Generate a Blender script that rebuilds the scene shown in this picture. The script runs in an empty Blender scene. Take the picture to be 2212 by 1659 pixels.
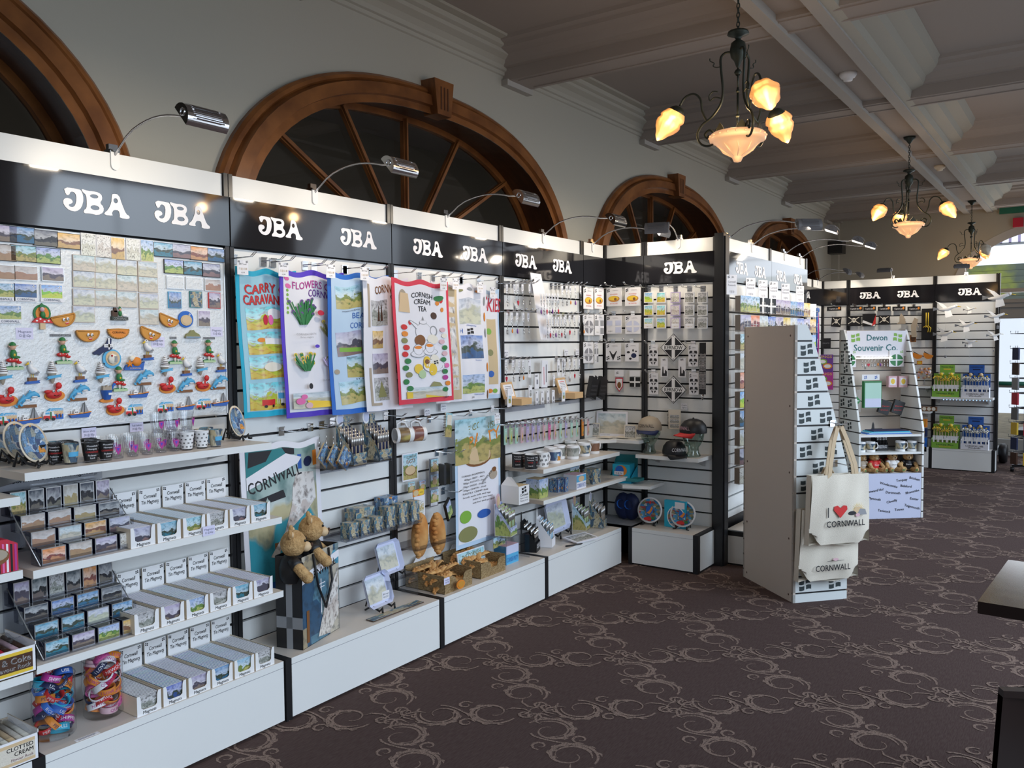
import bpy, bmesh, math, random
import numpy as np
from math import sin, cos, pi, radians
from mathutils import Vector, Matrix
random.seed(7)
SC = bpy.context.scene
COL = SC.collection
# ---------------------------------------------------------------- camera
F_PX, CX, CY = 1820.0, 1106.0, 829.5
EYE = Vector((0.0, -3.07, 1.566))
yaw, pitch, roll = radians(34.805), radians(-2.7505), radians(-0.4461)
_f = Vector((cos(pitch)*cos(yaw), cos(pitch)*sin(yaw), sin(pitch)))
_r = _f.cross(Vector((0, 0, 1))).normalized(); _u = _r.cross(_f)
_r2 = cos(roll)*_r + sin(roll)*_u; _u2 = -sin(roll)*_r + cos(roll)*_u
cam_d = bpy.data.cameras.new('camera'); cam = bpy.data.objects.new('camera', cam_d); COL.objects.link(cam)
cam.matrix_world = Matrix(((_r2.x, _u2.x, -_f.x, EYE.x), (_r2.y, _u2.y, -_f.y, EYE.y), (_r2.z, _u2.z, -_f.z, EYE.z), (0, 0, 0, 1)))
cam_d.sensor_fit = 'HORIZONTAL'; cam_d.sensor_width = 36.0; cam_d.lens = F_PX/2212*36; cam_d.clip_start = 0.02
SC.camera = cam
SC.cycles.transparent_max_bounces = 32
SC.view_settings.view_transform = 'Standard'; SC.view_settings.look = 'None'
SC.view_settings.gamma = 1; SC.view_settings.use_curve_mapping = False
SC.view_settings.exposure = -1.32
# ---------------------------------------------------------------- daylight
W = bpy.data.worlds.new('sky'); SC.world = W; W.use_nodes = True
_b = W.node_tree.nodes['Background']; _b.inputs[0].default_value = (0.80, 0.88, 1.0, 1); _b.inputs[1].default_value = 3.2
def area(name, loc, size, power, col, direction, spread=pi):
    l = bpy.data.lights.new(name, 'AREA'); l.shape = 'RECTANGLE'; l.size, l.size_y = size
    l.energy = power; l.color = col; l.spread = spread
    o = bpy.data.objects.new(name, l); COL.objects.link(o); o.location = loc
    o.rotation_euler = Vector(direction).to_track_quat('-Z', 'Y').to_euler(); return o
WIN_X = (-1.6, 1.45, 4.5, 7.55, 10.6)
for wx in WIN_X:
    area('daylight_window', (wx, -4.78, 1.85), (1.9, 2.8), 120, (0.70, 0.84, 1.0), (0, 1, -0.75), radians(112))
area('daylight_end_window', (13.32, -2.9, 1.9), (2.2, 2.4), 100, (0.85, 0.92, 1.0), (-1, 0, 0))

# ---------------------------------------------------------------- pixel of the photograph -> point on a world plane
def U(px, py, **k):
    r = _r2*((px-CX)/F_PX) - _u2*((py-CY)/F_PX) + _f
    a, v = list(k.items())[0]; i = 'XYZ'.index(a)
    return EYE + r*((v-EYE[i])/r[i])

# ---------------------------------------------------------------- materials
MATS = {}
def mat(name, col=(0.8, 0.8, 0.8), rough=0.5, metal=0.0, spec=0.5, trans=0.0, ior=1.45, coat=0.0, emit=None, es=1.0, alpha=1.0, bump=None, noise=None):
    m = bpy.data.materials.new(name); m.use_nodes = True; MATS[name] = m
    nt = m.node_tree; b = nt.nodes['Principled BSDF']
    b.inputs['Base Color'].default_value = (*col, 1); b.inputs['Roughness'].default_value = rough
    b.inputs['Metallic'].default_value = metal; b.inputs['Specular IOR Level'].default_value = spec
    b.inputs['Transmission Weight'].default_value = trans; b.inputs['IOR'].default_value = ior
    b.inputs['Coat Weight'].default_value = coat; b.inputs['Alpha'].default_value = alpha
    if emit: b.inputs['Emission Color'].default_value = (*emit, 1); b.inputs['Emission Strength'].default_value = es
    if noise or bump:
        tc = nt.nodes.new('ShaderNodeTexCoord'); n = nt.nodes.new('ShaderNodeTexNoise')
        n.inputs['Scale'].default_value = (noise or bump)[0]; n.inputs['Detail'].default_value = 6
        mp = nt.nodes.new('ShaderNodeMapping'); nt.links.new(tc.outputs['Object'], mp.inputs[0]); nt.links.new(mp.outputs[0], n.inputs['Vector'])
        if noise:
            mp.inputs['Scale'].default_value = noise[3] if len(noise) > 3 else (1, 1, 1)
            mx = nt.nodes.new('ShaderNodeMix'); mx.data_type = 'RGBA'
            mx.inputs[6].default_value = (*col, 1); mx.inputs[7].default_value = (*noise[1], 1)
            mr = nt.nodes.new('ShaderNodeMapRange'); mr.inputs[1].default_value = noise[2][0]; mr.inputs[2].default_value = noise[2][1]
            nt.links.new(n.outputs[0], mr.inputs[0]); nt.links.new(mr.outputs[0], mx.inputs[0]); nt.links.new(mx.outputs[2], b.inputs['Base Color'])
        if bump:
            n2 = nt.nodes.new('ShaderNodeTexNoise'); n2.inputs['Scale'].default_value = bump[0]; n2.inputs['Detail'].default_value = 8
            nt.links.new(tc.outputs['Object'], n2.inputs['Vector'])
            bp = nt.nodes.new('ShaderNodeBump'); bp.inputs['Strength'].default_value = bump[1]; bp.inputs['Distance'].default_value = 0.01
            nt.links.new(n2.outputs[0], bp.inputs['Height']); nt.links.new(bp.outputs[0], b.inputs['Normal'])
    return m
def glassy(name, tint=(1, 1, 1), a=0.12, rough=0.02):
    m = bpy.data.materials.new(name); m.use_nodes = True; MATS[name] = m; nt = m.node_tree
    for n in list(nt.nodes): nt.nodes.remove(n)
    o = nt.nodes.new('ShaderNodeOutputMaterial'); t = nt.nodes.new('ShaderNodeBsdfTransparent'); g = nt.nodes.new('ShaderNodeBsdfGlossy')
    t.inputs[0].default_value = (*tint, 1); g.inputs['Roughness'].default_value = rough
    fr = nt.nodes.new('ShaderNodeLayerWeight'); fr.inputs[0].default_value = 0.5
    pw_ = nt.nodes.new('ShaderNodeMath'); pw_.operation = 'POWER'; pw_.inputs[1].default_value = 5.0; nt.links.new(fr.outputs['Facing'], pw_.inputs[0])
    ad = nt.nodes.new('ShaderNodeMath'); ad.operation = 'ADD'; ad.inputs[1].default_value = a; ad.use_clamp = True
    mx = nt.nodes.new('ShaderNodeMixShader')
    nt.links.new(pw_.outputs[0], ad.inputs[0]); nt.links.new(ad.outputs[0], mx.inputs[0]); nt.links.new(t.outputs[0], mx.inputs[1]); nt.links.new(g.outputs[0], mx.inputs[2]); nt.links.new(mx.outputs[0], o.inputs[0])
    return m
# printed pictures: bands of sky, land and water broken up by noise, varied per object
def picture(name, sky, hill, low, ink=(0.08, 0.08, 0.1), horizon=0.5, rough=0.25, scale=5.0, inkamt=0.35, blend=0.06):
    m = bpy.data.materials.new(name); m.use_nodes = True; MATS[name] = m; nt = m.node_tree; L = nt.links; N = nt.nodes.new
    b = nt.nodes['Principled BSDF']; b.inputs['Roughness'].default_value = rough
    uv = N('ShaderNodeUVMap'); sep = N('ShaderNodeSeparateXYZ'); L.new(uv.outputs[0], sep.inputs[0])
    oi = N('ShaderNodeObjectInfo'); comb = N('ShaderNodeCombineXYZ'); mul = N('ShaderNodeMath'); mul.operation = 'MULTIPLY'; mul.inputs[1].default_value = 37.0
    L.new(oi.outputs['Random'], mul.inputs[0]); L.new(mul.outputs[0], comb.inputs[2])
    va = N('ShaderNodeVectorMath'); va.operation = 'ADD'; L.new(uv.outputs[0], va.inputs[0]); L.new(comb.outputs[0], va.inputs[1])
    n1 = N('ShaderNodeTexNoise'); n1.inputs['Scale'].default_value = scale; n1.inputs['Detail'].default_value = 5; L.new(va.outputs[0], n1.inputs['Vector'])
    n2 = N('ShaderNodeTexNoise'); n2.inputs['Scale'].default_value = scale*0.5; n2.inputs['Detail'].default_value = 3; L.new(va.outputs[0], n2.inputs['Vector'])
    # height warped by noise
    h = N('ShaderNodeMath'); h.operation = 'MULTIPLY_ADD'; h.inputs[1].default_value = 0.9; L.new(n2.outputs[0], h.inputs[0]); L.new(sep.outputs[1], h.inputs[2])
    h2 = N('ShaderNodeMath'); h2.operation = 'SUBTRACT'; h2.inputs[1].default_value = 0.45; L.new(h.outputs[0], h2.inputs[0])
    r = N('ShaderNodeValToRGB'); e = r.color_ramp.elements
    e[0].position = 0.0; e[0].color = (*low, 1); e[1].position = 1.0; e[1].color = (*sky, 1)
    for p, c in ((horizon-0.22, low), (horizon-0.22+blend, hill), (horizon, hill), (horizon+blend, [0.5*s+0.45 for s in sky])):
        q = e.new(max(0.01, min(0.98, p))); q.color = (*c, 1)
    L.new(h2.outputs[0], r.inputs[0])
    ik = N('ShaderNodeMapRange'); ik.inputs[1].default_value = 0.5; ik.inputs[2].default_value = 0.68; ik.inputs[4].default_value = inkamt
    L.new(n1.outputs[0], ik.inputs[0])
    mx = N('ShaderNodeMix'); mx.data_type = 'RGBA'; mx.inputs[7].default_value = (*ink, 1); L.new(ik.outputs[0], mx.inputs[0]); L.new(r.outputs[0], mx.inputs[6])
    hs = N('ShaderNodeHueSaturation'); ma = N('ShaderNodeMath'); ma.operation = 'MULTIPLY_ADD'; ma.inputs[1].default_value = 0.10; ma.inputs[2].default_value = 0.45
    L.new(oi.outputs['Random'], ma.inputs[0]); L.new(ma.outputs[0], hs.inputs['Hue']); L.new(mx.outputs[2], hs.inputs['Color']); L.new(hs.outputs[0], b.inputs['Base Color'])
    return m
def collage(name, cols, scale=(5, 5), rough=0.4, noise=0.35):
    """printed collage: little rectangles of colour and linework"""
    m = bpy.data.materials.new(name); m.use_nodes = True; MATS[name] = m; nt = m.node_tree; L = nt.links; N = nt.nodes.new
    b = nt.nodes['Principled BSDF']; b.inputs['Roughness'].default_value = rough
    uv = N('ShaderNodeUVMap'); mp = N('ShaderNodeMapping'); mp.inputs['Scale'].default_value = (*scale, 1); L.new(uv.outputs[0], mp.inputs[0])
    oi = N('ShaderNodeObjectInfo'); L.new(oi.outputs['Random'], mp.inputs['Rotation']) if False else None
    vo = N('ShaderNodeTexVoronoi'); vo.distance = 'CHEBYCHEV'; vo.inputs['Scale'].default_value = 1.0; L.new(mp.outputs[0], vo.inputs['Vector'])
    se = N('ShaderNodeSeparateColor'); L.new(vo.outputs['Color'], se.inputs[0])
    r = N('ShaderNodeValToRGB'); r.color_ramp.interpolation = 'CONSTANT'; e = r.color_ramp.elements
    e[0].color = (*cols[0], 1); e[1].position = 1.0/len(cols); e[1].color = (*cols[1], 1)
    for i in range(2, len(cols)):
        q = e.new(i/len(cols)); q.color = (*cols[i], 1)
    L.new(se.outputs[0], r.inputs[0])
    n1 = N('ShaderNodeTexNoise'); n1.inputs['Scale'].default_value = 3.5; n1.inputs['Detail'].default_value = 6; L.new(mp.outputs[0], n1.inputs['Vector'])
    ik = N('ShaderNodeMapRange'); ik.inputs[1].default_value = 0.48; ik.inputs[2].default_value = 0.62; ik.inputs[4].default_value = noise; L.new(n1.outputs[0], ik.inputs[0])
    mx = N('ShaderNodeMix'); mx.data_type = 'RGBA'; mx.inputs[7].default_value = (0.03, 0.05, 0.08, 1); L.new(ik.outputs[0], mx.inputs[0]); L.new(r.outputs[0], mx.inputs[6])
    L.new(mx.outputs[2], b.inputs['Base Color']); return m
def wood(name, a, b_, scale=(1, 14, 14), rough=0.35):
    return mat(name, a, rough, noise=(3.0, b_, (0.35, 0.65), scale), spec=0.5)

mat('wall', (0.42, 0.40, 0.34), 0.9, bump=(60, 0.08))
mat('ceiling', (0.36, 0.32, 0.29), 0.9)
mat('plaster', (0.40, 0.38, 0.35), 0.75)
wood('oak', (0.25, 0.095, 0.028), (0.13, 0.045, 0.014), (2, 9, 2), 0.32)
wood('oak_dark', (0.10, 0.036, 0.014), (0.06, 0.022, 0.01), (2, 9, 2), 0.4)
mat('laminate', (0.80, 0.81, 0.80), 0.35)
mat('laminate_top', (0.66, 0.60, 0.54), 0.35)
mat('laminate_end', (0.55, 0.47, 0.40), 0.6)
mat('slat_white', (0.78, 0.79, 0.78), 0.4)
mat('black', (0.012, 0.012, 0.014), 0.45)
mat('black_plastic', (0.02, 0.02, 0.022), 0.3)
mat('sign_black', (0.012, 0.012, 0.015), 0.06, spec=1.0)
mat('letter_white', (0.88, 0.87, 0.9), 0.5)
mat('white', (0.85, 0.85, 0.86), 0.5)
mat('paper', (0.84, 0.84, 0.88), 0.6)
mat('ink', (0.02, 0.02, 0.025), 0.6)
mat('ink_grey', (0.25, 0.25, 0.28), 0.6)
mat('ink_gold', (0.45, 0.28, 0.08), 0.6)
mat('cream', (0.80, 0.70, 0.55), 0.6)
mat('chrome', (0.75, 0.75, 0.76), 0.12, metal=1.0)
mat('lamp_body', (0.55, 0.55, 0.57), 0.22, metal=0.9)
mat('lamp_grey', (0.16, 0.16, 0.17), 0.45)
mat('steel_board', (0.72, 0.74, 0.75), 0.42, metal=0.25, bump=(90, 0.35))
mat('silver', (0.6, 0.6, 0.6), 0.3, metal=0.8)
mat('iron', (0.05, 0.06, 0.05), 0.45, metal=0.6)
glassy('clear', (0.95, 0.96, 0.97), 0.08)
glassy('clear_tint', (0.86, 0.87, 0.9), 0.06)
glassy('pane', (0.62, 0.60, 0.58), 0.05)
glassy('green_glass', (0.62, 0.74, 0.70), 0.16, 0.03)
mat('tan', (0.55, 0.42, 0.26), 0.7)
mat('carpet', (0.068, 0.043, 0.040), 0.95, spec=0.1, noise=(9, (0.085, 0.060, 0.055), (0.38, 0.62), (3, 26, 1)))
mat('carpet_scroll', (0.25, 0.18, 0.15), 0.95, spec=0.1, noise=(160, (0.10, 0.072, 0.062), (0.45, 0.65), (1, 1, 1)))
for n_, c_ in dict(red=(0.62, 0.03, 0.03), crimson=(0.55, 0.02, 0.05), blue=(0.03, 0.12, 0.45), royal=(0.02, 0.14, 0.55), skyblue=(0.10, 0.42, 0.70), cyan=(0.02, 0.42, 0.62), green=(0.03, 0.20, 0.06),
                   lime=(0.22, 0.45, 0.06), yellow=(0.80, 0.55, 0.05), orange=(0.75, 0.25, 0.03), pink=(0.75, 0.15, 0.40), skin=(0.72, 0.42, 0.28), brown=(0.22, 0.09, 0.03), darkbrown=(0.07, 0.03, 0.015),
                   pasty=(0.55, 0.25, 0.05), pasty_face=(0.62, 0.28, 0.04), mint=(0.45, 0.70, 0.60), lilac=(0.50, 0.42, 0.68), purple=(0.16, 0.05, 0.30), grey=(0.30, 0.31, 0.33), navy=(0.015, 0.025, 0.09), sand=(0.62, 0.48, 0.28),
                   rose=(0.70, 0.45, 0.50), teal=(0.03, 0.22, 0.24), wheat=(0.68, 0.50, 0.30), palegreen=(0.45, 0.60, 0.35), violet=(0.10, 0.05, 0.55), olive=(0.25, 0.25, 0.10), towel_red=(0.72, 0.05, 0.09), mag=(0.45, 0.04, 0.28)).items():
    mat(n_, c_, 0.5)
mat('bone', (0.80, 0.76, 0.66), 0.5)
mat('fur', (0.66, 0.43, 0.20), 0.95, bump=(110, 1.0), noise=(40, (0.46, 0.27, 0.11), (0.35, 0.65)))
mat('canvas', (0.74, 0.68, 0.58), 0.9, bump=(300, 0.3))
mat('strap', (0.62, 0.48, 0.32), 0.9)
mat('cloth_white', (0.80, 0.80, 0.86), 0.9)
mat('board_dim_grey', (0.60, 0.52, 0.45), 0.55)  # brownish shade on the white tower's back is put into this colour
mat('board_white', (0.72, 0.76, 0.76), 0.45)
mat('flag_grey', (0.035, 0.05, 0.055), 0.6)
mat('basket', (0.36, 0.26, 0.13), 0.8, noise=(60, (0.22, 0.14, 0.06), (0.4, 0.6), (1, 1, 4)), bump=(120, 0.5))
mat('crust', (0.50, 0.23, 0.065), 0.5, noise=(14, (0.66, 0.40, 0.16), (0.4, 0.65)), bump=(40, 0.5))
mat('crust_plush', (0.48, 0.20, 0.05), 0.8, noise=(9, (0.62, 0.34, 0.12), (0.4, 0.65)))
mat('pinewood', (0.70, 0.45, 0.22), 0.5)
mat('tabletop', (0.07, 0.045, 0.025), 0.13, noise=(20, (0.10, 0.07, 0.04), (0.4, 0.6)))
mat('dark_wood', (0.012, 0.006, 0.005), 0.35)
mat('exit_green', (0.02, 0.16, 0.10), 0.5)
mat('tray_blue', (0.62, 0.66, 0.85), 0.25)
mat('light_tag', (0.72, 0.70, 0.90), 0.6)
# pictures
picture('pic_sea', (0.18, 0.36, 0.62), (0.06, 0.08, 0.06), (0.05, 0.16, 0.28), inkamt=0.5, scale=7)
picture('pic_dusk', (0.45, 0.42, 0.60), (0.10, 0.09, 0.12), (0.25, 0.18, 0.16))
picture('pic_sand', (0.50, 0.45, 0.42), (0.42, 0.27, 0.17), (0.42, 0.28, 0.17), inkamt=0.15)
picture('pic_sunset', (0.80, 0.45, 0.12), (0.25, 0.12, 0.08), (0.55, 0.35, 0.15))
picture('pic_green', (0.35, 0.55, 0.75), (0.20, 0.28, 0.08), (0.50, 0.48, 0.16), ink=(0.05, 0.08, 0.06), inkamt=0.55, scale=8)
picture('pic_wash', (0.50, 0.58, 0.66), (0.48, 0.48, 0.38), (0.62, 0.60, 0.48), ink=(0.16, 0.20, 0.24), scale=7, rough=0.35, blend=0.2)
picture('pic_map', (0.72, 0.70, 0.66), (0.60, 0.56, 0.50), (0.70, 0.68, 0.62), ink=(0.12, 0.10, 0.08), scale=12, inkamt=0.8)
picture('pic_dark', (0.10, 0.12, 0.15), (0.03, 0.03, 0.035), (0.16, 0.14, 0.12))
picture('pic_cartoon', (0.20, 0.55, 0.80), (0.35, 0.55, 0.06), (0.65, 0.65, 0.08), ink=(0.40, 0.08, 0.03), scale=9, inkamt=0.5)
picture('pic_floral', (0.75, 0.74, 0.80), (0.55, 0.50, 0.20), (0.70, 0.72, 0.70), ink=(0.10, 0.18, 0.04), scale=12, inkamt=0.95, blend=0.3)
picture('pic_grey', (0.42, 0.42, 0.44), (0.30, 0.31, 0.28), (0.45, 0.45, 0.42), ink=(0.06, 0.06, 0.05), scale=9, inkamt=0.8)
collage('pic_gift', [(0.25, 0.30, 0.33), (0.50, 0.42, 0.26), (0.07, 0.12, 0.18), (0.45, 0.48, 0.46), (0.26, 0.22, 0.12), (0.12, 0.26, 0.33), (0.55, 0.50, 0.36)], (4.5, 4.5), noise=0.55)
collage('pic_plate', [(0.08, 0.20, 0.42), (0.20, 0.38, 0.62), (0.06, 0.10, 0.22), (0.50, 0.60, 0.72), (0.70, 0.30, 0.05), (0.12, 0.22, 0.34), (0.38, 0.40, 0.36)], (6, 6), noise=0.5)
collage('pic_round', [(0.03, 0.22, 0.45), (0.05, 0.30, 0.55), (0.35, 0.05, 0.05), (0.10, 0.16, 0.10), (0.03, 0.14, 0.32), (0.30, 0.25, 0.12), (0.5, 0.5, 0.5)], (7, 11))
collage('pic_bag', [(0.10, 0.22, 0.30), (0.50, 0.46, 0.38), (0.04, 0.10, 0.18), (0.10, 0.36, 0.52), (0.36, 0.30, 0.20), (0.20, 0.28, 0.30)], (2.4, 3.4), noise=0.6)
picture('pic_poster', (0.22, 0.36, 0.38), (0.50, 0.52, 0.30), (0.05, 0.22, 0.42), ink=(0.02, 0.07, 0.10), scale=3.5, inkamt=0.7, horizon=0.62)
mat('foil_text', (0.06, 0.06, 0.09), 0.6)
SLOT = {}

# ---------------------------------------------------------------- mesh builder
class MB:
    def __init__(s): s.v = []; s.f = []; s.m = []; s.uv = []; s.names = []; s.sm = []
    def mi(s, name):
        if name not in s.names: s.names.append(name)
        return s.names.index(name)
    def add(s, verts, faces, m, uvs=None, smooth=False, M=None):
        o = len(s.v)
        for p in verts: s.v.append(tuple(M @ Vector(p)) if M is not None else tuple(p))
        k = s.mi(m)
        for i, f in enumerate(faces):
            s.f.append([o+j for j in f]); s.m.append(k); s.sm.append(smooth)
            s.uv.append(uvs[i] if uvs else ([(0, 0), (1, 0), (1, 1), (0, 1)] if len(f) == 4 else [(0.5, 0.5)]*len(f)))
        return s
    def quad(s, a, b, c, d, m): return s.add([a, b, c, d], [(0, 1, 2, 3)], m)
    def box(s, x0, x1, y0, y1, z0, z1, m, front=None, M=None, top=None):
        v = [(x0, y0, z0), (x1, y0, z0), (x1, y1, z0), (x0, y1, z0), (x0, y0, z1), (x1, y0, z1), (x1, y1, z1), (x0, y1, z1)]
        s.add(v, [(0, 1, 5, 4)], front or m, M=M)
        s.add(v, [(4, 5, 6, 7)], top or m, M=M)
        s.add(v, [(3, 2, 1, 0), (1, 2, 6, 5), (2, 3, 7, 6), (3, 0, 4, 7)], m, M=M); return s
    def bar(s, a, b, w, t, m):
        a = Vector(a); b = Vector(b); d = (b-a); L = d.length; d.normalize()
        up = Vector((0, 0, 1)) if abs(d.z) < 0.9 else Vector((0, 1, 0))
        x = d.cross(up).normalized(); y = x.cross(d)
        M = Matrix(((x.x, d.x, y.x, a.x), (x.y, d.y, y.y, a.y), (x.z, d.z, y.z, a.z), (0, 0, 0, 1)))
        return s.box(-w/2, w/2, 0, L, -t/2, t/2, m, M=M)
    def tube(s, pts, r, m, n=6, caps=True):
        pts = [Vector(p) for p in pts]; rr = r if hasattr(r, '__len__') else [r]*len(pts)
        vs = []; prev = None
        for i, p in enumerate(pts):
            d = (pts[min(i+1, len(pts)-1)]-pts[max(i-1, 0)]).normalized()
            if prev is None:
                a = Vector((0, 0, 1)) if abs(d.z) < 0.9 else Vector((1, 0, 0)); x = d.cross(a).normalized()
            else:
                x = (prev - d*prev.dot(d))
                x = x.normalized() if x.length > 1e-6 else d.orthogonal().normalized()
            prev = x; y = d.cross(x)
            for k in range(n): t = 2*pi*k/n; vs.append(p+(x*cos(t)+y*sin(t))*rr[i])
        fs = [(i*n+k, i*n+(k+1) % n, (i+1)*n+(k+1) % n, (i+1)*n+k) for i in range(len(pts)-1) for k in range(n)]
        if caps: fs += [tuple(range(n))[::-1], tuple((len(pts)-1)*n+k for k in range(n))]
        return s.add(vs, fs, m, smooth=True)
    def lathe(s, prof, m, n=20, M=None, smooth=True, bands=None, arc=1.0):
        vs = []; fs = []; uvs = []
        nn = n if arc == 1.0 else n+1
        for i, (r, z) in enumerate(prof):
            for k in range(nn): t = 2*pi*k/n*arc; vs.append((r*cos(t), r*sin(t), z))
        for i in range(len(prof)-1):
            for k in range(n):
                k2 = (k+1) % nn
                fs.append((i*nn+k, i*nn+k2, (i+1)*nn+k2, (i+1)*nn+k)); a, b = i/(len(prof)-1), (i+1)/(len(prof)-1)
                uvs.append([(k/n, a), ((k+1)/n, a), ((k+1)/n, b), (k/n, b)])
        if bands is None: return s.add(vs, fs, m, uvs, smooth=smooth, M=M)
        for i in range(len(prof)-1):
            s.add(vs, fs[i*n:(i+1)*n], bands[i], uvs[i*n:(i+1)*n], smooth=smooth, M=M)
        return s
    def ball(s, c, r, m, n=10, M=None):
        rx, ry, rz = r if hasattr(r, '__len__') else (r, r, r)
        k = max(4, n//2); T = Matrix.Translation(c) @ Matrix.Diagonal((rx, ry, rz, 1))
        if M is not None: T = M @ T
        return s.lathe([(max(1e-4, sin(pi*i/k)), -cos(pi*i/k)) for i in range(k+1)], m, n, M=T)
    def poly(s, pts, m, y0, y1, M=None, side=None):
        """outline in x,z extruded from front y0 to back y1"""
        n = len(pts); a = sum(pts[i][0]*pts[(i+1) % n][1]-pts[(i+1) % n][0]*pts[i][1] for i in range(n))
        if a < 0: pts = pts[::-1]
        xs = [p[0] for p in pts]; zs = [p[1] for p in pts]; dx = max(xs)-min(xs) or 1; dz = max(zs)-min(zs) or 1
        uv = [((p[0]-min(xs))/dx, (p[1]-min(zs))/dz) for p in pts]
        v = [(p[0], y0, p[1]) for p in pts]
        s.add(v, [tuple(range(n))], m, [uv], M=M)
        if abs(y1-y0) > 1e-6:
            v2 = v+[(p[0], y1, p[1]) for p in pts]
            s.add(v2, [(i, n+i, n+(i+1) % n, (i+1) % n) for i in range(n)]+[tuple(range(2*n-1, n-1, -1))], side or m, M=M)
        return s
    def disc(s, cx, cz, rx, rz, m, y0, y1=None, n=14, M=None, side=None):
        return s.poly([(cx+rx*cos(2*pi*k/n), cz+rz*sin(2*pi*k/n)) for k in range(n)], m, y0, y0 if y1 is None else y1, M=M, side=side)
    def text(s, t, x, z, h, m, y=-0.001, w=None, align='C', M=None, rot=0.0, bold=False, shear=0.0, sy=1.0):
        v, f, tw = glyphs(t)
        k = h/0.72; sx = k if w is None else w/max(tw, 1e-6)
        ox = {'C': -tw/2, 'L': 0, 'R': -tw}[align]
        c_, s_ = cos(rot), sin(rot); out = []
        for (a, b) in v:
            X = (a+ox)*sx + shear*b*k; Z = (b-0.36)*k
            out.append((x+X*c_-Z*s_, y, z+X*s_+Z*c_))
        s.add(out, f, m, M=M)
        if bold: s.add([(a+0.022*h*1.2, b-1e-5, c) for a, b, c in out], f, m, M=M); s.add([(a, b-1e-5, c+0.02*h*1.2) for a, b, c in out], f, m, M=M)
        return s
    def grid(s, fn, nu, nv, m, uvflip=False):
        vs = [fn(i/nu, j/nv) for j in range(nv+1) for i in range(nu+1)]
        fs = [(j*(nu+1)+i, j*(nu+1)+i+1, (j+1)*(nu+1)+i+1, (j+1)*(nu+1)+i) for j in range(nv) for i in range(nu)]
        uv = [[(i/nu, j/nv), ((i+1)/nu, j/nv), ((i+1)/nu, (j+1)/nv), (i/nu, (j+1)/nv)] for j in range(nv) for i in range(nu)]
        return s.add(vs, fs, m, uv, smooth=True)
    def mesh(s, name):
        me = bpy.data.meshes.new(name); me.from_pydata(s.v, [], s.f); 
        for n in s.names: me.materials.append(MATS[n])
        me.polygons.foreach_set('material_index', s.m); me.polygons.foreach_set('use_smooth', s.sm)
        ul = me.uv_layers.new(name='UVMap'); flat = [c for u in s.uv for p in u for c in p]
        ul.data.foreach_set('uv', flat); me.update(); return me
    def build(s, name, parent=None, loc=None, rot=None):
        o = bpy.data.objects.new(name, s.mesh(name)); COL.objects.link(o)
        if parent: o.parent = parent
        if loc: o.location = loc
        if rot: o.rotation_euler = rot
        return o
_gc = {}
def glyphs(t):
    if t in _gc: return _gc[t]
    c = bpy.data.curves.new('t', 'FONT'); c.body = t; c.resolution_u = 2; c.fill_mode = 'BOTH'
    o = bpy.data.objects.new('t', c); COL.objects.link(o)
    dg = bpy.context.evaluated_depsgraph_get(); me = bpy.data.meshes.new_from_object(o.evaluated_get(dg))
    v = [(p.co.x, p.co.y) for p in me.vertices]; f = [tuple(p.vertices) for p in me.polygons]
    bpy.data.objects.remove(o); bpy.data.curves.remove(c); bpy.data.meshes.remove(me)
    tw = max([p[0] for p in v], default=1); _gc[t] = (v, f, tw); return _gc[t]
def shape2d(key, loops):
    """outline loops (outer and holes) -> filled faces"""
    if key in _gc: return _gc[key]
    c = bpy.data.curves.new('s', 'CURVE'); c.dimensions = '2D'; c.fill_mode = 'BOTH'
    for lp in loops:
        sp = c.splines.new('POLY'); sp.points.add(len(lp)-1); sp.use_cyclic_u = True
        for i, p in enumerate(lp): sp.points[i].co = (p[0], p[1], 0, 1)
    o = bpy.data.objects.new('s', c); COL.objects.link(o)
    dg = bpy.context.evaluated_depsgraph_get(); me = bpy.data.meshes.new_from_object(o.evaluated_get(dg))
    v = [(p.co.x, p.co.y) for p in me.vertices]; f = [tuple(p.vertices) for p in me.polygons]
    bpy.data.objects.remove(o); bpy.data.curves.remove(c); bpy.data.meshes.remove(me)
    _gc[key] = (v, f, max(p[0] for p in v)); return _gc[key]
def ell(cx, cy, rx, ry, n=12): return [(cx+rx*cos(2*pi*k/n), cy+ry*sin(2*pi*k/n)) for k in range(n)]
def smooth_loop(pts, it=2):
    for _ in range(it):
        q = []
        for i in range(len(pts)):
            a = pts[i]; b = pts[(i+1) % len(pts)]
            q += [(a[0]*.75+b[0]*.25, a[1]*.75+b[1]*.25), (a[0]*.25+b[0]*.75, a[1]*.25+b[1]*.75)]
        pts = q
    return pts
J_ = smooth_loop([(0.03, 1.0), (0.62, 1.0), (0.74, 0.93), (0.80, 0.6), (0.72, 0.22), (0.5, 0.0), (0.22, 0.02), (0.02, 0.22), (0.0, 0.45), (0.14, 0.56), (0.33, 0.52), (0.38, 0.4), (0.32, 0.33), (0.2, 0.27), (0.26, 0.17), (0.42, 0.2), (0.5, 0.4), (0.52, 0.7), (0.44, 0.84), (0.3, 0.85), (0.24, 0.68), (0.12, 0.67)], 1)
B_ = smooth_loop([(0.72, 1.04), (0.95, 0.98), (1.30, 1.0), (1.52, 0.92), (1.55, 0.7), (1.44, 0.52), (1.60, 0.36), (1.58, 0.12), (1.35, -0.04), (1.05, 0.0), (0.78, -0.02), (0.80, 0.12), (0.90, 0.2), (0.92, 0.5), (0.90, 0.8), (0.76, 0.9)], 1)
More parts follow.
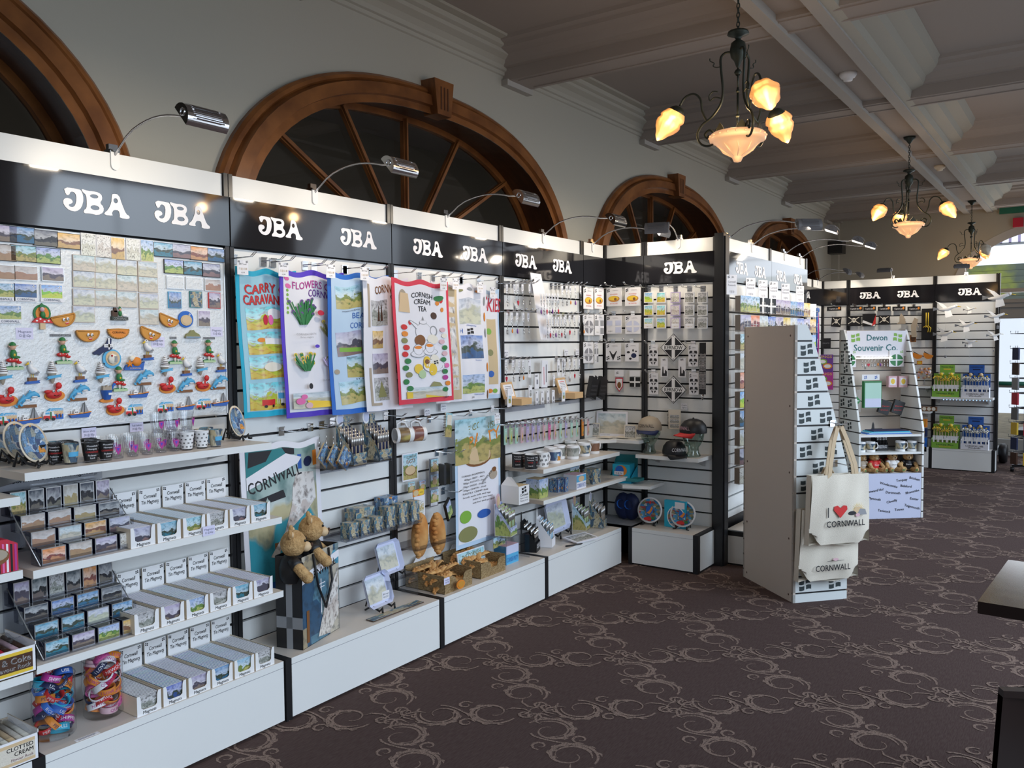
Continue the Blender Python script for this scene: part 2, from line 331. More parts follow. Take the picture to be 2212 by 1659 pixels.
A_ = smooth_loop([(1.98, 1.02), (2.24, 1.02), (2.36, 0.6), (2.52, 0.18), (2.68, 0.1), (2.66, -0.04), (2.24, -0.04), (2.26, 0.1), (2.22, 0.3), (2.0, 0.3), (1.92, 0.12), (1.98, 0.02), (1.60, 0.02), (1.64, 0.14), (1.76, 0.24), (1.92, 0.6), (1.94, 0.9)], 1)
def jba(mb, cx, cz, h, m='letter_white', y=-0.002):
    v, f, w = shape2d('#JBA', [J_, B_, ell(1.22, 0.78, 0.17, 0.09), ell(1.24, 0.28, 0.18, 0.11), A_, ell(2.10, 0.72, 0.09, 0.12)])
    mb.add([(cx+(a-1.33)*h, y, cz+(b-0.5)*h*0.88) for a, b in v], f, m)
def flagmark(mb, cx, cz, w, h, m='flag_grey', y=-0.001, M=None, wave=0.1, mir=False):
    sg = -1 if mir else 1
    def q(x0, x1, z0, z1):
        top = [(x, z1+wave*sin(x*5)) for x in np.linspace(x0, x1, 5)]; bot = [(x, z0+wave*sin(x*5)) for x in np.linspace(x1, x0, 5)]
        pts = [(cx+sg*a*w, cz+b*h) for a, b in bot+top]
        mb.poly(pts, m, y, y, M=M)
    q(-0.5, -0.09, 0.08, 0.45); q(0.05, 0.42, 0.08, 0.45); q(-0.48, -0.06, -0.5, -0.08); q(0.08, 0.5, -0.5, -0.08)

# ---------------------------------------------------------------- object bookkeeping
def tag(o, label, cat, group=None, kind=None):
    if label: o['label'] = label
    if cat: o['category'] = cat
    if group: o['group'] = group
    if kind: o['kind'] = kind
    return o
def thing(name, label, cat, loc=(0, 0, 0), rz=0.0, group=None):
    o = bpy.data.objects.new(name, None); COL.objects.link(o); o.location = loc; o.rotation_euler = (0, 0, rz)
    o.empty_display_size = 0.05
    return tag(o, label, cat, group)
def struct(mb, name): o = mb.build(name); o['kind'] = 'structure'; return o
def dup(root, loc, rz=None, label=None, group=None, rot=None):
    r = root.copy(); COL.objects.link(r); r.location = loc
    if rz is not None: r.rotation_euler = (0, 0, rz)
    if rot is not None: r.rotation_euler = rot
    if label: r['label'] = label
    if group: r['group'] = group
    for ch in KIDS.get(root.name, []) or [c for c in root.children]:
        c = ch.copy(); COL.objects.link(c); c.parent = r
        for g in ch.children:
            d = g.copy(); COL.objects.link(d); d.parent = c
    return r
KIDS = {}
_proto = {}
def inst(key, make, loc, rz=0.0, label=None, group=None, rot=None):
    """first call builds the thing, later calls copy it with its parts"""
    if key not in _proto:
        o = make(); _proto[key] = o; o.location = loc; o.rotation_euler = rot if rot is not None else (0, 0, rz)
        if label: o['label'] = label
        if group: o['group'] = group
        return o
    return dup(_proto[key], loc, rz, label, group, rot)
_o1 = 'first second third fourth fifth sixth seventh eighth ninth tenth eleventh twelfth thirteenth fourteenth fifteenth sixteenth seventeenth eighteenth nineteenth twentieth'.split()
def ordinal(i): return _o1[i] if i < 20 else ['twenty-', 'thirty-', 'forty-', 'fifty-'][i//10-2 if i % 10 != 9 else i//10-2]+_o1[i % 10] if i % 10 != 9 else ['thirtieth', 'fortieth', 'fiftieth'][(i+1)//10-3]
R90 = -pi/2          # things on walls that face the camera end (-X): local x runs towards -Y
# ================================================================ ROOM
YW, YR, XE, XB, ZC = 0.20, -4.60, 13.10, -2.6, 3.50
ARCH_X = (0.455, 3.885, 7.31, 10.74)
def arch_pts(a, z0, b, n=28, p=2.4):
    out = []
    for i in range(n+1):
        t = pi*(1-i/n); c, s = cos(t), sin(t)
        out.append((a*math.copysign(abs(c)**(2/p), c), z0+b*abs(s)**(2/p)))
    return out
# left wall with four arched openings
mb = MB()
A0, Z0, B0 = 1.42, 1.95, 1.02
edges = [XB]
for cx in ARCH_X:
    ap = arch_pts(A0, Z0, B0)
    edges.append(cx-A0)
    mb.quad((edges[-2], YW, 0), (cx-A0, YW, 0), (cx-A0, YW, ZC), (edges[-2], YW, ZC), 'wall')
    for (x0, z0), (x1, z1) in zip(ap, ap[1:]):
        mb.quad((cx+x0, YW, z0), (cx+x1, YW, z1), (cx+x1, YW, ZC), (cx+x0, YW, ZC), 'wall')
    mb.quad((cx-A0, YW, 0), (cx+A0, YW, 0), (cx+A0, YW, Z0), (cx-A0, YW, Z0), 'wall')
    edges.append(cx+A0)
mb.quad((edges[-1], YW, 0), (XE, YW, 0), (XE, YW, ZC), (edges[-1], YW, ZC), 'wall')
struct(mb, 'wall_left')
mb = MB(); mb.box(XE-0.10, XE, YW-0.10, YW, 0, 3.36, 'wall'); mb.box(XE-0.14, XE, YW-0.14, YW, 3.3, 3.42, 'plaster'); struct(mb, 'trim_1')
# passage behind the fanlights
mb = MB(); mb.box(XB, XE, 2.6, 2.65, 0, 3.6, 'wall'); mb.box(XB, XE, YW+0.55, 2.6, 3.55, 3.6, 'ceiling'); mb.box(XB, XE, YW+0.5, 2.6, -0.02, 0, 'carpet')
mb.box(XB-0.05, XB, YW, 2.6, 0, 3.6, 'wall'); mb.box(XE, XE+0.05, YW, 2.6, 0, 3.6, 'wall'); struct(mb, 'wall_passage')
# arched windows
def ring(mb, cx, po, pi_, y0, y1, m):
    """flat ring between two outlines at depth y0 plus outer edge to y1"""
    n = len(po)
    for i in range(n-1):
        a, b, c, d = po[i], po[i+1], pi_[i+1], pi_[i]
        mb.add([(cx+a[0], y0, a[1]), (cx+b[0], y0, b[1]), (cx+c[0], y0, c[1]), (cx+d[0], y0, d[1])], [(3, 2, 1, 0)], m, smooth=False)
        mb.add([(cx+a[0], y0, a[1]), (cx+b[0], y0, b[1]), (cx+b[0], y1, b[1]), (cx+a[0], y1, a[1])], [(0, 1, 2, 3)], m, smooth=True)
        mb.add([(cx+d[0], y0, d[1]), (cx+c[0], y0, c[1]), (cx+c[0], y1, c[1]), (cx+d[0], y1, d[1])], [(3, 2, 1, 0)], m, smooth=True)
def arch_window(k, cx):
    root = thing('window_%d' % k, None, None, (cx, YW, 0)); root['kind'] = 'structure'
    fr = MB()
    prof = [(1.56, 1.11, -0.03), (1.545, 1.095, -0.045), (1.525, 1.08, -0.05), (1.515, 1.07, -0.035), (1.50, 1.06, -0.07), (1.44, 1.0, -0.075), (1.435, 0.995, -0.05), (1.39, 0.955, -0.055)]
    rings = [(arch_pts(a, Z0, b, 40), y) for a, b, y in prof]
    fr2 = []
    for (p0, y0), (p1, y1) in zip(rings, rings[1:]):
        for i in range(len(p0)-1):
            fr.add([(p0[i][0], y0, p0[i][1]), (p0[i+1][0], y0, p0[i+1][1]), (p1[i+1][0], y1, p1[i+1][1]), (p1[i][0], y1, p1[i][1])], [(3, 2, 1, 0)], 'oak')
    p0 = rings[0][0]
    for i in range(len(p0)-1):
        fr.add([(p0[i][0], 0.0, p0[i][1]), (p0[i+1][0], 0.0, p0[i+1][1]), (p0[i+1][0], -0.03, p0[i+1][1]), (p0[i][0], -0.03, p0[i][1])], [(3, 2, 1, 0)], 'oak')
    fr.build('window_frame', root)
    ks = MB(); ks.poly([(-0.088, Z0+1.15), (0.088, Z0+1.15), (0.062, Z0+0.95), (-0.062, Z0+0.95)], 'oak', -0.105, 0.0)
    for q in (-0.03, 0.0, 0.03): ks.box(q-0.005, q+0.005, -0.108, -0.105, Z0+0.98, Z0+1.11, 'oak_dark')
    ks.build('keystone', root)
    rv = MB(); pa = arch_pts(1.39, Z0, 0.955, 40); pc = arch_pts(1.47, Z0, 1.01, 40); D = 0.25
    for i in range(len(pa)-1):
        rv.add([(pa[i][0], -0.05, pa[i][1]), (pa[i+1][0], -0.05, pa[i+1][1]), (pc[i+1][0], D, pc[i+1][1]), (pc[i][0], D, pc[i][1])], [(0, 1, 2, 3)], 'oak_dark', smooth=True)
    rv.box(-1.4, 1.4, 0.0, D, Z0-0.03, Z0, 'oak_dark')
    rv.build('reveal', root)
    inr = MB(); pb = arch_pts(1.415, Z0, 0.965, 40)
    ring(inr, 0, pc, pb, D-0.04, D, 'oak')
    C = (0.0, Z0+0.15)
    for a in (-60, -33, 0, 33, 60):
        t = radians(a); d = (sin(t), cos(t))
        L = 0.1
        while (abs((C[0]+d[0]*L)/1.43))**2.4+(max(0, (C[1]+d[1]*L-Z0))/0.975)**2.4 < 1: L += 0.01
        s0 = 0.02
        inr.bar((C[0]+d[0]*s0, D-0.03, C[1]+d[1]*s0), (C[0]+d[0]*L, D-0.03, C[1]+d[1]*L), 0.026, 0.03, 'oak')
        inr.bar((C[0]+d[0]*s0, D-0.055, C[1]+d[1]*s0), (C[0]+d[0]*L, D-0.055, C[1]+d[1]*L), 0.012, 0.02, 'oak')
    io = inr.build('glazing_bars', root)
    gl = MB(); gl.poly(pb, 'pane', D-0.012, D-0.006); gl.build('pane', io)
for i, cx in enumerate(ARCH_X): arch_window(i+1, cx)
# other walls
mb = MB()
xs = [XB]
for wx in WIN_X: xs += [wx-0.95, wx+0.95]
xs.append(XE)
for i in range(0, len(xs), 2): mb.box(xs[i], xs[i+1], YR-0.1, YR, 0, ZC, 'wall')
for wx in WIN_X: mb.box(wx-0.95, wx+0.95, YR-0.1, YR, 0, 0.45, 'wall'); mb.box(wx-0.95, wx+0.95, YR-0.1, YR, 3.2, ZC, 'wall')
struct(mb, 'wall_right')
for k, wx in enumerate(WIN_X):
    f = MB()
    for q in (-0.95, -0.02, 0.91): f.box(wx+q, wx+q+0.04, YR-0.08, YR-0.03, 0.45, 3.2, 'oak')
    for z in (0.45, 2.2, 3.16): f.box(wx-0.95, wx+0.95, YR-0.08, YR-0.03, z, z+0.04, 'oak')
    struct(f, 'window_%d' % (k+6))
mb = MB(); mb.box(XB-0.1, XB, YR, YW, 0, ZC, 'wall'); struct(mb, 'wall_back')
# end wall with a big arched window and glazed door
mb = MB(); wc, wa, wz, wb = -2.75, 1.35, 2.2, 0.93
ap = arch_pts(wa, wz, wb, 28, 2.1)
mb.box(XE, XE+0.2, wc+wa, YW, 0, ZC, 'wall'); mb.box(XE, XE+0.2, YR, wc-wa, 0, ZC, 'wall')
for (y0, z0), (y1, z1) in zip(ap, ap[1:]):
    mb.quad((XE, wc-y0, z0), (XE, wc-y1, z1), (XE, wc-y1, ZC), (XE, wc-y0, ZC), 'wall')
    mb.quad((XE, wc-y0, z0), (XE, wc-y1, z1), (XE+0.2, wc-y1, z1), (XE+0.2, wc-y0, z0), 'plaster')
struct(mb, 'wall_end')
mb = MB(); po = arch_pts(wa+0.01, wz, wb+0.01, 28, 2.1); pn = arch_pts(wa-0.09, wz, wb-0.09, 28, 2.1)
for i in range(len(po)-1):
    mb.quad((XE-0.02, wc-po[i][0], po[i][1]), (XE-0.02, wc-po[i+1][0], po[i+1][1]), (XE+0.03, wc-pn[i+1][0], pn[i+1][1]), (XE+0.03, wc-pn[i][0], pn[i][1]), 'plaster')
for z in (2.06, 2.2): mb.box(XE-0.02, XE+0.1, wc-wa, wc+wa, z, z+0.05, 'plaster')
mb.box(XE, XE+0.1, wc-wa, wc+wa, 2.0, 2.10, 'plaster')
struct(mb, 'window_5')
mb = MB(); mb.box(XE+0.03, XE+0.08, -1.78, -1.70, 0, 2.0, 'plaster'); mb.box(XE+0.03, XE+0.08, -2.52, -2.36, 0, 2.0, 'plaster'); mb.box(XE+0.03, XE+0.08, -4.2, -3.9, 0, 2.0, 'plaster')
mb.box(XE+0.03, XE+0.08, -4.2, -1.70, 1.85, 2.0, 'plaster'); mb.box(XE+0.03, XE+0.08, -4.2, -1.70, 0, 0.22, 'plaster'); mb.box(XE+0.02, XE+0.1, -4.2, -1.7, 0.92, 1.0, 'plaster'); mb.box(XE+0.05, XE+0.055, -2.4, -1.78, 0.22, 1.85, 'clear')
struct(mb, 'door_1')
mb = MB(); mb.tube([(XE-0.05, -1.8, 0.98), (XE-0.05, -2.35, 0.98)], 0.03, 'exit_green'); o = mb.build('push_bar'); tag(o, 'dark green push bar across the glazed end door', 'door bar')
# outside
mat('terrace', (0.30, 0.24, 0.14), 0.8, noise=(6, (0.16, 0.13, 0.08), (0.35, 0.65)))
mb = MB(); mb.box(XE+0.6, XE+9, -9, 2, -0.15, -0.1, 'terrace'); struct(mb, 'floor_outside')
mat('mossy_slate', (0.16, 0.19, 0.16), 0.8, noise=(2.2, (0.34, 0.38, 0.10), (0.45, 0.6), (1, 1, 1)))
mb = MB()
for i in range(8): mb.box(XE+2.6+i*0.08, XE+2.75+i*0.08, -7, 1.5, 1.95+i*0.11, 2.05+i*0.11, 'mossy_slate')
mb.box(XE+2.7, XE+6, -7, -2.55, -0.1, 1.95, 'terrace')
o = mb.build('slate_roof'); tag(o, 'mossy slate roof of the building outside the end window', 'roof')
mb = MB()
for i in range(26): mb.box(XE+4.2, XE+4.22, -5.0+i*0.14, -4.96+i*0.14, 3.27, 3.62, 'lilac')
mb.box(XE+4.2, XE+4.25, -5.2, -1.2, 3.24, 3.28, 'grey'); mb.box(XE+4.2, XE+4.25, -5.2, -1.2, 3.44, 3.47, 'grey')
o = mb.build('railing'); tag(o, 'pale metal railing above the slate roof outside', 'railing')
# floor with damask scrolls woven in
mb = MB(); mb.quad((XB, YR, 0), (XE+0.6, YR, 0), (XE+0.6, YW, 0), (XB, YW, 0), 'carpet')
def ribbon(pts, ws):
    n = len(pts); vs = []
    for i in range(n):
        a = pts[max(0, i-1)]; b = pts[min(n-1, i+1)]; dx, dy = b[0]-a[0], b[1]-a[1]; l = math.hypot(dx, dy) or 1
        nx, ny = -dy/l*ws[i]/2, dx/l*ws[i]/2
        vs += [(pts[i][0]+nx, pts[i][1]+ny, 0.0008), (pts[i][0]-nx, pts[i][1]-ny, 0.0008)]
    return vs, [(2*i, 2*i+1, 2*i+3, 2*i+2) for i in range(n-1)]
def scroll_unit():
    """one lattice edge along +x from 0 to 0.6"""
    out = []
    def spiral(cx, cy, r, a0, turns, sg, w, r1=0.35, n=18):
        P = []; Wd = []
        for i in range(n+1):
            t = i/n; a = a0+sg*turns*2*pi*t; rr = r*(1-(1-r1)*t**1.3)
            P.append((cx+rr*cos(a), cy+rr*sin(a))); Wd.append(w*(0.35+0.95*sin(pi*min(1, t*1.15+0.08))))
        out.append(ribbon(P, Wd)); return P
    for (cx, sg, a0) in ((0.19, 1, pi*1.05), (0.41, -1, pi*0.05+pi)):
        mirror = 1 if sg > 0 else -1
        cc = (cx, 0.0)
        P = []
        a0 = (pi*0.80 if sg > 0 else -pi*0.20)
        P = spiral(cc[0], cc[1], 0.110, a0, 1.15, sg*1, 0.0135, 0.25, 26)
        P2 = spiral(cc[0], cc[1], 0.085, a0+sg*0.4, 0.6, sg, 0.009, 0.6)
        for i in (3, 5, 7, 9, 11, 13):    # leaf teeth
            x, y = P[i]; d = math.atan2(y-cc[1], x-cc[0])+sg*-0.7
            out.append(ribbon([(x, y), (x+0.018*cos(d), y+0.018*sin(d)), (x+0.034*cos(d+sg*-0.5), y+0.034*sin(d+sg*-0.5))], [0.013, 0.012, 0.002]))
        for i in (9, 12, 15):
            x, y = P[i]; d = math.atan2(cc[1]-y, cc[0]-x)+sg*0.9
            out.append(ribbon([(x, y), (x+0.02*cos(d), y+0.02*sin(d)), (x+0.036*cos(d), y+0.036*sin(d))], [0.012, 0.011, 0.002]))
    # small curls and the stem between the two C scrolls
    out.append(ribbon([(0.19+0.02*i, 0.088*cos(pi*i/11)) for i in range(12)], [0.010]*12))
    for cx, cy, sg in ((0.30, 0.085, 1), (0.30, -0.085, 1), (0.05, 0.03, -1), (0.55, -0.03, -1)):
        spiral(cx, cy, 0.034, 0.5*sg, 1.1, sg, 0.010, 0.25, 10)
    for x0, sg in ((0.02, 1), (0.58, -1)):
        out.append(ribbon([(x0, -0.02), (x0+sg*0.03, 0.02), (x0+sg*0.08, 0.035), (x0+sg*0.11, 0.02)], [0.003, 0.012, 0.011, 0.002]))
        out.append(ribbon([(x0, 0.02), (x0+sg*0.02, -0.02), (x0+sg*0.06, -0.045)], [0.003, 0.011, 0.002]))
    return out
unit = scroll_unit()
for j in range(-3, 9):
    for i in range(-8, 19):
        x0 = 3.32+0.75*i+(0.375 if j % 2 else 0); y0 = -0.67-0.467*j
        for sgn in (1, -1):
            dx, dy = 0.375*sgn, -0.467; L = math.hypot(dx, dy); c, s = dx/L, dy/L
            mx, my = x0+dx/2, y0+dy/2
            if not (-1.2 < mx < 13.2 and YR+0.1 < my < 0.1): continue
            for ri, (vs, fs) in enumerate(unit):
                mb.add([(x0+(x*c-(y*sgn)*s)*L/0.6, y0+(x*s+(y*sgn)*c)*L/0.6, z+ri*0.00002+(0.0008 if sgn > 0 else 0)) for x, y, z in vs], fs, 'carpet_scroll')
struct(mb, 'floor')
# ceiling: flat field, moulded beams, double rib, cornice
mb = MB(); mb.box(XB, XE+0.2, YR-0.1, YW+0.55, ZC, ZC+0.05, 'ceiling'); struct(mb, 'ceiling')
def beam_profile(w0=0.13):
    return [(-0.36, ZC), (-0.35, ZC-0.02), (-0.31, ZC-0.03), (-0.30, ZC-0.05), (-0.22, ZC-0.065), (-0.18, ZC-0.10), (-0.17, ZC-0.12), (-0.135, ZC-0.125), (-0.13, ZC-0.20)]
for k, bx in enumerate((-1.25, 0.75, 2.75, 4.76, 6.80, 8.82, 10.75, 12.72)):
    mb = MB(); P = beam_profile(); P = P+[(-x, z) for x, z in P[::-1]]
    P = [(bx+x, z) for x, z in P]
    for y0, y1 in ((YW, YR),):
        v = [(x, y0, z) for x, z in P]+[(x, y1, z) for x, z in P]; n = len(P)
        mb.add(v, [(i, i+1, n+i+1, n+i) for i in range(n-1)], 'ceiling')
    mb.box(bx-0.15, bx+0.15, YW-0.05, YW, ZC-0.235, ZC-0.195, 'plaster')
    for q in (-0.09, 0.09): mb.box(bx+q-0.008, bx+q+0.008, YR, YW-0.1, ZC-0.207, ZC-0.2, 'ceiling')
    struct(mb, 'trim_%d' % (k+2))
for k, ry in enumerate((-1.57, -1.84)):
    mb = MB(); mb.box(XB, XE, ry-0.035, ry+0.035, ZC-0.225, ZC-0.02, 'plaster')
    sd = -1 if k else 1
    struct(mb, 'trim_%d' % (k+10))
mb = MB(); mb.box(XB, XE, -1.81, -1.60, ZC-0.17, ZC, 'ceiling')
for bx in (4.76, 6.80, 8.82, 10.75):
    for i in range(14):
        a = random.uniform(-0.07, 0.07); b = random.uniform(-0.075, 0.075)
        mb.ball((bx+a, -1.705+b, ZC-0.175), (0.02, 0.03, 0.012), 'plaster', 6)
struct(mb, 'trim_12')
mb = MB()   # stepped cornice on the window side of the rib
P = [(-1.875, ZC-0.21), (-1.93, ZC-0.20), (-1.94, ZC-0.15), (-2.02, ZC-0.12), (-2.04, ZC-0.08), (-2.12, ZC-0.05), (-2.15, ZC)]
v = [(XB, y, z) for y, z in P]+[(XE, y, z) for y, z in P]; n = len(P)
mb.add(v, [(i, i+1, n+i+1, n+i) for i in range(n-1)], 'wall'); struct(mb, 'trim_13')
def cornice(name, pts_fn, a, b):
    P = [(0, 3.33), (0.012, 3.335), (0.015, 3.355), (0.03, 3.36), (0.035, 3.385), (0.06, 3.41), (0.10, 3.43), (0.105, 3.45), (0.13, 3.46), (0.14, 3.485), (0.19, 3.49), (0.20, ZC)]
    mb = MB(); n = len(P); v = [pts_fn(p, z, a) for p, z in P]+[pts_fn(p, z, b) for p, z in P]
    mb.add(v, [(i, n+i, n+i+1, i+1) for i in range(n-1)], 'wall'); struct(mb, name)
cornice('trim_14', lambda p, z, t: (t, YW-p, z), XB, XE)
cornice('trim_15', lambda p, z, t: (XE-p, t, z), YW, YR)
def det(px, py, white, label):
    p = U(px, py, Z=ZC-0.17); mb = MB(); m = 'white' if white else 'cream'
    mb.lathe([(0.0, 0), (0.055, 0), (0.055, -0.015), (0.045, -0.03), (0.03, -0.035), (0.028, -0.05), (0.0, -0.052)], m, 14); o = mb.build('smoke_detector', loc=p); tag(o, label, 'smoke detector')
det(1832, 158, True, 'white smoke detector between the ceiling ribs, nearer the large front chandelier')
det(2030, 358, False, 'yellowed smoke detector between the ceiling ribs, near the distant chandelier')
p = U(2178, 437, X=XE-0.02); mb = MB(); mb.box(-0.25, 0.25, -0.03, 0, -0.05, 0.05, 'exit_green'); o = mb.build('exit_sign', loc=(XE-0.01, p.y-0.15, p.z-0.10), rot=(0, 0, R90)); tag(o, 'green exit sign high on the end wall over the window', 'sign')
p = U(2200, 461, X=XE-0.02); mb = MB(); mb.box(-0.06, 0.06, -0.05, 0, -0.06, 0.06, 'crimson'); o = mb.build('fire_alarm', loc=(XE-0.005, p.y, p.z-0.12), rot=(0, 0, R90)); tag(o, 'red square fire alarm sounder under the exit sign', 'alarm')
p = U(1797, 536, X=XE-0.2); mb = MB(); mb.box(-0.17, 0.17, -0.2, 0, -0.09, 0.09, 'black_plastic'); mb.box(-0.15, 0.15, -0.203, -0.2, -0.07, 0.07, 'black'); mb.box(-0.02, 0.02, 0, 0.1, -0.03, 0.03, 'black'); o = mb.build('loudspeaker', loc=(XE-0.1, p.y, p.z), rot=(0, 0, R90)); tag(o, 'black loudspeaker box mounted high in the far left corner', 'speaker')

# ================================================================ CHANDELIERS
def glow(name, stops):
    m = mat(name, (0.5, 0.33, 0.2), 0.35, emit=(1, 1, 1), es=1.0); nt = m.node_tree
    lw = nt.nodes.new('ShaderNodeLayerWeight'); lw.inputs[0].default_value = 0.5; r = nt.nodes.new('ShaderNodeValToRGB')
    e = r.color_ramp.elements; e[0].color = (*stops[0][1], 1); e[0].position = stops[0][0]; e[1].color = (*stops[-1][1], 1); e[1].position = stops[-1][0]
    for p, c in stops[1:-1]: q = e.new(p); q.color = (*c, 1)
    nt.links.new(lw.outputs['Facing'], r.inputs[0]); nt.links.new(r.outputs[0], nt.nodes['Principled BSDF'].inputs['Emission Color'])
glow('shade_bright', [(0.0, (9.0, 6.4, 2.6)), (0.12, (6.0, 3.2, 0.8)), (0.4, (2.6, 1.0, 0.2)), (1.0, (1.1, 0.36, 0.08))])
glow('bowl_glass', [(0.0, (3.4, 2.0, 0.8)), (0.3, (1.9, 0.95, 0.42)), (1.0, (0.95, 0.55, 0.36))])
mat('shade_off', (0.62, 0.58, 0.50), 0.35)
def chandelier(loc, angles, zceil, label, off=None, first=False):
    root = thing('chandelier', label, 'chandelier', loc, 0, 'wrought iron chandeliers'); root.scale = (0.9, 0.9, 0.8)
    st = MB(); st.tube([(0, 0, 0.30), (0, 0, -0.02)], 0.006, 'iron')
    for z in (0.28, 0.14, 0.05): st.ball((0, 0, z), 0.011, 'iron', 8)
    st.lathe([(0.0, 0.60), (0.05, 0.615), (0.055, 0.60), (0.02, 0.585), (0.012, 0.57), (0.035, 0.55), (0.042, 0.51), (0.035, 0.47), (0.02, 0.45), (0.01, 0.42), (0, 0.40)], 'iron', 14)
    st.lathe([(0.012, 0.40), (0.02, 0.385), (0.012, 0.37)], 'iron', 8); st.tube([(0, 0, 0.42), (0, 0, 0.28)], 0.005, 'iron')
    st.lathe([(0.13, 0.03), (0.12, 0.045), (0.10, 0.05), (0.0, 0.055)], 'iron', 20)
    for k in range(6):
        a = k*pi/3; st.poly([(-0.03, 0), (0.03, 0), (0.02, 0.02), (0, 0.045), (-0.02, 0.02)], 'iron', 0, 0.004, M=Matrix.Rotation(a, 4, 'Z') @ Matrix.Translation((0, -0.115, 0.045)))
    st.build('stem', root)
    ch = MB(); z = 0.615; k = 0; top = (zceil-loc[2])/0.8-0.07
    while z < top:
        M = Matrix.Translation((0, 0, z+0.014)) @ Matrix.Rotation(pi/2*(k % 2), 4, 'Z')
        pts = [M @ Vector((0.008*cos(t), 0, 0.017*sin(t))) for t in np.linspace(0, 2*pi, 9)]
        ch.tube(pts, 0.0028, 'iron', 4, caps=False); z += 0.026; k += 1
    ch.build('chain', root)
    cp = MB(); cp.lathe([(0.0, top+0.07), (0.055, top+0.07), (0.052, top+0.05), (0.03, top+0.03), (0.012, top)], 'iron', 14); cp.build('canopy', root)
    bw = MB(); bw.lathe([(0.0, -0.125), (0.018, -0.12), (0.026, -0.10), (0.03, -0.09), (0.065, -0.065), (0.10, -0.03), (0.125, -0.005), (0.14, 0.0), (0.142, 0.015), (0.136, 0.035), (0.128, 0.042), (0.12, 0.04)], 'bowl_glass', 28)
    for k in range(20):
        a = 2*pi*k/20; bw.ball((0.139*cos(a), 0.139*sin(a), 0.022), 0.008, 'bowl_glass', 6)
    for k in range(9):
        a = 2*pi*k/9; bw.tube([(0.03*cos(a), 0.03*sin(a), -0.092), (0.075*cos(a+0.1), 0.075*sin(a+0.1), -0.06), (0.105*cos(a), 0.105*sin(a), -0.026)], [0.002, 0.005, 0.001], 'bowl_glass', 4)
    bw.build('glass_bowl', root)
    for i, an in enumerate(angles):
        wa_ = math.atan2(loc[1]-EYE.y, loc[0])-pi/2+radians(an)
        M = Matrix.Rotation(wa_, 4, 'Z')
        def T(L): return [M @ Vector((x, 0, z)) for x, z in L]
        arm = MB()
        def crv(L, it=2):
            for _ in range(it): L = [L[0]]+[((a[0]+b[0])/2, (a[1]+b[1])/2) for a, b in zip(L, L[1:])]+[L[-1]]
            return L
        def cat(L, n=5):
            L = [L[0]]+L+[L[-1]]; out = []
            for i in range(1, len(L)-2):
                p0, p1, p2, p3 = L[i-1:i+3]
                for j in range(n):
                    t = j/n; out.append(tuple(0.5*(2*p1[q]+(p2[q]-p0[q])*t+(2*p0[q]-5*p1[q]+4*p2[q]-p3[q])*t*t+(3*p1[q]-p0[q]-3*p2[q]+p3[q])*t**3) for q in (0, 1)))
            out.append(L[-2]); return out
        arm.tube(T(cat([(0.02, 0.50), (0.06, 0.505), (0.085, 0.48), (0.085, 0.42), (0.075, 0.30), (0.085, 0.22), (0.13, 0.15), (0.18, 0.11), (0.205, 0.05), (0.18, -0.005), (0.13, -0.01), (0.115, 0.04), (0.14, 0.075), (0.165, 0.055), (0.155, 0.03), (0.143, 0.045)])), 0.0065, 'iron', 6)
        arm.tube(T(cat([(0.155, 0.125), (0.180, 0.19), (0.19, 0.26), (0.225, 0.295), (0.27, 0.28), (0.297, 0.235)])), 0.006, 'iron', 6)
        arm.tube(T(cat([(0.085, 0.25), (0.115, 0.26), (0.14, 0.245), (0.145, 0.27), (0.125, 0.295), (0.10, 0.29)])), 0.004, 'iron', 5)
        arm.tube(T(cat([(0.088, 0.43), (0.11, 0.43), (0.125, 0.44), (0.12, 0.455), (0.14, 0.47), (0.142, 0.485)])), 0.003, 'iron', 5)
        ao = arm.build('arm', root)
        d = Vector((0.55, 0, -0.83)); q = Vector((0, 0, -1)).rotation_difference(d).to_matrix().to_4x4()
        S = M @ Matrix.Translation((0.298, 0, 0.228)) @ q
        g = MB(); g.lathe([(0.0, 0.0), (0.022, 0.0), (0.035, -0.012), (0.046, -0.03), (0.046, -0.04)], 'iron', 14, M=S); g.build('gallery', ao)
        mat_ = 'shade_off' if off == i else 'shade_bright'
        sh = MB(); n = 24; prof = [(0.044, -0.032), (0.056, -0.05), (0.062, -0.065), (0.055, -0.075), (0.060, -0.09), (0.056, -0.105), (0.045, -0.125), (0.032, -0.14), (0.022, -0.16), (0.008, -0.175), (0.001, -0.18)]
        vs = []
        for j, (r, z) in enumerate(prof):
            for k in range(n):
                t = 2*pi*k/n; rr = 1.12*r*(1+0.07*cos(6*t+j*0.5)); vs.append((rr*cos(t), rr*sin(t), -0.032+(z+0.032)*1.25))
        sh.add(vs, [(j*n+k, j*n+(k+1) % n, (j+1)*n+(k+1) % n, (j+1)*n+k) for j in range(len(prof)-1) for k in range(n)], mat_, smooth=True, M=S)
        sh.build('glass_shade', ao)
        if off != i:
            l = bpy.data.lights.new('bulb', 'POINT'); l.energy = 4; l.color = (1.0, 0.62, 0.30); l.shadow_soft_size = 0.03
            o = bpy.data.objects.new('bulb', l); COL.objects.link(o); o.parent = root; o.location = S @ Vector((0, 0, -0.26))
    l = bpy.data.lights.new('bulb', 'POINT'); l.energy = 5; l.color = (1.0, 0.62, 0.30); l.shadow_soft_size = 0.05
    o = bpy.data.objects.new('bulb', l); COL.objects.link(o); o.parent = root; o.location = (0, 0, 0.12)
    return root
chandelier((3.817, -1.69, 2.49), (171, 291, 51), 3.33, 'nearest and largest-looking chandelier, scrolled iron with amber glass, hanging over the aisle')
chandelier((8.06, -1.69, 2.556), (-17, -137, 103), 3.33, 'middle chandelier of the row, glowing amber shades, all lit')
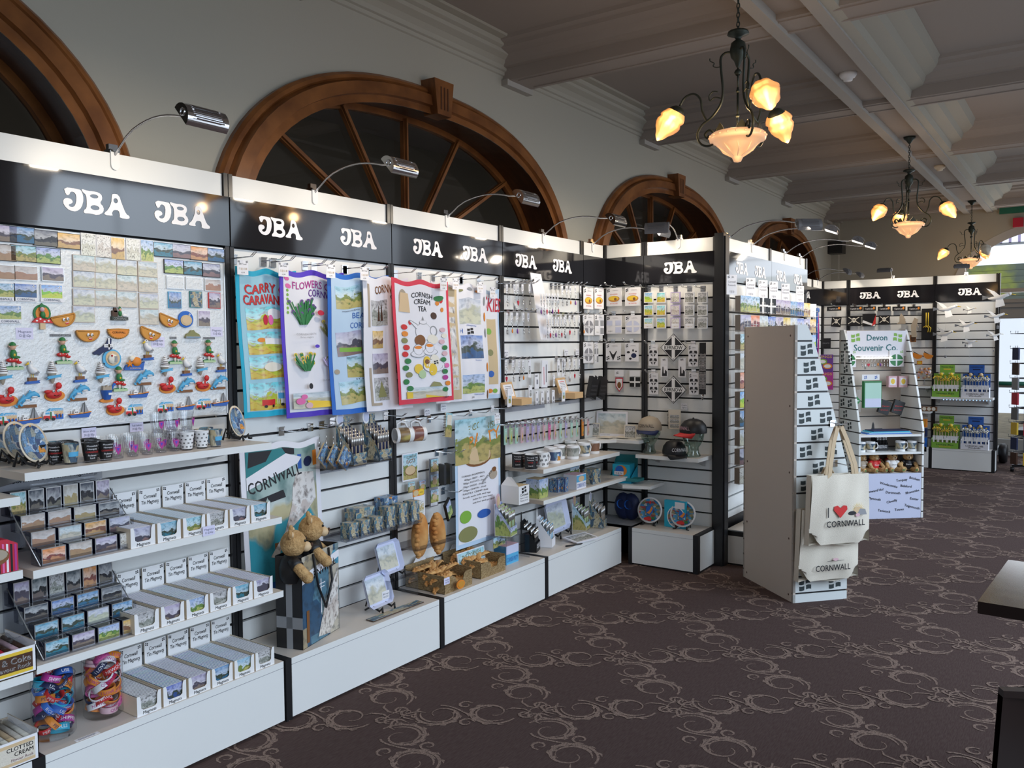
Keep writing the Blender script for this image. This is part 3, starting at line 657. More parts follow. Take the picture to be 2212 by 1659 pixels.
chandelier((12.2, -1.72, 2.566), (180, 60, 300), 3.33, 'farthest chandelier, beside the bright end window, one shade unlit', off=2)
# ================================================================ SLATWALL DISPLAY UNITS
ZT, ZH1, ZH0 = 2.294, 2.198, 1.99
GR = [1.877-0.1015*k for k in range(20)]      # heights of the slots
PD = 0.333                                    # plinth depth
def slat_unit(label, origin, rz, w, logos=(), plinth=True, post_l=True, post_r=False, ph=0.262, pd=PD, zt=ZT, lowest=0.30, zh1=ZH1, zh0=ZH0, pw=None, end_r=False, end_l=False, px0=0.02, label_p='white plinth under the display', end_w=False):
    r = thing('slatwall_unit', label, 'display unit', origin, rz, 'slatwall display units')
    g = 0.022
    p = MB(); p.box(g, w-g, 0.018, 0.04, 0.02, zt, 'black')
    zs = [z for z in GR if z > lowest-0.05] + [lowest-0.06]
    top = zh0-0.006
    for z in zs:
        if z+0.006 < top: p.box(g, w-g, 0.0, 0.018, z+0.006, top, 'slat_white')
        top = z-0.006
    p.build('slat_panel', r)
    t = MB(); t.box(g, w-g, -0.004, 0.014, zh1+0.002, zt, 'laminate'); t.build('top_panel', r)
    h = MB(); h.box(0.002, w-0.002, -0.022, -0.003, zh0, zh1, 'sign_black', front='sign_black')
    ho = h.build('header_board', r)
    for cx in logos: h = MB(); jba(h, cx*w, (zh0+zh1)/2+0.002, 0.094, y=-0.0235); h.build('lettering', ho)
    def post(x):
        q = MB(); q.box(x-g, x-0.002, -0.014, 0.04, 0.0, zt+0.004, 'black_plastic'); q.box(x+0.002, x+g, -0.014, 0.04, 0.0, zt+0.004, 'black_plastic'); q.box(x-0.003, x+0.003, -0.006, 0.04, 0, zt, 'black')
        q.build('upright', r)
    if post_l: post(0)
    if post_r: post(w)
    if plinth:
        a, b = px0, (pw or w)-0.02
        r2 = thing('plinth', label_p, 'plinth', origin, rz, 'white plinths under the slatwall')
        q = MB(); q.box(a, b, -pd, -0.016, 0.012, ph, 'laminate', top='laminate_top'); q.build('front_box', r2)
        q = MB(); q.box(a-0.004, b+0.004, -pd+0.02, -0.016, 0.0, ph-0.025, 'black'); q.box(a-0.03, a-0.0, -pd+0.002, -0.016, 0.0, ph-0.001, 'black')
        if end_l: q.box(a-0.06, a-0.03, -pd+0.002, -0.016, 0.0, ph-0.001, 'black')
        if end_r:
            q.box(b, b+0.035, -pd+0.001, -0.02, 0, ph+0.001, 'black')
        q.build('frame', r2)
        q = MB(); q.box(a-0.001, b+0.001, -pd-0.001, -pd+0.002, ph-0.028, ph-0.0265, 'ink_grey')
        if end_r: q.box(b+0.031, b+0.037, -pd+0.04, -0.02, 0.015, ph-0.01, 'laminate')
        if end_w: q.box(a-0.034, a-0.029, -pd+0.004, -0.02, 0.012, ph-0.035, 'laminate')
        q.build('edging', r2)
    return r
slat_unit('slatwall bay at the far left edge, mostly out of frame, with rock cartons', (0.285, 0, 0), 0, 1.0, label_p='white plinth at the far left edge, almost wholly out of frame')
slat_unit('leftmost full slatwall bay carrying the magnet board and shelves of tin magnets', (1.287, 0, 0), 0, 1.0, (0.42, 0.775), end_l=True, label_p='white plinth under the tin magnet shelves, leftmost in view, holding the two jars')
slat_unit('slatwall bay hung with the turquoise and blue tea towels, teddy bag on its plinth', (2.29, 0, 0), 0, 1.0, (0.27, 0.76), label_p='white plinth carrying the black teddy bag')
slat_unit('slatwall bay behind the red bordered tea towel and pasty goods', (3.292, 0, 0), 0, 1.0, (0.29, 0.72), label_p='white plinth carrying the pasty boxes')
slat_unit('slatwall bay of keyrings and mugs left of the inner corner', (4.294, 0, 0), 0, 1.0, (0.26, 0.71), label_p='white plinth of pens and trays left of the inner corner')
slat_unit('narrow slatwall strip on the window wall just left of the inner corner', (5.296, 0, 0), 0, 0.345, (), plinth=False)
slat_unit('narrow slatwall strip right of the inner corner with round and square stickers', (5.646, -0.003, 0), R90, 0.335, (), plinth=False)
slat_unit('slatwall bay with the KERNOW diamond signs and caps', (5.646, -0.338, 0), R90, 0.545, (0.52,), post_r=True, end_r=True, px0=0.06, pw=0.535, label_p='white plinth with two round plates, under the KERNOW signs')
# postcard wing
slat_unit('projecting slatwall wing holding the first half of the postcard racks', (5.70, -0.92, 0), 0, 0.965, (0.30, 0.72), lowest=0.36, ph=0.24, pd=0.30, end_w=True, label_p='low plinth at the near end of the postcard wing behind the tower')
slat_unit('projecting slatwall wing, farther half of the postcard racks', (6.665, -0.92, 0), 0, 1.0, (0.25, 0.72), post_r=True, lowest=0.36, ph=0.24, pd=0.30, label_p='low plinth at the far end of the postcard wing')
q = MB(); q.box(5.60, 5.70, -0.95, -0.885, 0, ZT+0.02, 'black_plastic'); q.box(5.615, 5.685, -0.96, -0.95, 0, ZT, 'black'); o = q.build('corner_post'); tag(o, 'wide black corner post between the KERNOW bay and the postcard wing', 'post')
q = MB(); q.box(5.66, 5.74, -0.05, 0.02, 0, 0.26, 'black'); q.box(5.30, 5.62, -0.06, -0.02, 0, 0.26, 'black'); q.box(5.58, 5.64, -0.33, -0.02, 0, 0.255, 'black'); o = q.build('corner_shade_filler'); tag(o, 'black kickboard for the shade in the inner corner gap below the slat panels', 'filler')  # black boxes stand in for the dark of the open corner gap
XB2 = 11.5
slat_unit('narrow far slatwall strip left of the pirate goods', (XB2, -0.075, 0), R90, 0.33, (), zt=2.348, zh1=2.25, zh0=2.035, plinth=False)
slat_unit('far slatwall bay with pirate hats, sheriff sets and plush pasties', (XB2, -0.405, 0), R90, 1.012, (0.26, 0.70), zt=2.348, zh1=2.25, zh0=2.035, pd=0.2, label_p='far white plinth under the pirate goods')
slat_unit('far slatwall bay of hanging gulls and bee windmills at the end of the run', (XB2, -1.417, 0), R90, 0.672, (0.56,), zt=2.348, zh1=2.25, zh0=2.035, post_r=True, end_r=True, pd=0.2, label_p='far white plinth under the bee windmills, at the end of the run')
slat_unit('distant slatwall bay partly hidden behind the postcard wing', (10.25, -0.07, 0), 0, 0.75, (0.62,), zt=2.348, zh1=2.25, zh0=2.035, plinth=False)
slat_unit('narrow distant slatwall strip with ribbon whips, in the far corner', (11.0, -0.07, 0), 0, 0.48, (), zt=2.348, zh1=2.25, zh0=2.035, plinth=False)
# ---------------------------------------------------------------- shelves
def shelf(label, x, y, z, w, d, rz=0.0, th=0.026, brackets=True):
    r = thing('shelf', label, 'shelf', (x, y, z), rz)
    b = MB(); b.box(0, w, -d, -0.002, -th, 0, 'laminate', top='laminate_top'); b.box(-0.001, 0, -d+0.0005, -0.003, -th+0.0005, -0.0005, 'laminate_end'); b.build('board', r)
    if brackets:
        for q in (0.06, w-0.06):
            k = MB(); k.add([(q-0.006, -0.003, -th), (q-0.006, -d*0.75, -th), (q-0.006, -0.003, -th-0.06), (q+0.006, -0.003, -th), (q+0.006, -d*0.75, -th), (q+0.006, -0.003, -th-0.06)], [(0, 1, 2), (3, 5, 4), (0, 3, 4, 1), (1, 4, 5, 2)], 'silver'); k.build('bracket', r)
    return r
SZ1, SZ2, SZ3, PZ = 1.174, 0.862, 0.556, 0.262
shelf('long white shelf of shot glasses and souvenir plates under the magnet board', 1.275, 0, SZ1, 0.955, 0.332)
shelf('white shelf of tin magnet boxes, upper of the two below the shot glasses', 1.29, 0, SZ2, 0.985, 0.332)
shelf('white shelf of tin magnet boxes, lower of the two, just above the plinth', 1.29, 0, SZ3, 0.985, 0.332)
shelf('white shelf end at the far left edge, level with the souvenir magnet sign', 0.3, 0, 1.105, 0.955, 0.34)
shelf('short end of a white shelf at the left edge under the pink striped pack', 0.3, 0, 0.875, 0.955, 0.34)
shelf('short end of a white shelf at the left edge under the cola rock box', 0.3, 0, 0.545, 0.975, 0.34)
# ---------------------------------------------------------------- clip-on display lamps
def lamp(loc, rz, label, L=0.53, rise=0.02, style='chrome', lit=True, turn=0.0, tilt=0.85):
    r = thing('display_lamp', label, 'lamp', loc, rz, 'clip-on display lamps')
    c = MB(); c.box(-0.017, 0.017, -0.012, -0.004, -0.045, 0.005, 'white'); c.disc(0, -0.0455, 0.0168, 0.017, 'white', -0.0123, -0.005)
    c.box(-0.02, 0.02, -0.012, 0.03, 0.004, 0.014, 'chrome'); c.box(-0.018, 0.018, 0.0, 0.02, 0.012, 0.035, 'chrome'); c.build('clamp', r)
    a = MB(); P = []
    for i in range(13):
        t = i/12; P.append((0, -0.0-L*t, 0.022+0.06*sin(pi*min(1, t*1.15)/1.15*1.0)*1.0 - (0.035*(1-min(1, t*5))) + rise*t))
    a.tube(P, 0.0045, 'lamp_body', 6); a.build('arm', r)
    hM = Matrix.Translation((0, -L, P[-1][2])) @ Matrix.Rotation(turn, 4, 'Z') @ Matrix.Rotation(tilt, 4, 'X')
    hd = MB(); n = 10; prof = []
    m1 = 'chrome' if style == 'chrome' else 'lamp_grey'
    # half-round reflector housing: axis along x, opening downwards and back to the panel
    sec = [(0.045*cos(t)*1.0-0.03, 0.04*sin(t)-0.005) for t in np.linspace(pi*1.02, -0.1, n)]
    vs = [(-0.08, y, z) for y, z in sec]+[(0.08, y, z) for y, z in sec]
    vs = [(-v[0], v[1], v[2]) for v in vs]
    hd.add(vs, [(i, i+1, n+i+1, n+i) for i in range(n-1)], m1, smooth=True, M=hM)
    hd.add(vs, [tuple(range(n)), tuple(range(2*n-1, n-1, -1))], m1, M=hM)
    for s_ in (-0.081, 0.081):
        hd.tube([hM @ Vector((s_, 0.012*cos(t)-0.03, 0.012*sin(t)+0.01)) for t in np.linspace(0, 2*pi, 9)], 0.003, m1, 5, caps=False)
    for k in range(8): hd.box(-0.055, 0.055, -0.075+k*0.01, -0.072+k*0.01, 0.02+0.016*sin(pi*(k+0.5)/8), 0.024+0.016*sin(pi*(k+0.5)/8), m1, M=hM)
    ho = hd.build('lamp_head', r)
    gl = MB(); gl.add([hM @ Vector(v) for v in ((-0.076, -0.070, -0.003), (0.076, -0.070, -0.003), (0.076, 0.012, -0.008), (-0.076, 0.012, -0.008))], [(0, 3, 2, 1)], 'tube_lit' if lit else 'pane'); gl.build('diffuser', ho)
    if lit:
        l = bpy.data.lights.new('lamp_light', 'AREA'); l.shape = 'RECTANGLE'; l.size, l.size_y = 0.11, 0.07; l.energy = 5.5; l.color = (1.0, 0.86, 0.68); l.spread = radians(150)
        o = bpy.data.objects.new('lamp_light', l); COL.objects.link(o); o.parent = r
        o.location = (0, -L-0.01, P[-1][2]-0.03); o.rotation_euler = Vector((0, 0.72, -0.70)).to_track_quat('-Z', 'Y').to_euler()
    return r
mat('tube_lit', (1, 1, 1), 0.5, emit=(1.0, 0.90, 0.75), es=6.0)
for x, lb in ((1.79, 'chrome display lamp over the magnet board, nearest of the row'), (2.78, 'chrome display lamp over the turquoise tea towel bay'),
              (3.77, 'chrome display lamp over the red bordered tea towel bay'), (4.79, 'chrome display lamp over the keyring bay'), (5.46, 'display lamp over the narrow strip left of the inner corner')):
    lamp((x, 0, ZT), 0, lb, style='chrome' if x < 5.4 else 'grey')
lamp((5.646, -0.60, ZT), R90, 'grey display lamp over the KERNOW bay, reaching towards the camera', L=0.35, style='grey', turn=0.3)
for x, lb in ((5.75, 'display lamp at the near end of the postcard wing, its lit face showing bright'), (6.25, 'display lamp over the middle of the postcard wing'), (7.05, 'display lamp over the far half of the postcard wing'), (7.5, 'display lamp at the far end of the postcard wing, tilted with a pale glass')):
    lamp((x, -0.92, ZT), 0, lb, style='grey', L=0.55, turn=-0.9 if x < 6 else 0.2, tilt=0.9 if x < 6 else 0.4)
for y, lb in ((-0.93, 'grey display lamp over the pirate goods at the far end'), (-1.75, 'grey display lamp over the hanging gulls, in front of the end window')):
    lamp((XB2, y, 2.348), R90, lb, L=0.45, style='grey', turn=0.2 if y < -1 else -0.1, tilt=0.2)
for x, lb in ((10.6, 'small distant display lamp in the far corner, left of two'), (11.25, 'small distant display lamp in the far corner, right of two')):
    lamp((x, -0.07, 2.348), 0, lb, L=0.5, style='grey')
# ================================================================ MAGNET BOARD
BD = -0.016
mb = MB(); mb.box(1.30, 2.255, BD, -0.002, 1.278, 1.974, 'steel_board')
for z in (1.272, 1.972): mb.box(1.295, 2.26, BD-0.004, -0.002, z, z+0.006, 'silver')
mb.box(2.253, 2.259, BD-0.004, -0.002, 1.272, 1.978, 'silver')
o = mb.build('magnet_board'); tag(o, 'large galvanised steel board covered in fridge magnets', 'magnet board')
def zc(px, py, region=2):
    return (px/4.254, (600 if region == 2 else 240)+py/4.254)
def board_at(px, py, region=2):
    a, b = zc(px, py, region); return U(a, b, Y=BD)
def card(m, w=0.078, h=0.053, edge='white', t=0.005):
    def f():
        b = MB(); b.box(-w/2, w/2, -t, 0, -h/2, h/2, edge, front=edge); b.add([(-w/2+0.002, -t-0.0005, -h/2+0.002), (w/2-0.002, -t-0.0005, -h/2+0.002), (w/2-0.002, -t-0.0005, h/2-0.002), (-w/2+0.002, -t-0.0005, h/2-0.002)], [(0, 1, 2, 3)], m)
        o = b.build('picture_magnet'); o['category'] = 'magnet'; return o
    return f
def put_card(key, px, py, reg, m, label, group, w=0.078, h=0.053, edge='white'):
    p = board_at(px, py, reg); p.z = p.z; o = inst(key, card(m, w, h, edge), (p.x, BD-0.001, p.z), 0, label, group)
    return o
cols = [('left edge', 0)]
G1 = 'top row of photo magnets'
for i, (x, y, m, d) in enumerate([(30, 1125, 'pic_dusk', 'pink dusk'), (195, 1140, 'pic_sea', 'engine house'), (415, 1170, 'pic_dark', 'black flag and crest'), (622, 1195, 'pic_sunset', 'golden still life')]):
    put_card('L'+m, x, y, 1, m, 'landscape %s magnet, %s in the top row of the board' % (d, ordinal(i)), G1, 0.086, 0.056, 'black')
for i, (x, y, m, d) in enumerate([(805, 1230, 'pic_map', 'grey map'), (945, 1245, 'pic_map', 'grey drawing'), (1075, 1265, 'pic_sunset', 'harbour painting'), (1215, 1275, 'pic_map', 'county crest'), (1345, 1285, 'pic_green', 'green pixie')]):
    put_card('P'+m, x, y, 1, m, 'upright %s magnet, %s of the upright ones in the top row' % (d, ordinal(i)), G1, 0.056, 0.084, 'white')
for i, (x, y, m, d) in enumerate([(1495, 1275, 'pic_sea', 'blue bay'), (1660, 1290, 'pic_dusk', 'pink evening'), (1825, 1310, 'pic_sunset', 'orange sunset'), (1975, 1325, 'pic_sea', 'island')]):
    put_card('L'+m, x, y, 1, m, '%s photo magnet, %s in the top right group' % (d, ordinal(i)), G1, 0.086, 0.056, 'black')
for i, (x, y, m, d) in enumerate([(20, 1300, 'pic_sand', 'sandy cliff'), (210, 1310, 'pic_green', 'turquoise harbour'), (437, 1330, 'pic_green', 'green cliffs'), (1590, 1430, 'pic_green', 'turquoise beach'), (1765, 1445, 'pic_sea', 'coastal town'), (1935, 1465, 'pic_dusk', 'stormy wave')]):
    put_card('L'+m, x, y, 1, m, '%s photo magnet in the second row of the steel board, %s group' % (d, 'left' if x < 600 else 'right'), 'second row of photo magnets', 0.086, 0.056, 'black')
for i, (x, y, m, d) in enumerate([(20, 1480, 'pic_sand', 'pink sand writing'), (235, 1490, 'pic_sand', 'brown sand writing'), (480, 1500, 'pic_dusk', 'dark wet sand'), (1605, 1575, 'steel_board', 'blank pale'), (1778, 1585, 'steel_board', 'plain silvery'), (1950, 1600, 'pic_sand', 'Looe sand writing')]):
    put_card('A'+m, x, y, 1, m, '%s magnet in a clear frame, third row, %s group' % (d, 'left' if x < 600 else 'right'), 'clear framed magnets in the third row', 0.078, 0.050, 'silver')
def cornwall_card(m, edge='paper'):
    def f():
        b = MB(); w, h = 0.078, 0.062; b.box(-w/2, w/2, -0.005, 0, -h/2, h/2, edge); b.quad((-w/2+0.003, -0.0055, -h/2+0.014), (w/2-0.003, -0.0055, -h/2+0.014), (w/2-0.003, -0.0055, h/2-0.003), (-w/2+0.003, -0.0055, h/2-0.003), m)
        b.text('CORNWALL', 0, -h/2+0.007, 0.008, 'navy', y=-0.006, w=0.06); b.box(w/2-0.018, w/2-0.006, -0.006, -0.0055, h/2-0.011, h/2-0.009, 'white'); b.box(w/2-0.013, w/2-0.011, -0.006, -0.0055, h/2-0.016, h/2-0.004, 'white')
        o = b.build('picture_magnet'); o['category'] = 'magnet'; return o
    return f
for i, (x, y, m, d) in enumerate([(20, 130, 'pic_green', 'bay'), (230, 135, 'pic_sea', 'harbour'), (470, 143, 'pic_cartoon', 'green hill with signpost'), (85, 335, 'pic_green', 'cream tea view')]):
    p = board_at(x, y); inst('CW'+m, cornwall_card(m), (p.x, BD-0.001, p.z), 0, 'white bordered CORNWALL magnet with a %s picture, left side of the board' % d, 'CORNWALL lettered picture magnets')
for r, L in enumerate([[(765, 1400), (965, 1420), (1160, 1440), (1350, 1455)], [(765, 1545), (965, 1560), (1160, 1580), (1355, 1595)], [(765, 1712), (965, 1722), (1160, 1732), (1360, 1747)], [(765, 1867), (1365, 1892)]]):
    for c, (x, y) in enumerate(L):
        put_card('wash', x, y, 1, 'pic_wash', 'pale watercolour magnet, row %s, column %s of its block' % (['one', 'two', 'three', 'four'][r], ['one', 'two', 'three', 'four'][c if len(L) > 2 else c*3]), 'pale watercolour picture magnets', 0.082, 0.060, 'board_dim_grey')
for i, (x, y, m, c) in enumerate([(1600, 205, 'pic_sea', 'skyblue'), (1795, 200, 'pic_gift', 'teal'), (1965, 210, 'pic_dusk', 'red'), (1870, 375, 'pic_dusk', 'paper')]):
    put_card('S'+m+c, x, y, 2, m, ['square multi-view magnet with pale blue frame', 'square multi-view magnet with teal frame', 'square view magnet with red frame', 'square white framed magnet of an island'][i], 'small square view magnets', 0.058, 0.066, c)
def price(label, px, py, l1, l2, Y=BD-0.001, w=0.058, h=0.040, reg=2, pt=None, rz=0, col='light_tag'):
    p = pt if pt is not None else board_at(px, py, reg)
    b = MB(); b.box(-w/2, w/2, -0.001, 0, -h/2, h/2, col); b.text(l1, 0, h*0.16, h*0.2, 'navy', y=-0.0013, w=w*0.78); b.text(l2, 0, -h*0.18, h*0.22, 'navy', y=-0.0013, w=w*0.7)
    o = b.build('price_label', loc=p, rot=(0, 0, rz)); tag(o, label, 'price label', 'small printed price labels'); return o
price('price label reading Magnets 12 @ 62p on the left of the board', 225, 512, 'Magnets', '12 @ 62p'); price('price label reading Magnets 12 @ 62p at the right edge of the board', 1990, 497, 'Magnets', '12 @ 62p')
price('price label reading 24 @ 62p beside the pasty magnets', 1450, 592, '6F Pasty magnet', '24 @ 62p')
for t, x, y in (('PERRANPORTH', 555, 552), ('LOOE', 1590, 573), ('MARAZION', 1920, 575)):
    p = board_at(x, y); b = MB(); w = 0.0065*len(t)+0.004; b.box(-w/2, w/2, -0.001, 0, -0.005, 0.005, 'grey'); b.text(t, 0, 0, 0.007, 'ink', y=-0.0013, w=w*0.95); o = b.build('place_name_strip', loc=(p.x, BD-0.001, p.z+0.009)); tag(o, 'grey name strip reading %s above a pixie magnet' % t, 'label')
# --- moulded figure magnets
def mk(name, fn):
    def f():
        b = MB(); fn(b); o = b.build(name); o['category'] = 'magnet'; return o
    return f
def pixie(b):
    b.disc(0, -0.040, 0.030, 0.007, 'green', -0.010, 0, 12); b.box(-0.028, 0.028, -0.012, -0.009, -0.047, -0.038, 'palegreen')
    b.ball((-0.003, -0.008, -0.028), (0.005, 0.005, 0.012), 'bone', 8); b.ball((0.010, -0.008, -0.03), (0.004, 0.004, 0.01), 'bone', 8)
    b.ball((-0.006, -0.009, -0.014), (0.022, 0.009, 0.008), 'red', 10); b.ball((0.014, -0.010, -0.022), (0.010, 0.007, 0.005), 'red', 8)
    for x, z in ((-0.018, -0.012), (-0.008, -0.010), (0.004, -0.013)): b.ball((x, -0.017, z), 0.0022, 'bone', 6)
    b.ball((-0.004, -0.011, 0.006), (0.012, 0.009, 0.018), 'green', 10); b.ball((0.006, -0.014, -0.004), (0.012, 0.006, 0.005), 'green', 8); b.ball((-0.004, -0.019, 0.004), (0.004, 0.003, 0.005), 'yellow', 6)
    b.ball((-0.006, -0.012, 0.030), (0.010, 0.009, 0.010), 'skin', 10); b.poly([(0.002, 0.030), (0.014, 0.038), (0.004, 0.034)], 'skin', -0.014, -0.008); b.poly([(-0.014, 0.030), (-0.022, 0.036), (-0.014, 0.034)], 'skin', -0.014, -0.008)
    b.lathe([(0.012, 0.036), (0.010, 0.042), (0.006, 0.047), (0.0, 0.049)], 'green', 10, M=Matrix.Translation((-0.006, -0.011, 0)))
def gull(b):
    b.box(-0.014, 0.014, -0.012, 0, -0.030, -0.018, 'brown'); b.box(-0.012, 0.012, -0.013, 0, -0.036, -0.030, 'bone')
    b.poly([(-0.024, -0.040), (0.024, -0.038), (0.020, -0.032), (0.024, -0.028), (-0.020, -0.031), (-0.024, -0.034)], 'blue', -0.014, -0.002)
    b.tube([(-0.004, -0.008, -0.018), (-0.004, -0.008, -0.006)], 0.0015, 'yellow', 5); b.tube([(0.003, -0.008, -0.018), (0.003, -0.008, -0.006)], 0.0015, 'yellow', 5)
    b.tube([(0.020, -0.006, -0.010), (0.010, -0.010, 0.000), (0.0, -0.011, 0.008), (-0.008, -0.011, 0.018), (-0.008, -0.011, 0.030)], [0.002, 0.010, 0.013, 0.008, 0.007], 'white', 8)
    b.ball((0.010, -0.017, 0.0), (0.011, 0.004, 0.006), 'grey', 8); b.ball((-0.008, -0.012, 0.034), 0.0085, 'white', 8)
    b.tube([(-0.013, -0.013, 0.033), (-0.024, -0.013, 0.026)], [0.0045, 0.002], 'yellow', 6); b.ball((-0.010, -0.019, 0.037), 0.0018, 'black', 5)
def icecream(b):
    b.lathe([(0.002, -0.042), (0.006, -0.034), (0.013, -0.008), (0.014, -0.002)], 'tan', 10, M=Matrix.Translation((0, -0.010, 0)))
    prof = []
    for i in range(16): prof.append((0.0165*(1-i/15)**0.7*(1+0.10*cos(i*pi))+0.0006, -0.004+0.044*i/15))
    b.lathe(prof, 'white', 12, M=Matrix.Translation((0, -0.010, 0)))
    for i in range(5): b.tube([(0.016*(1-i/6)*cos(t), -0.010-0.016*(1-i/6)*sin(t), 0.002+i*0.007+0.004*t/pi) for t in np.linspace(0.1, pi-0.1, 6)], 0.0013, 'darkbrown', 4)
    b.ball((0.014, -0.012, 0.030), 0.003, 'darkbrown', 6)
    b.poly([(-0.026, -0.018), (-0.018, -0.014), (0.018, -0.010), (0.027, -0.008), (0.022, -0.015), (0.026, -0.020), (0.016, -0.019), (-0.016, -0.024), (-0.027, -0.028), (-0.020, -0.022)], 'skyblue', -0.026, -0.018)
def crab(b):
    b.disc(0.006, -0.010, 0.036, 0.020, 'orange', -0.006, 0, 14); b.ball((0, -0.012, -0.004), (0.028, 0.012, 0.016), 'red', 12)
    b.ball((0.016, -0.014, 0.026), (0.012, 0.008, 0.013), 'red', 8); b.ball((0.009, -0.014, 0.012), (0.005, 0.005, 0.008), 'red', 8); b.ball((-0.022, -0.014, 0.006), (0.014, 0.008, 0.007), 'red', 8)
    for x in (-0.006, 0.010): b.ball((x, -0.022, 0.008), 0.005, 'white', 8); b.ball((x, -0.0265, 0.008), 0.0022, 'black', 6)
    b.tube([(-0.006, -0.0235, -0.006), (0.004, -0.0245, -0.010), (0.014, -0.0225, -0.006)], 0.0013, 'darkbrown', 4)
def dolphin(b):
    b.box(-0.034, 0.030, -0.010, 0, -0.030, -0.020, 'brown')
    for dx, dz, k in ((0.008, 0.006, 1.0), (-0.014, -0.004, 0.8)):
        P = [(-0.030, -0.022), (-0.020, -0.006), (-0.004, 0.008), (0.012, 0.012), (0.024, 0.006), (0.031, 0.0)]
        b.tube([(dx+x*k, -0.010-0.004*k, dz+z*k) for x, z in P], [0.002, 0.006*k, 0.010*k, 0.010*k, 0.007*k, 0.002], 'skyblue', 8)
        b.poly([(dx-0.006*k, dz+0.014*k), (dx-0.002*k, dz+0.026*k), (dx+0.008*k, dz+0.018*k)], 'skyblue', -0.014, -0.010)
        b.poly([(dx-0.030*k, dz-0.020*k), (dx-0.040*k, dz-0.018*k), (dx-0.032*k, dz-0.030*k), (dx-0.024*k, dz-0.028*k)], 'skyblue', -0.014, -0.010)
        b.tube([(dx+0.002*k, -0.022, dz+0.002), (dx+0.020*k, -0.020, dz+0.002)], [0.003, 0.002], 'white', 5)
def boat(b):
    b.poly([(-0.038, -0.008), (-0.032, -0.018), (0.030, -0.020), (0.040, -0.002), (0.020, -0.006), (-0.030, -0.008)], 'blue', -0.014, 0)
    b.poly([(-0.039, -0.005), (-0.038, -0.008), (0.040, -0.002), (0.041, 0.002), (0.018, -0.004)], 'orange', -0.015, 0)
    b.box(-0.022, -0.004, -0.013, -0.002, -0.006, 0.006, 'white'); b.box(-0.018, -0.009, -0.012, -0.003, 0.006, 0.012, 'white'); b.box(-0.019, -0.014, -0.0135, -0.013, 0.0, 0.003, 'black'); b.box(-0.012, -0.008, -0.0135, -0.013, 0.0, 0.003, 'black')
    b.poly([(0.006, -0.004), (0.016, 0.034), (0.020, 0.034), (0.034, 0.0)], 'grey', -0.009, -0.004); b.tube([(0.017, -0.009, -0.004), (0.018, -0.009, 0.036)], 0.0012, 'iron', 4)
    b.box(0.0, 0.010, -0.012, -0.003, -0.006, 0.0, 'sand'); b.tube([(-0.034, -0.008, -0.006), (-0.034, -0.008, 0.008)], 0.001, 'iron', 4)
def van(b):
    b.poly([(-0.028, -0.014), (0.036, -0.018), (0.036, 0.020), (-0.010, 0.022), (-0.028, 0.008)], 'skyblue', -0.005, 0)
    b.poly([(-0.020, 0.000), (0.036, 0.000), (0.036, 0.012), (-0.018, 0.012)], 'wheat', -0.0056, -0.005); b.poly([(0.004, -0.017), (0.036, -0.018), (0.036, 0.0), (0.010, 0.0)], 'royal', -0.006, -0.005)
    b.poly([(-0.036, -0.016), (-0.002, -0.018), (0.006, -0.012), (0.002, -0.002), (-0.002, 0.010), (-0.034, 0.012), (-0.038, 0.0)], 'white', -0.012, -0.003)
    b.poly([(-0.038, -0.014), (0.004, -0.018), (0.006, -0.006), (-0.010, -0.004), (-0.036, -0.002)], 'red', -0.0135, -0.012); b.box(-0.030, -0.016, -0.0125, -0.012, 0.002, 0.009, 'skyblue')
    for x in (-0.026, -0.004): b.disc(x, -0.016, 0.006, 0.006, 'black', -0.016, -0.012, 10)
    b.box(-0.014, -0.009, -0.014, -0.012, -0.016, 0.010, 'green')
    for x in (0.014, 0.026): b.ball((x, -0.009, 0.0), 0.0035, 'skin', 6); b.box(x-0.002, x+0.002, -0.009, -0.006, -0.012, -0.003, 'brown')
    b.text('Cornwall', 0.012, 0.016, 0.010, 'white', y=-0.0062, w=0.044)
def smile_pasty(b):
    P = [(0.042*cos(t), 0.040*sin(t)*0.95+0.012) for t in np.linspace(pi, 2*pi, 15)]
    b.poly(P, 'pasty_face', -0.011, 0, side='pasty'); b.tube([(x, -0.011, z) for x, z in P], 0.0032, 'pasty', 5)
    b.tube([(-0.042, -0.009, 0.012), (0.042, -0.009, 0.012)], 0.004, 'pasty', 6)
    for x in (-0.001, 0.013): b.ball((x, -0.014, -0.002), (0.006, 0.003, 0.0065), 'white', 8); b.ball((x+0.0015, -0.017, -0.003), 0.0024, 'black', 6)
    b.poly([(0.0, -0.014), (0.016, -0.012), (0.012, -0.020), (0.004, -0.020)], 'red', -0.0125, -0.011); b.poly([(0.001, -0.0145), (0.015, -0.0125), (0.014, -0.0145), (0.003, -0.016)], 'white', -0.0128, -0.0124)
def word_pasty(b):
    P = [(0.040*cos(t), 0.030*sin(t)+0.010) for t in np.linspace(pi, 2*pi, 15)]
    b.poly(P, 'orange', -0.009, 0, side='pasty')
    for x, z in P: b.ball((x, -0.006, z), 0.005, 'pasty', 6)
    b.tube([(-0.040, -0.006, 0.010), (0, -0.006, 0.013), (0.040, -0.006, 0.010)], 0.004, 'pasty', 6); b.text('CORNWALL', 0, 0.001, 0.008, 'ink', y=-0.0095, w=0.052, bold=True)
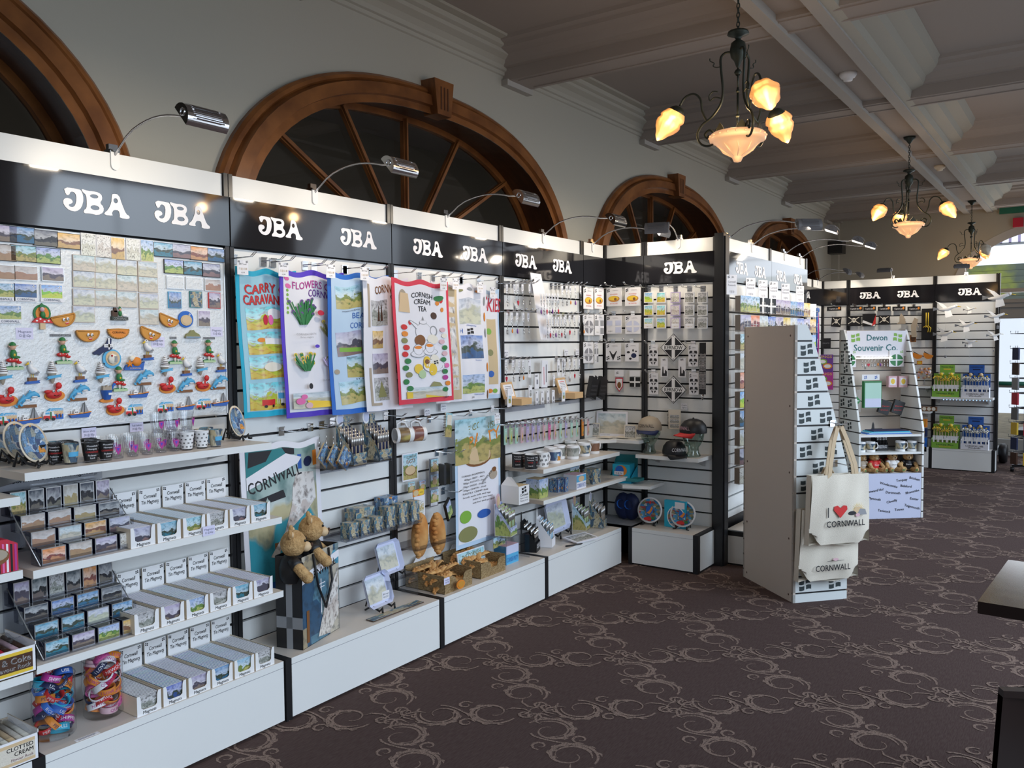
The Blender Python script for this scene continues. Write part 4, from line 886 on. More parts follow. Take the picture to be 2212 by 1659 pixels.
def toadstool(b):
    b.disc(0.003, 0.016, 0.030, 0.032, 'green', -0.004, 0, 18); b.disc(0.003, 0.016, 0.023, 0.025, 'orange', -0.005, -0.004, 16)
    b.poly([(-0.034, -0.016), (0.036, -0.018), (0.024, -0.002), (0.004, 0.006), (-0.020, 0.0)], 'red', -0.012, 0); b.box(-0.008, 0.010, -0.010, 0, -0.040, -0.016, 'wheat')
    for x, z in ((-0.020, -0.010), (-0.008, -0.004), (0.006, -0.012), (0.020, -0.010), (0.014, -0.002)): b.disc(x, z, 0.004, 0.003, 'white', -0.0128, -0.012, 8)
    b.ball((0.002, -0.010, 0.010), (0.010, 0.007, 0.014), 'green', 8); b.ball((0.0, -0.011, 0.030), (0.009, 0.007, 0.009), 'rose', 8); b.poly([(-0.010, 0.038), (0.010, 0.036), (0.0, 0.052)], 'green', -0.012, -0.004)
    b.tube([(0.004, -0.014, 0.002), (0.018, -0.014, -0.002)], 0.0035, 'green', 6)
def county_map(b):
    b.poly([(-0.044, -0.026), (-0.034, -0.034), (-0.026, -0.030), (-0.018, -0.036), (-0.006, -0.026), (0.010, -0.022), (0.026, -0.016), (0.034, -0.008), (0.028, 0.006), (0.030, 0.024), (0.022, 0.032), (0.010, 0.010), (-0.004, -0.002), (-0.016, -0.008), (-0.030, -0.018)], 'navy', -0.008, 0)
    b.box(0.016, 0.022, -0.0086, -0.008, -0.014, 0.030, 'white'); b.box(0.0, 0.034, -0.0086, -0.008, -0.006, 0.006, 'white'); b.text('CORNWALL', 0.017, 0.0, 0.005, 'ink', y=-0.009, w=0.030)
def enginehouse(b):
    b.poly([(-0.030, -0.020), (0.034, -0.020), (0.034, -0.008), (-0.030, -0.006)], 'iron', -0.014, 0); b.box(-0.026, -0.006, -0.010, 0, -0.008, 0.016, 'darkbrown'); b.poly([(-0.020, 0.010), (-0.006, 0.010), (-0.010, 0.028), (-0.018, 0.028)], 'darkbrown', -0.010, 0)
    b.ball((0.004, -0.010, 0.006), (0.008, 0.006, 0.012), 'green', 8); b.ball((0.004, -0.011, 0.019), 0.006, 'skin', 6); b.poly([(-0.002, 0.022), (0.010, 0.022), (0.004, 0.032)], 'green', -0.012, -0.006)
    b.ball((0.022, -0.010, -0.002), (0.012, 0.006, 0.006), 'white', 8); b.text('CORNWALL', 0.003, -0.014, 0.009, 'white', y=-0.0145, w=0.056, bold=True)
def mount(b):
    b.poly([(-0.036, -0.012), (-0.028, 0.002), (-0.016, 0.006), (-0.008, 0.016), (0.004, 0.018), (0.012, 0.008), (0.028, 0.002), (0.036, -0.012)], 'olive', -0.010, 0); b.box(-0.034, 0.034, -0.013, -0.002, -0.016, -0.008, 'grey'); b.text("St Michael's Mount", 0, -0.012, 0.006, 'skyblue', y=-0.0135, w=0.058)
def plaque(b):
    b.disc(0, 0, 0.036, 0.036, 'skyblue', -0.007, 0, 20); b.disc(0.002, 0.002, 0.028, 0.028, 'wheat', -0.009, -0.007, 18); b.ball((0, -0.012, 0.0), (0.020, 0.006, 0.020), 'bone', 8); b.ball((-0.006, -0.018, 0.012), 0.004, 'red', 6); b.box(0.004, 0.014, -0.019, -0.012, -0.012, 0.010, 'grey')
def round_pasty(b):
    b.disc(0, 0, 0.034, 0.034, 'royal', -0.006, 0, 20); b.disc(0, -0.004, 0.026, 0.022, 'sand', -0.009, -0.006, 16); b.disc(0, -0.004, 0.020, 0.016, 'wheat', -0.010, -0.009, 14); b.box(0.010, 0.020, -0.010, -0.009, 0.018, 0.020, 'white'); b.box(0.014, 0.016, -0.010, -0.009, 0.013, 0.025, 'white')
def shell(b):
    b.poly([(-0.042, -0.024), (0.036, -0.026), (0.040, -0.006), (0.044, 0.008), (0.030, 0.0), (-0.030, -0.004), (-0.036, -0.014)], 'blue', -0.014, 0); b.ball((0.010, -0.014, 0.008), (0.020, 0.008, 0.018), 'orange', 10); b.ball((-0.006, -0.012, 0.020), (0.014, 0.006, 0.012), 'bone', 8)
    for k in range(5):
        a = pi/2+2*pi*k/5; b.tube([(-0.020, -0.016, 0.0), (-0.020+0.014*cos(a), -0.015, 0.014*sin(a))], [0.006, 0.002], 'orange', 6)
    b.text('CORNWALL', 0.004, -0.017, 0.007, 'wheat', y=-0.0145, w=0.046)
def bucket(b):
    b.lathe([(0.013, -0.030), (0.020, 0.004), (0.021, 0.006)], 'blue', 12, M=Matrix.Translation((0, -0.010, 0))); b.disc(0, -0.034, 0.026, 0.008, 'orange', -0.012, 0, 12); b.poly([(-0.018, 0.004), (0.018, 0.004), (0.016, 0.022), (0.008, 0.016), (0.0, 0.024), (-0.008, 0.016), (-0.016, 0.022)], 'tan', -0.018, -0.004)
    b.tube([(0.018, -0.012, 0.0), (0.024, -0.012, 0.020), (0.032, -0.012, 0.028)], [0.002, 0.004, 0.006], 'royal', 6); b.box(-0.004, 0.010, -0.032, -0.028, -0.012, -0.004, 'white')
def fig(key, fn, L, lab, grp, rots=None):
    for i, e in enumerate(L):
        x, y, d = e[0], e[1], e[2]; p = board_at(x, y); rt = e[3] if len(e) > 3 else 0
        inst(key, mk(key, fn), (p.x, BD-0.001, p.z), 0, lab % d, grp, rot=(0, rt, 0))
fig('pixie_magnet', pixie, [(120, 720, 'lettered NEWQUAY, far left of the board'), (575, 670, 'under the PERRANPORTH strip'), (1600, 685, 'under the LOOE strip'), (1910, 675, 'under the MARAZION strip'), (1090, 930, 'lowest, in the middle of the board')], 'green pixie on red toadstools magnet, %s', 'pixie on toadstool magnets')
fig('gull_magnet', gull, [(285, 870, 'farthest left'), (725, 860, 'right of the second ice cream cone'), (1345, 665, 'highest of the gulls'), (1700, 812, 'beside the LOOE pixie'), (2020, 780, 'at the right edge')], 'white seagull on a post magnet, %s', 'seagull magnets')
fig('ice_cream_magnet', icecream, [(8, 870, 'cut off by the left edge'), (465, 865, 'between two seagulls on the left'), (910, 865, 'left of the round ice cream plaque'), (1500, 810, 'below the highest seagull'), (1825, 805, 'rightmost')], 'whippy ice cream cone magnet with blue ribbon, %s', 'ice cream magnets')
fig('crab_magnet', crab, [(38, 1105, 'at the left edge'), (480, 1060, 'lettered PERRANPORTH'), (1520, 995, 'lettered LOOE'), (1850, 980, 'lettered MARAZION'), (1040, 1195, 'lettered CORNWALL, lowest')], 'red crab magnet with big eyes, %s', 'red crab magnets')
fig('dolphin_magnet', dolphin, [(240, 1115, 'lettered NEWQUAY, farthest left'), (710, 1055, 'right of the PERRANPORTH crab'), (1310, 915, 'highest, in the centre'), (1695, 985, 'between two crabs'), (2000, 960, 'at the right edge')], 'pair of leaping blue dolphins magnet, %s', 'dolphin magnets')
fig('boat_magnet', boat, [(255, 1290, 'farthest left in the bottom row'), (720, 1235, 'second from the left in the bottom row'), (1260, 1055, 'highest, under the central dolphins'), (1690, 1170, 'between two camper vans'), (2010, 1135, 'at the bottom right corner')], 'blue fishing boat magnet, %s', 'fishing boat magnets')
fig('camper_magnet', van, [(45, 1300, 'cut off by the left edge'), (480, 1255, 'left of the second fishing boat'), (1225, 1215, 'beside the CORNWALL crab'), (1510, 1190, 'beside the fourth fishing boat'), (1860, 1160, 'lettered Marazion, rightmost')], 'red camper van and beach magnet, %s', 'camper van magnets')
fig('smiling_pasty_magnet', smile_pasty, [(570, 380, 'beside the toadstool pixie', -0.22), (795, 520, 'left of the CORNWALL pasty', 0.0), (1365, 510, 'right of the CORNWALL pasty', 0.35), (1535, 388, 'highest on the right', 0.35)], 'orange smiling pasty magnet, %s', 'smiling pasty magnets')
for k, fn, x, y, lb in (('lettered_pasty_magnet', word_pasty, 1080, 505, 'crimped pasty magnet lettered CORNWALL'), ('toadstool_magnet', toadstool, 375, 370, 'pixie sitting on a spotted toadstool magnet with round green back'), ('map_magnet', county_map, 945, 625, 'dark county map magnet with a white cross'), ('engine_house_magnet', enginehouse, 1080, 342, 'dark engine house and pixie magnet lettered CORNWALL'),
                     ('island_magnet', mount, 1760, 520, 'green island magnet on a grey base'), ('round_ice_cream_magnet', plaque, 1020, 745, 'round blue ice cream sundae magnet'), ('round_pasty_magnet', round_pasty, 1700, 382, 'round blue rimmed pasty magnet'), ('shell_magnet', shell, 1215, 790, 'orange shell and starfish magnet on a blue CORNWALL base'), ('bucket_magnet', bucket, 965, 1045, 'blue bucket sandcastle magnet')):
    fig(k, fn, [(x, y, '')], lb+'%s', 'single souvenir magnets')

# ================================================================ SHELF OF PLATES AND SHOT GLASSES
def on(px, py, z): return U(px, py, Z=z)
def plate_on_stand(R=0.066, face='pic_plate', rim='cream', stand='black_plastic'):
    def f():
        r = thing('souvenir_plate', '', 'plate')
        M = Matrix.Translation((0, 0.0, R+0.012)) @ Matrix.Rotation(radians(-14), 4, 'X') @ Matrix.Rotation(pi/2, 4, 'X')
        p = MB(); p.lathe([(0.0, -0.002), (R*0.6, -0.002), (R*0.66, 0.002), (R, 0.009), (R, 0.006), (R*0.62, -0.006), (0, -0.006)], rim, 30, M=M)
        n = 30; vs = [M @ Vector((R*0.88*cos(2*pi*k/n), R*0.88*sin(2*pi*k/n), 0.0085)) for k in range(n)]
        vs2 = [M @ Vector((R*0.63*cos(2*pi*k/n), R*0.63*sin(2*pi*k/n), 0.0015)) for k in range(n)]
        uv = lambda k, q: (0.5+0.5*q*cos(2*pi*k/n), 0.5+0.5*q*sin(2*pi*k/n))
        p.add(vs2, [tuple(range(n))], face, [[uv(k, 0.66) for k in range(n)]])
        p.add(vs+vs2, [(k, (k+1) % n, n+(k+1) % n, n+k) for k in range(n)], face, [[uv(k, 0.9), uv(k+1, 0.9), uv(k+1, 0.66), uv(k, 0.66)] for k in range(n)])
        p.build('plate', r)
        s = MB()
        for x in (-R*0.42, R*0.42):
            s.tube([(x, -0.045, 0.004), (x*1.05, -0.040, 0.022), (x, -0.030, 0.010), (x, -0.0, 0.016), (x, 0.03, 0.05), (x, 0.045, 0.004)], [0.005, 0.006, 0.006, 0.005, 0.004, 0.005], stand, 6)
            s.tube([(x, -0.045, 0.006), (x*1.5, -0.05, 0.005)], 0.004, stand, 5)
        s.tube([(-R*0.42, 0.02, 0.03), (R*0.42, 0.02, 0.03)], 0.004, stand, 5); s.tube([(-R*0.42, 0.0, R*1.1), (-R*0.1, 0.02, 0.035)], 0.003, stand, 5)
        s.build('easel', r); return r
    return f
for i, (x, y, lb) in enumerate([(17, 1000, 'farthest left'), (45, 1004, 'middle of the left three'), (80, 1010, 'front of the left three'), (471, 941, 'rearmost of the right three'), (489, 943, 'middle of the right three'), (520, 952, 'front of the right three, at the shelf end')]):
    p = on(x, y, SZ1); rz = 0.5
    inst('plate', plate_on_stand(), (p.x, p.y+0.03, SZ1), rz, 'cream rimmed view plate on an easel, %s' % lb, 'souvenir plates on the glass shelf')
def shot(kind):
    def f():
        h, r0, r1 = (0.068, 0.019, 0.027)
        if kind == 'clear':
            r = thing('shot_glass', '', 'glass')
            b = MB(); b.lathe([(0.0, 0.002), (r0, 0.002), (r0*1.05, 0.02), (r1, h*1.05)], 'clear', 14); b.build('cup', r)
            q = MB(); q.poly([(-0.010, 0.045), (0.010, 0.045), (0.008, 0.028), (0.0, 0.016), (-0.008, 0.028)], 'mag', -0.027, -0.026); q.poly([(-0.005, 0.04), (0.005, 0.04), (0.0, 0.028)], 'violet', -0.0275, -0.027)
            q.lathe([(0.0, 0.002), (0.017, 0.002), (0.018, 0.008), (0.0, 0.008)], 'clear_tint', 12)
            q.build('print', r); return r
        r = thing('shot_glass', '', 'glass')
        m = dict(black='black_plastic', flag='white', view='pic_gift')[kind]
        b = MB(); b.lathe([(0.0, 0.0), (r0, 0.0), (r0+0.0005, 0.006), (r1, h), (r1-0.002, h), (r1-0.003, h-0.002), (r0-0.002, 0.012), (0, 0.012)], m, 16, bands=['clear_tint', 'clear_tint', m, 'silver' if kind == 'black' else 'clear', m, m, m]); b.build('cup', r)
        q = MB()
        if kind == 'black':
            for k, (t, z, c) in enumerate([('Mousehole', 0.054, 'letter_white'), ('Newquay', 0.044, 'letter_white'), ('CORNWALL', 0.033, 'red'), ('Padstow', 0.022, 'letter_white'), ('Land', 0.013, 'letter_white')]):
                rr = r0+(r1-r0)*z/h+0.0012; v, fc, tw = glyphs(t); k2 = 0.006/0.72
                for off in (-0.5, 1.2):
                    q.add([(rr*sin((a-tw/2)*k2/rr+off), -rr*cos((a-tw/2)*k2/rr+off), z+b_*k2) for a, b_ in v], fc, c)
        elif kind == 'flag':
            for z in (0.014, 0.028, 0.042, 0.056):
                for a in np.arange(0, 6.2, 0.7):
                    rr = r0+(r1-r0)*z/h+0.001; M = Matrix.Rotation(a+z*20, 4, 'Z') @ Matrix.Translation((0, -rr, z))
                    q.box(-0.003, -0.0005, -0.0003, 0.0005, 0.0004, 0.0026, 'ink', M=M); q.box(0.0005, 0.003, -0.0003, 0.0005, 0.0004, 0.0026, 'ink', M=M); q.box(-0.003, -0.0005, -0.0003, 0.0005, -0.0026, -0.0004, 'ink', M=M); q.box(0.0005, 0.003, -0.0003, 0.0005, -0.0026, -0.0004, 'ink', M=M)
        else:
            q.lathe([(0.0235, 0.026), (0.0249, 0.042)], 'skyblue', 8, arc=0.25, M=Matrix.Rotation(-2.4, 4, 'Z'))
        q.build('print', r); return r
    return f
def glasses(kind, L, lab):
    for i, (x, y) in enumerate(L):
        inst('shot_'+kind, shot(kind), (x, y, SZ1), random.uniform(-0.5, 0.5), lab % ordinal(i), 'shot glasses on the long shelf')
def rowx(px, py): p = on(px, py, SZ1); return p.x, p.y
x0, y0 = rowx(155, 1000)
glasses('view', [rowx(118, 996), rowx(153, 1002)] + [rowx(466, 965), (rowx(466, 965)[0]-0.02, -0.20), (rowx(466, 965)[0]+0.03, -0.16)], 'blue picture shot glass, %s from the left of its kind on the shelf')
bx, by = rowx(196, 998); bx2, by2 = rowx(229, 994)
glasses('black', [(bx, by), (bx2, by2), (bx-0.035, by+0.065), (bx+0.045, by+0.065), (bx-0.08, by+0.075), (bx-0.02, by+0.125), (bx+0.06, by+0.12), (bx-0.13, by+0.09)], 'black shot glass with white place names, %s of the black group')
cx_, cy_ = rowx(262, 990); cl = []
for i in range(6):
    for j in range(3):
        cl.append((cx_+0.058*i+0.03*(j % 2)-0.01, cy_+0.012*i*0.3+0.06*j+0.005))
glasses('clear', cl, 'clear shot glass with a pink bikini print, %s of the clear group')
p = thing
for i, (dx, dy) in enumerate([(0.16, 0.03), (0.22, 0.035), (0.28, 0.03), (0.20, 0.09), (0.26, 0.09), (0.32, 0.085)]):
    inst('shot_clear', shot('clear'), (cx_+dx, cy_+dy, SZ1+0.0715), 0.3*i, 'clear bikini print shot glass stacked on top, %s of the upper ones' % ordinal(i), 'shot glasses on the long shelf')
fx, fy = rowx(404, 972)
glasses('flag', [(fx, fy), (fx+0.065, fy), (fx-0.0, fy+0.065), (fx+0.055, fy+0.065), (fx+0.02, fy+0.13), (fx+0.08, fy+0.12)], 'white shot glass patterned with tiny black flags, %s of its group')
price('price label reading Bikini shot 24 @ 85p above the shot glasses', 0, 0, 'Bikini shot', '24 @ 85p', pt=U(192, 935, Y=-0.01), w=0.055, h=0.038)
price('price label reading Tall bikini above the shot glasses', 0, 0, 'Tall bikini', '24 @ 95p', pt=U(295, 922, Y=-0.01), w=0.055, h=0.038)
price('price label reading Shot glasses 24 @ 65p above the shot glasses', 0, 0, 'Shot glasses', '24 @ 65p', pt=U(368, 919, Y=-0.01), w=0.055, h=0.038)

# ================================================================ TIN MAGNET BOXES
BW = 0.093
def magnet_tin(sc):
    def f():
        b = MB(); b.box(-0.040, 0.040, -0.0026, 0.0026, 0, 0.064, 'lamp_grey'); b.box(-0.0375, 0.0375, -0.0020, 0.0016, 0.064, 0.0648, 'letter_white')
        b.quad((-0.038, -0.0038, 0.002), (0.038, -0.0038, 0.002), (0.038, -0.0038, 0.064), (-0.038, -0.0038, 0.064), sc); o = b.build('tin_magnet'); o['category'] = 'magnet'; return o
    return f
def magnet_box():
    r = thing('magnet_box', '', 'display box', group='boxes of tin magnets'); w, d, h = BW, 0.285, 0.062
    b = MB(); b.box(-w/2, w/2, 0, d, 0, 0.002, 'cream'); b.box(-w/2, -w/2+0.002, 0, d, 0, h+0.006, 'cream'); b.box(w/2-0.002, w/2, 0, d, 0, h+0.006, 'cream')
    b.build('tray', r)
    f = MB(); H = 0.072; hw = w/2; cw = 0.030
    out = [(-hw, 0), (hw, 0), (hw, H), (cw+0.006, H), (cw+0.002, H-0.012), (cw, 0.026), (cw-0.008, 0.020), (-cw+0.008, 0.020), (-cw, 0.026), (-cw-0.002, H-0.012), (-cw-0.006, H), (-hw, H)]
    v, fc, _ = shape2d('#boxfront', [out]); f.add([(a, -0.002, b_) for a, b_ in v], fc, 'white'); f.add([(a, -0.0004, b_) for a, b_ in v], fc, 'cream')
    for i in range(len(out)):
        a, b_ = out[i], out[(i+1) % len(out)]; f.quad((a[0], -0.002, a[1]), (b_[0], -0.002, b_[1]), (b_[0], -0.0004, b_[1]), (a[0], -0.0004, a[1]), 'wheat')
    f.text('Magnets', 0, 0.010, 0.0115, 'ink', y=-0.0026, w=0.052, shear=0.12, bold=True); f.build('front_panel', r)
    k = MB(); k.box(-hw, hw, d-0.002, d, 0, 0.150, 'white'); k.box(-hw-0.001, -hw+0.001, d-0.003, d, 0.06, 0.15, 'tan'); k.text('Cornwall', 0, 0.120, 0.015, 'ink', y=d-0.0026, w=0.054, shear=0.12, bold=True); k.text('Tin Magnets', 0, 0.098, 0.015, 'ink', y=d-0.0026, w=0.074, shear=0.12, bold=True)
    for s in (-1, 1): flagmark(k, s*0.036, 0.140, 0.012, 0.011, 'ink', y=d-0.0026, mir=s < 0)
    k.text('JBA', 0.034, 0.087, 0.004, 'ink', y=d-0.0026); k.build('header_card', r)
    return r
scn = ['pic_dusk', 'pic_sea', 'pic_green', 'pic_grey', 'pic_dusk', 'pic_green', 'pic_grey', 'pic_sea']
def col_x(k, row): return [1.668, 1.770, 1.873, 1.974, 2.076, 2.176][k] + (0.005 if row else 0)
rows = [('upper', SZ2), ('lower', SZ3), ('plinth', PZ)]
kk = 0
for ri, (rn, z) in enumerate(rows):
    for k in range(6):
        x = col_x(k, ri); y = -0.322
        inst('mbox', magnet_box, (x, y, z), 0, 'box of tin magnets, %s from the left %s' % (ordinal(k), {'upper': 'on the upper magnet shelf', 'lower': 'on the lower magnet shelf', 'plinth': 'standing on the plinth'}[rn]), 'boxes of tin magnets')
        n = 25
        if ri == 0:
            continue
        sc = scn[(k+ri*3) % len(scn)]
        for j in range(n):
            o = inst('tin'+sc, magnet_tin(sc), (x, y+0.010+j*0.0106, z+0.0025), 0, 'thin tin magnet in the %s box from the left %s' % (ordinal(k), 'on the lower magnet shelf' if ri == 1 else 'on the plinth'), 'tin magnets in %s box %s' % (ordinal(k), 'on the lower shelf' if ri == 1 else 'on the plinth'))
b = MB()
for k in range(6):
    for j in range(25):
        x = col_x(k, 0); y = -0.322+0.010+j*0.0106; z = SZ2+0.0025
        b.box(x-0.040, x+0.040, y-0.0026, y+0.0026, z, z+0.064, 'lamp_grey', front=scn[k % 4]); b.box(x-0.0375, x+0.0375, y-0.0020, y+0.0016, z+0.064, z+0.0648, 'letter_white')
o = b.build('tin_magnets'); tag(o, 'rows of thin tin magnets filling the boxes on the upper magnet shelf', 'magnets', kind='stuff')
price('price label reading Magnets 12 @ 62p on the edge of the upper magnet shelf', 0, 0, 'Magnets', '12 @ 62p', pt=U(450, 1146, Y=-0.333)+Vector((0, -0.003, 0)), w=0.052, h=0.036)
# ---------------------------------------------------------------- stepped acrylic magnet stands
def acrylic_stand(label, loc, title):
    r = thing('acrylic_magnet_stand', label, 'display stand', loc)
    W2 = 0.36; b = MB()
    steps = [(-0.02, 0.0), (0.045, 0.046), (0.11, 0.092), (0.175, 0.138)]
    for y, z in steps:
        b.box(0, W2, y+0.0, y+0.06, z, z+0.003, 'clear_tint'); b.box(0, W2, y-0.003, y, z, z+0.018, 'clear_tint'); b.box(0, W2, y+0.058, y+0.061, z, z+0.05, 'clear_tint')
        for x in (0, W2-0.003): b.box(x, x+0.003, y, y+0.06, z, z+0.045, 'clear_tint')
    for x in (0.0, W2-0.002): b.tube([(x, -0.02, 0.004), (x, 0.21, 0.20)], 0.0022, 'silver', 4)
    b.build('tiers', r)
    s = MB(); s.box(0, W2, 0.245, 0.248, 0, 0.275, 'clear_tint'); s.text('Cornwall '+title, W2/2, 0.248, 0.018, 'ink', y=0.244, w=0.29, shear=0.15, bold=True); flagmark(s, 0.014, 0.248, 0.02, 0.014, 'ink', y=0.244); s.text('JBA', 0.335, 0.236, 0.006, 'ink', y=0.244); s.build('sign_panel', r)
    return r, steps
def stack_card(m, w, h, t=0.042):
    def f():
        b = MB(); b.box(-w/2, w/2, 0, t, 0, h, 'clear_tint', front='silver'); b.box(-w/2+0.001, w/2-0.001, 0.002, t-0.002, 0.001, h-0.001, 'navy')
        for k in range(6): b.box(-w/2+0.001, w/2-0.001, 0.003+k*0.0062, 0.006+k*0.0062, 0.001, h, 'black')
        b.quad((-w/2+0.003, -0.0006, 0.003), (w/2-0.003, -0.0006, 0.003), (w/2-0.003, -0.0006, h-0.003), (-w/2+0.003, -0.0006, h-0.003), m)
        o = b.build('framed_magnet'); o['category'] = 'magnet'; return o
    return f
def fill_stand(loc, steps, rowsM, tag_):
    for ti, row in enumerate(rowsM):
        y, z = steps[ti]; n = len(row); w = 0.078 if ti < 3 else 0.052; h = 0.052 if ti < 3 else 0.078; pitch = (0.36-0.008)/n
        for i, m in enumerate(row):
            inst('stk%s%d' % (m, ti == 3), stack_card(m, w, h), (loc[0]+0.004+pitch*(i+0.5), loc[1]+y+0.008, loc[2]+z+0.0035), 0,
                 'clear framed magnet, %s along the %s tier of the %s stand' % (ordinal(i), ['lowest', 'second', 'third', 'top'][ti], tag_), 'framed magnets on the %s stand' % tag_)
A1 = (1.325, -0.285, SZ2); r, st = acrylic_stand('clear stepped stand of beach photo magnets on the upper magnet shelf', A1, 'Souvenir Magnets')
fill_stand(A1, st, [['pic_sunset', 'pic_sand', 'pic_dusk', 'pic_map'], ['pic_sand', 'pic_wash', 'pic_sunset', 'pic_dusk'], ['pic_sand', 'pic_sand', 'pic_sand', 'pic_dark'], ['pic_green', 'pic_dark', 'pic_dark', 'pic_sand', 'pic_dark', 'pic_dusk']], 'upper')
A2 = (1.325, -0.285, SZ3); r, st = acrylic_stand('clear stepped stand of dark sea photo magnets on the lower magnet shelf', A2, 'Souvenir Magnets')
fill_stand(A2, st, [['pic_sea', 'pic_dusk', 'pic_green', 'pic_sunset'], ['pic_sea', 'pic_sea', 'pic_wash', 'pic_sea'], ['pic_dark', 'pic_sea', 'pic_sea', 'pic_dark'], ['pic_dusk', 'pic_dark', 'pic_grey', 'pic_dark', 'pic_sunset', 'pic_dark']], 'lower')
# ---------------------------------------------------------------- jars of wristbands
def jar(loc, R, H, label, tone):
    r = thing('glass_jar', label, 'jar', loc, 0, 'glass jars of rubber wristbands')
    b = MB(); b.lathe([(0.0, 0.003), (R-0.004, 0.003), (R, 0.010), (R, H)], 'clear', 32); b.tube([(R*cos(t), R*sin(t), H) for t in np.linspace(0, 2*pi, 33)], 0.002, 'clear_tint', 6, caps=False); b.build('glass_body', r)
    cs = ['navy', 'orange', 'cyan', 'blue', 'red', 'mag', 'blue', 'orange', 'royal', 'navy', 'red', 'cyan'] if tone == 'blue' else ['white', 'orange', 'rose', 'orange', 'white', 'pink', 'orange', 'red', 'white', 'navy', 'orange', 'crimson']
    names = dict(navy='dark blue', orange='orange', cyan='turquoise', blue='blue', red='red', mag='magenta', royal='bright blue', white='white', rose='pale pink', pink='pink', crimson='deep red')
    words = ['SHIP', 'PENS', 'ROLLS', 'USE', 'PERTH', 'SHIPPENS'] if tone == 'blue' else ['NEWQUAY', 'NEWQUAY', 'QUAY', 'I LOVE', 'NEWQUAY', 'NEWQUAY']
    n = 42
    for i in range(n):
        c = cs[i % len(cs)]; rr = 0.030; hh = 0.011
        z = 0.030+(H-0.015)*(i//3)/(n/3); a = i*2.4; q = R-rr-0.006
        b = MB(); b.lathe([(rr, -hh), (rr, hh), (rr-0.002, hh), (rr-0.002, -hh), (rr, -hh)], c, 18)
        t = words[i % 6]; v, fc, tw = glyphs(t); k2 = 0.011/0.72
        ink = 'letter_white' if c in ('navy', 'blue', 'royal', 'cyan', 'red', 'mag') else ('mag' if tone != 'blue' else 'navy')
        for off in (0.0, 2.9): b.add([((rr+0.0006)*sin((p_-tw/2)*k2/rr+off), -(rr+0.0006)*cos((p_-tw/2)*k2/rr+off), (q_-0.36)*k2) for p_, q_ in v], fc, ink)
        o = b.build('wristband', loc=(loc[0]+q*cos(a), loc[1]+q*sin(a), loc[2]+z), rot=(random.uniform(-0.8, 0.8), random.uniform(-0.8, 0.8), random.uniform(-0.4, 0.4)))
        tag(o, '%s wristband in the %s jar, %s layer from the bottom, %s side' % (names[c], 'left' if tone == 'blue' else 'right', ordinal(i//3), ['front', 'left', 'right'][i % 3]), 'wristband', 'wristbands in the %s jar' % ('left' if tone == 'blue' else 'right'))
p1 = on(124, 1590, PZ); p2 = on(231, 1545, PZ)
jar((p1.x, p1.y+0.02, PZ), 0.068, 0.205, 'tall glass jar of blue and orange wristbands, left of the two on the plinth', 'blue')
jar((p2.x, p2.y+0.02, PZ), 0.066, 0.205, 'tall glass jar of white and red NEWQUAY wristbands, right of the two', 'red')
for x, y in ((185, 1590), (300, 1535)):
    p = on(x, y, PZ); b = MB(); b.box(-0.04, 0.04, -0.009, 0.009, 0, 0.0008, 'paper'); b.box(-0.03, 0.03, 0.001, 0.004, 0.0008, 0.001, 'ink_grey'); b.box(-0.03, 0.025, -0.005, -0.002, 0.0008, 0.001, 'ink_grey'); o = b.build('shelf_strip', loc=(p.x, -0.318, PZ)); tag(o, 'small printed strip lying on the plinth %s' % ('between the two jars' if x < 200 else 'right of the second jar'), 'label')
# ---------------------------------------------------------------- goods at the very left edge
def rock_box(label, xr, z, lines, band, fill):
    r = thing('rock_box', label, 'display box', (xr, -0.335, z)); w, d, h = 0.20, 0.20, 0.085
    b = MB(); b.box(-w, 0, 0, 0.003, 0, h, 'paper', front='paper'); b.box(-0.003, 0, 0, d, 0, h+0.01, 'paper'); b.box(-w, 0, d-0.003, d, 0, h, 'tan'); b.box(-w, 0, 0, d, 0, 0.003, 'tan'); b.box(-0.0028, 0.0, 0.0, d, h+0.01, h+0.011, 'tan')
    b.box(-w, -0.012, -0.0012, 0, 0.008, h-0.008, band[0]); b.box(-w, -0.012, -0.0016, -0.001, 0.018, h-0.018, band[1])
    b.build('carton', r)
    t = MB()
    for i, (s, z_, hh, c) in enumerate(lines): t.text(s, -0.018, z_, hh, c, y=-0.0022, align='R', bold=True)
    t.build('lettering', r)
    for i in range(16):
        q = MB(); q.tube([(0, 0, 0), (0, 0.155, 0)], 0.0085, fill[i % len(fill)], 8); o = q.build('rock_stick', loc=(xr-0.012-0.022*(i % 8), -0.30+random.uniform(0, 0.02), z+0.045+0.018*(i//8)), rot=(0.05, 0, 0)); tag(o, 'stick of %s rock, %s from the right %s' % ('dark cola' if 'navy' in band or 'darkbrown' in fill else 'pale cream', ordinal(i % 8), 'in the upper layer' if i > 7 else 'in the lower layer'), 'sweet', 'rock sticks in the %s box' % ('cola' if 'darkbrown' in fill else 'clotted cream'))
    q = MB(); q.grid(lambda u, v: (-0.02-0.17*u, 0.01+0.17*v, 0.094+0.012*sin(u*9+v*5)*sin(v*7)), 14, 10, 'clear_tint'); q.build('cellophane', r)
pr = U(78, 1460, Y=-0.335)
rock_box('open carton of dark cola flavour rock at the left edge, yellow banded label', 1.289, 0.545, [('D & Coke', 0.052, 0.020, 'letter_white'), ('Flavour Rock', 0.030, 0.014, 'letter_white')], ('yellow', 'darkbrown'), ['darkbrown', 'rose', 'darkbrown', 'crimson'])
rock_box('open carton of clotted cream rock in the bottom left corner', 1.287, 0.262, [('CLOTTED', 0.060, 0.013, 'ink'), ('CREAM', 0.043, 0.013, 'ink'), ('Flavour Rock', 0.026, 0.009, 'rose')], ('wheat', 'canvas'), ['canvas', 'wheat', 'bone'])
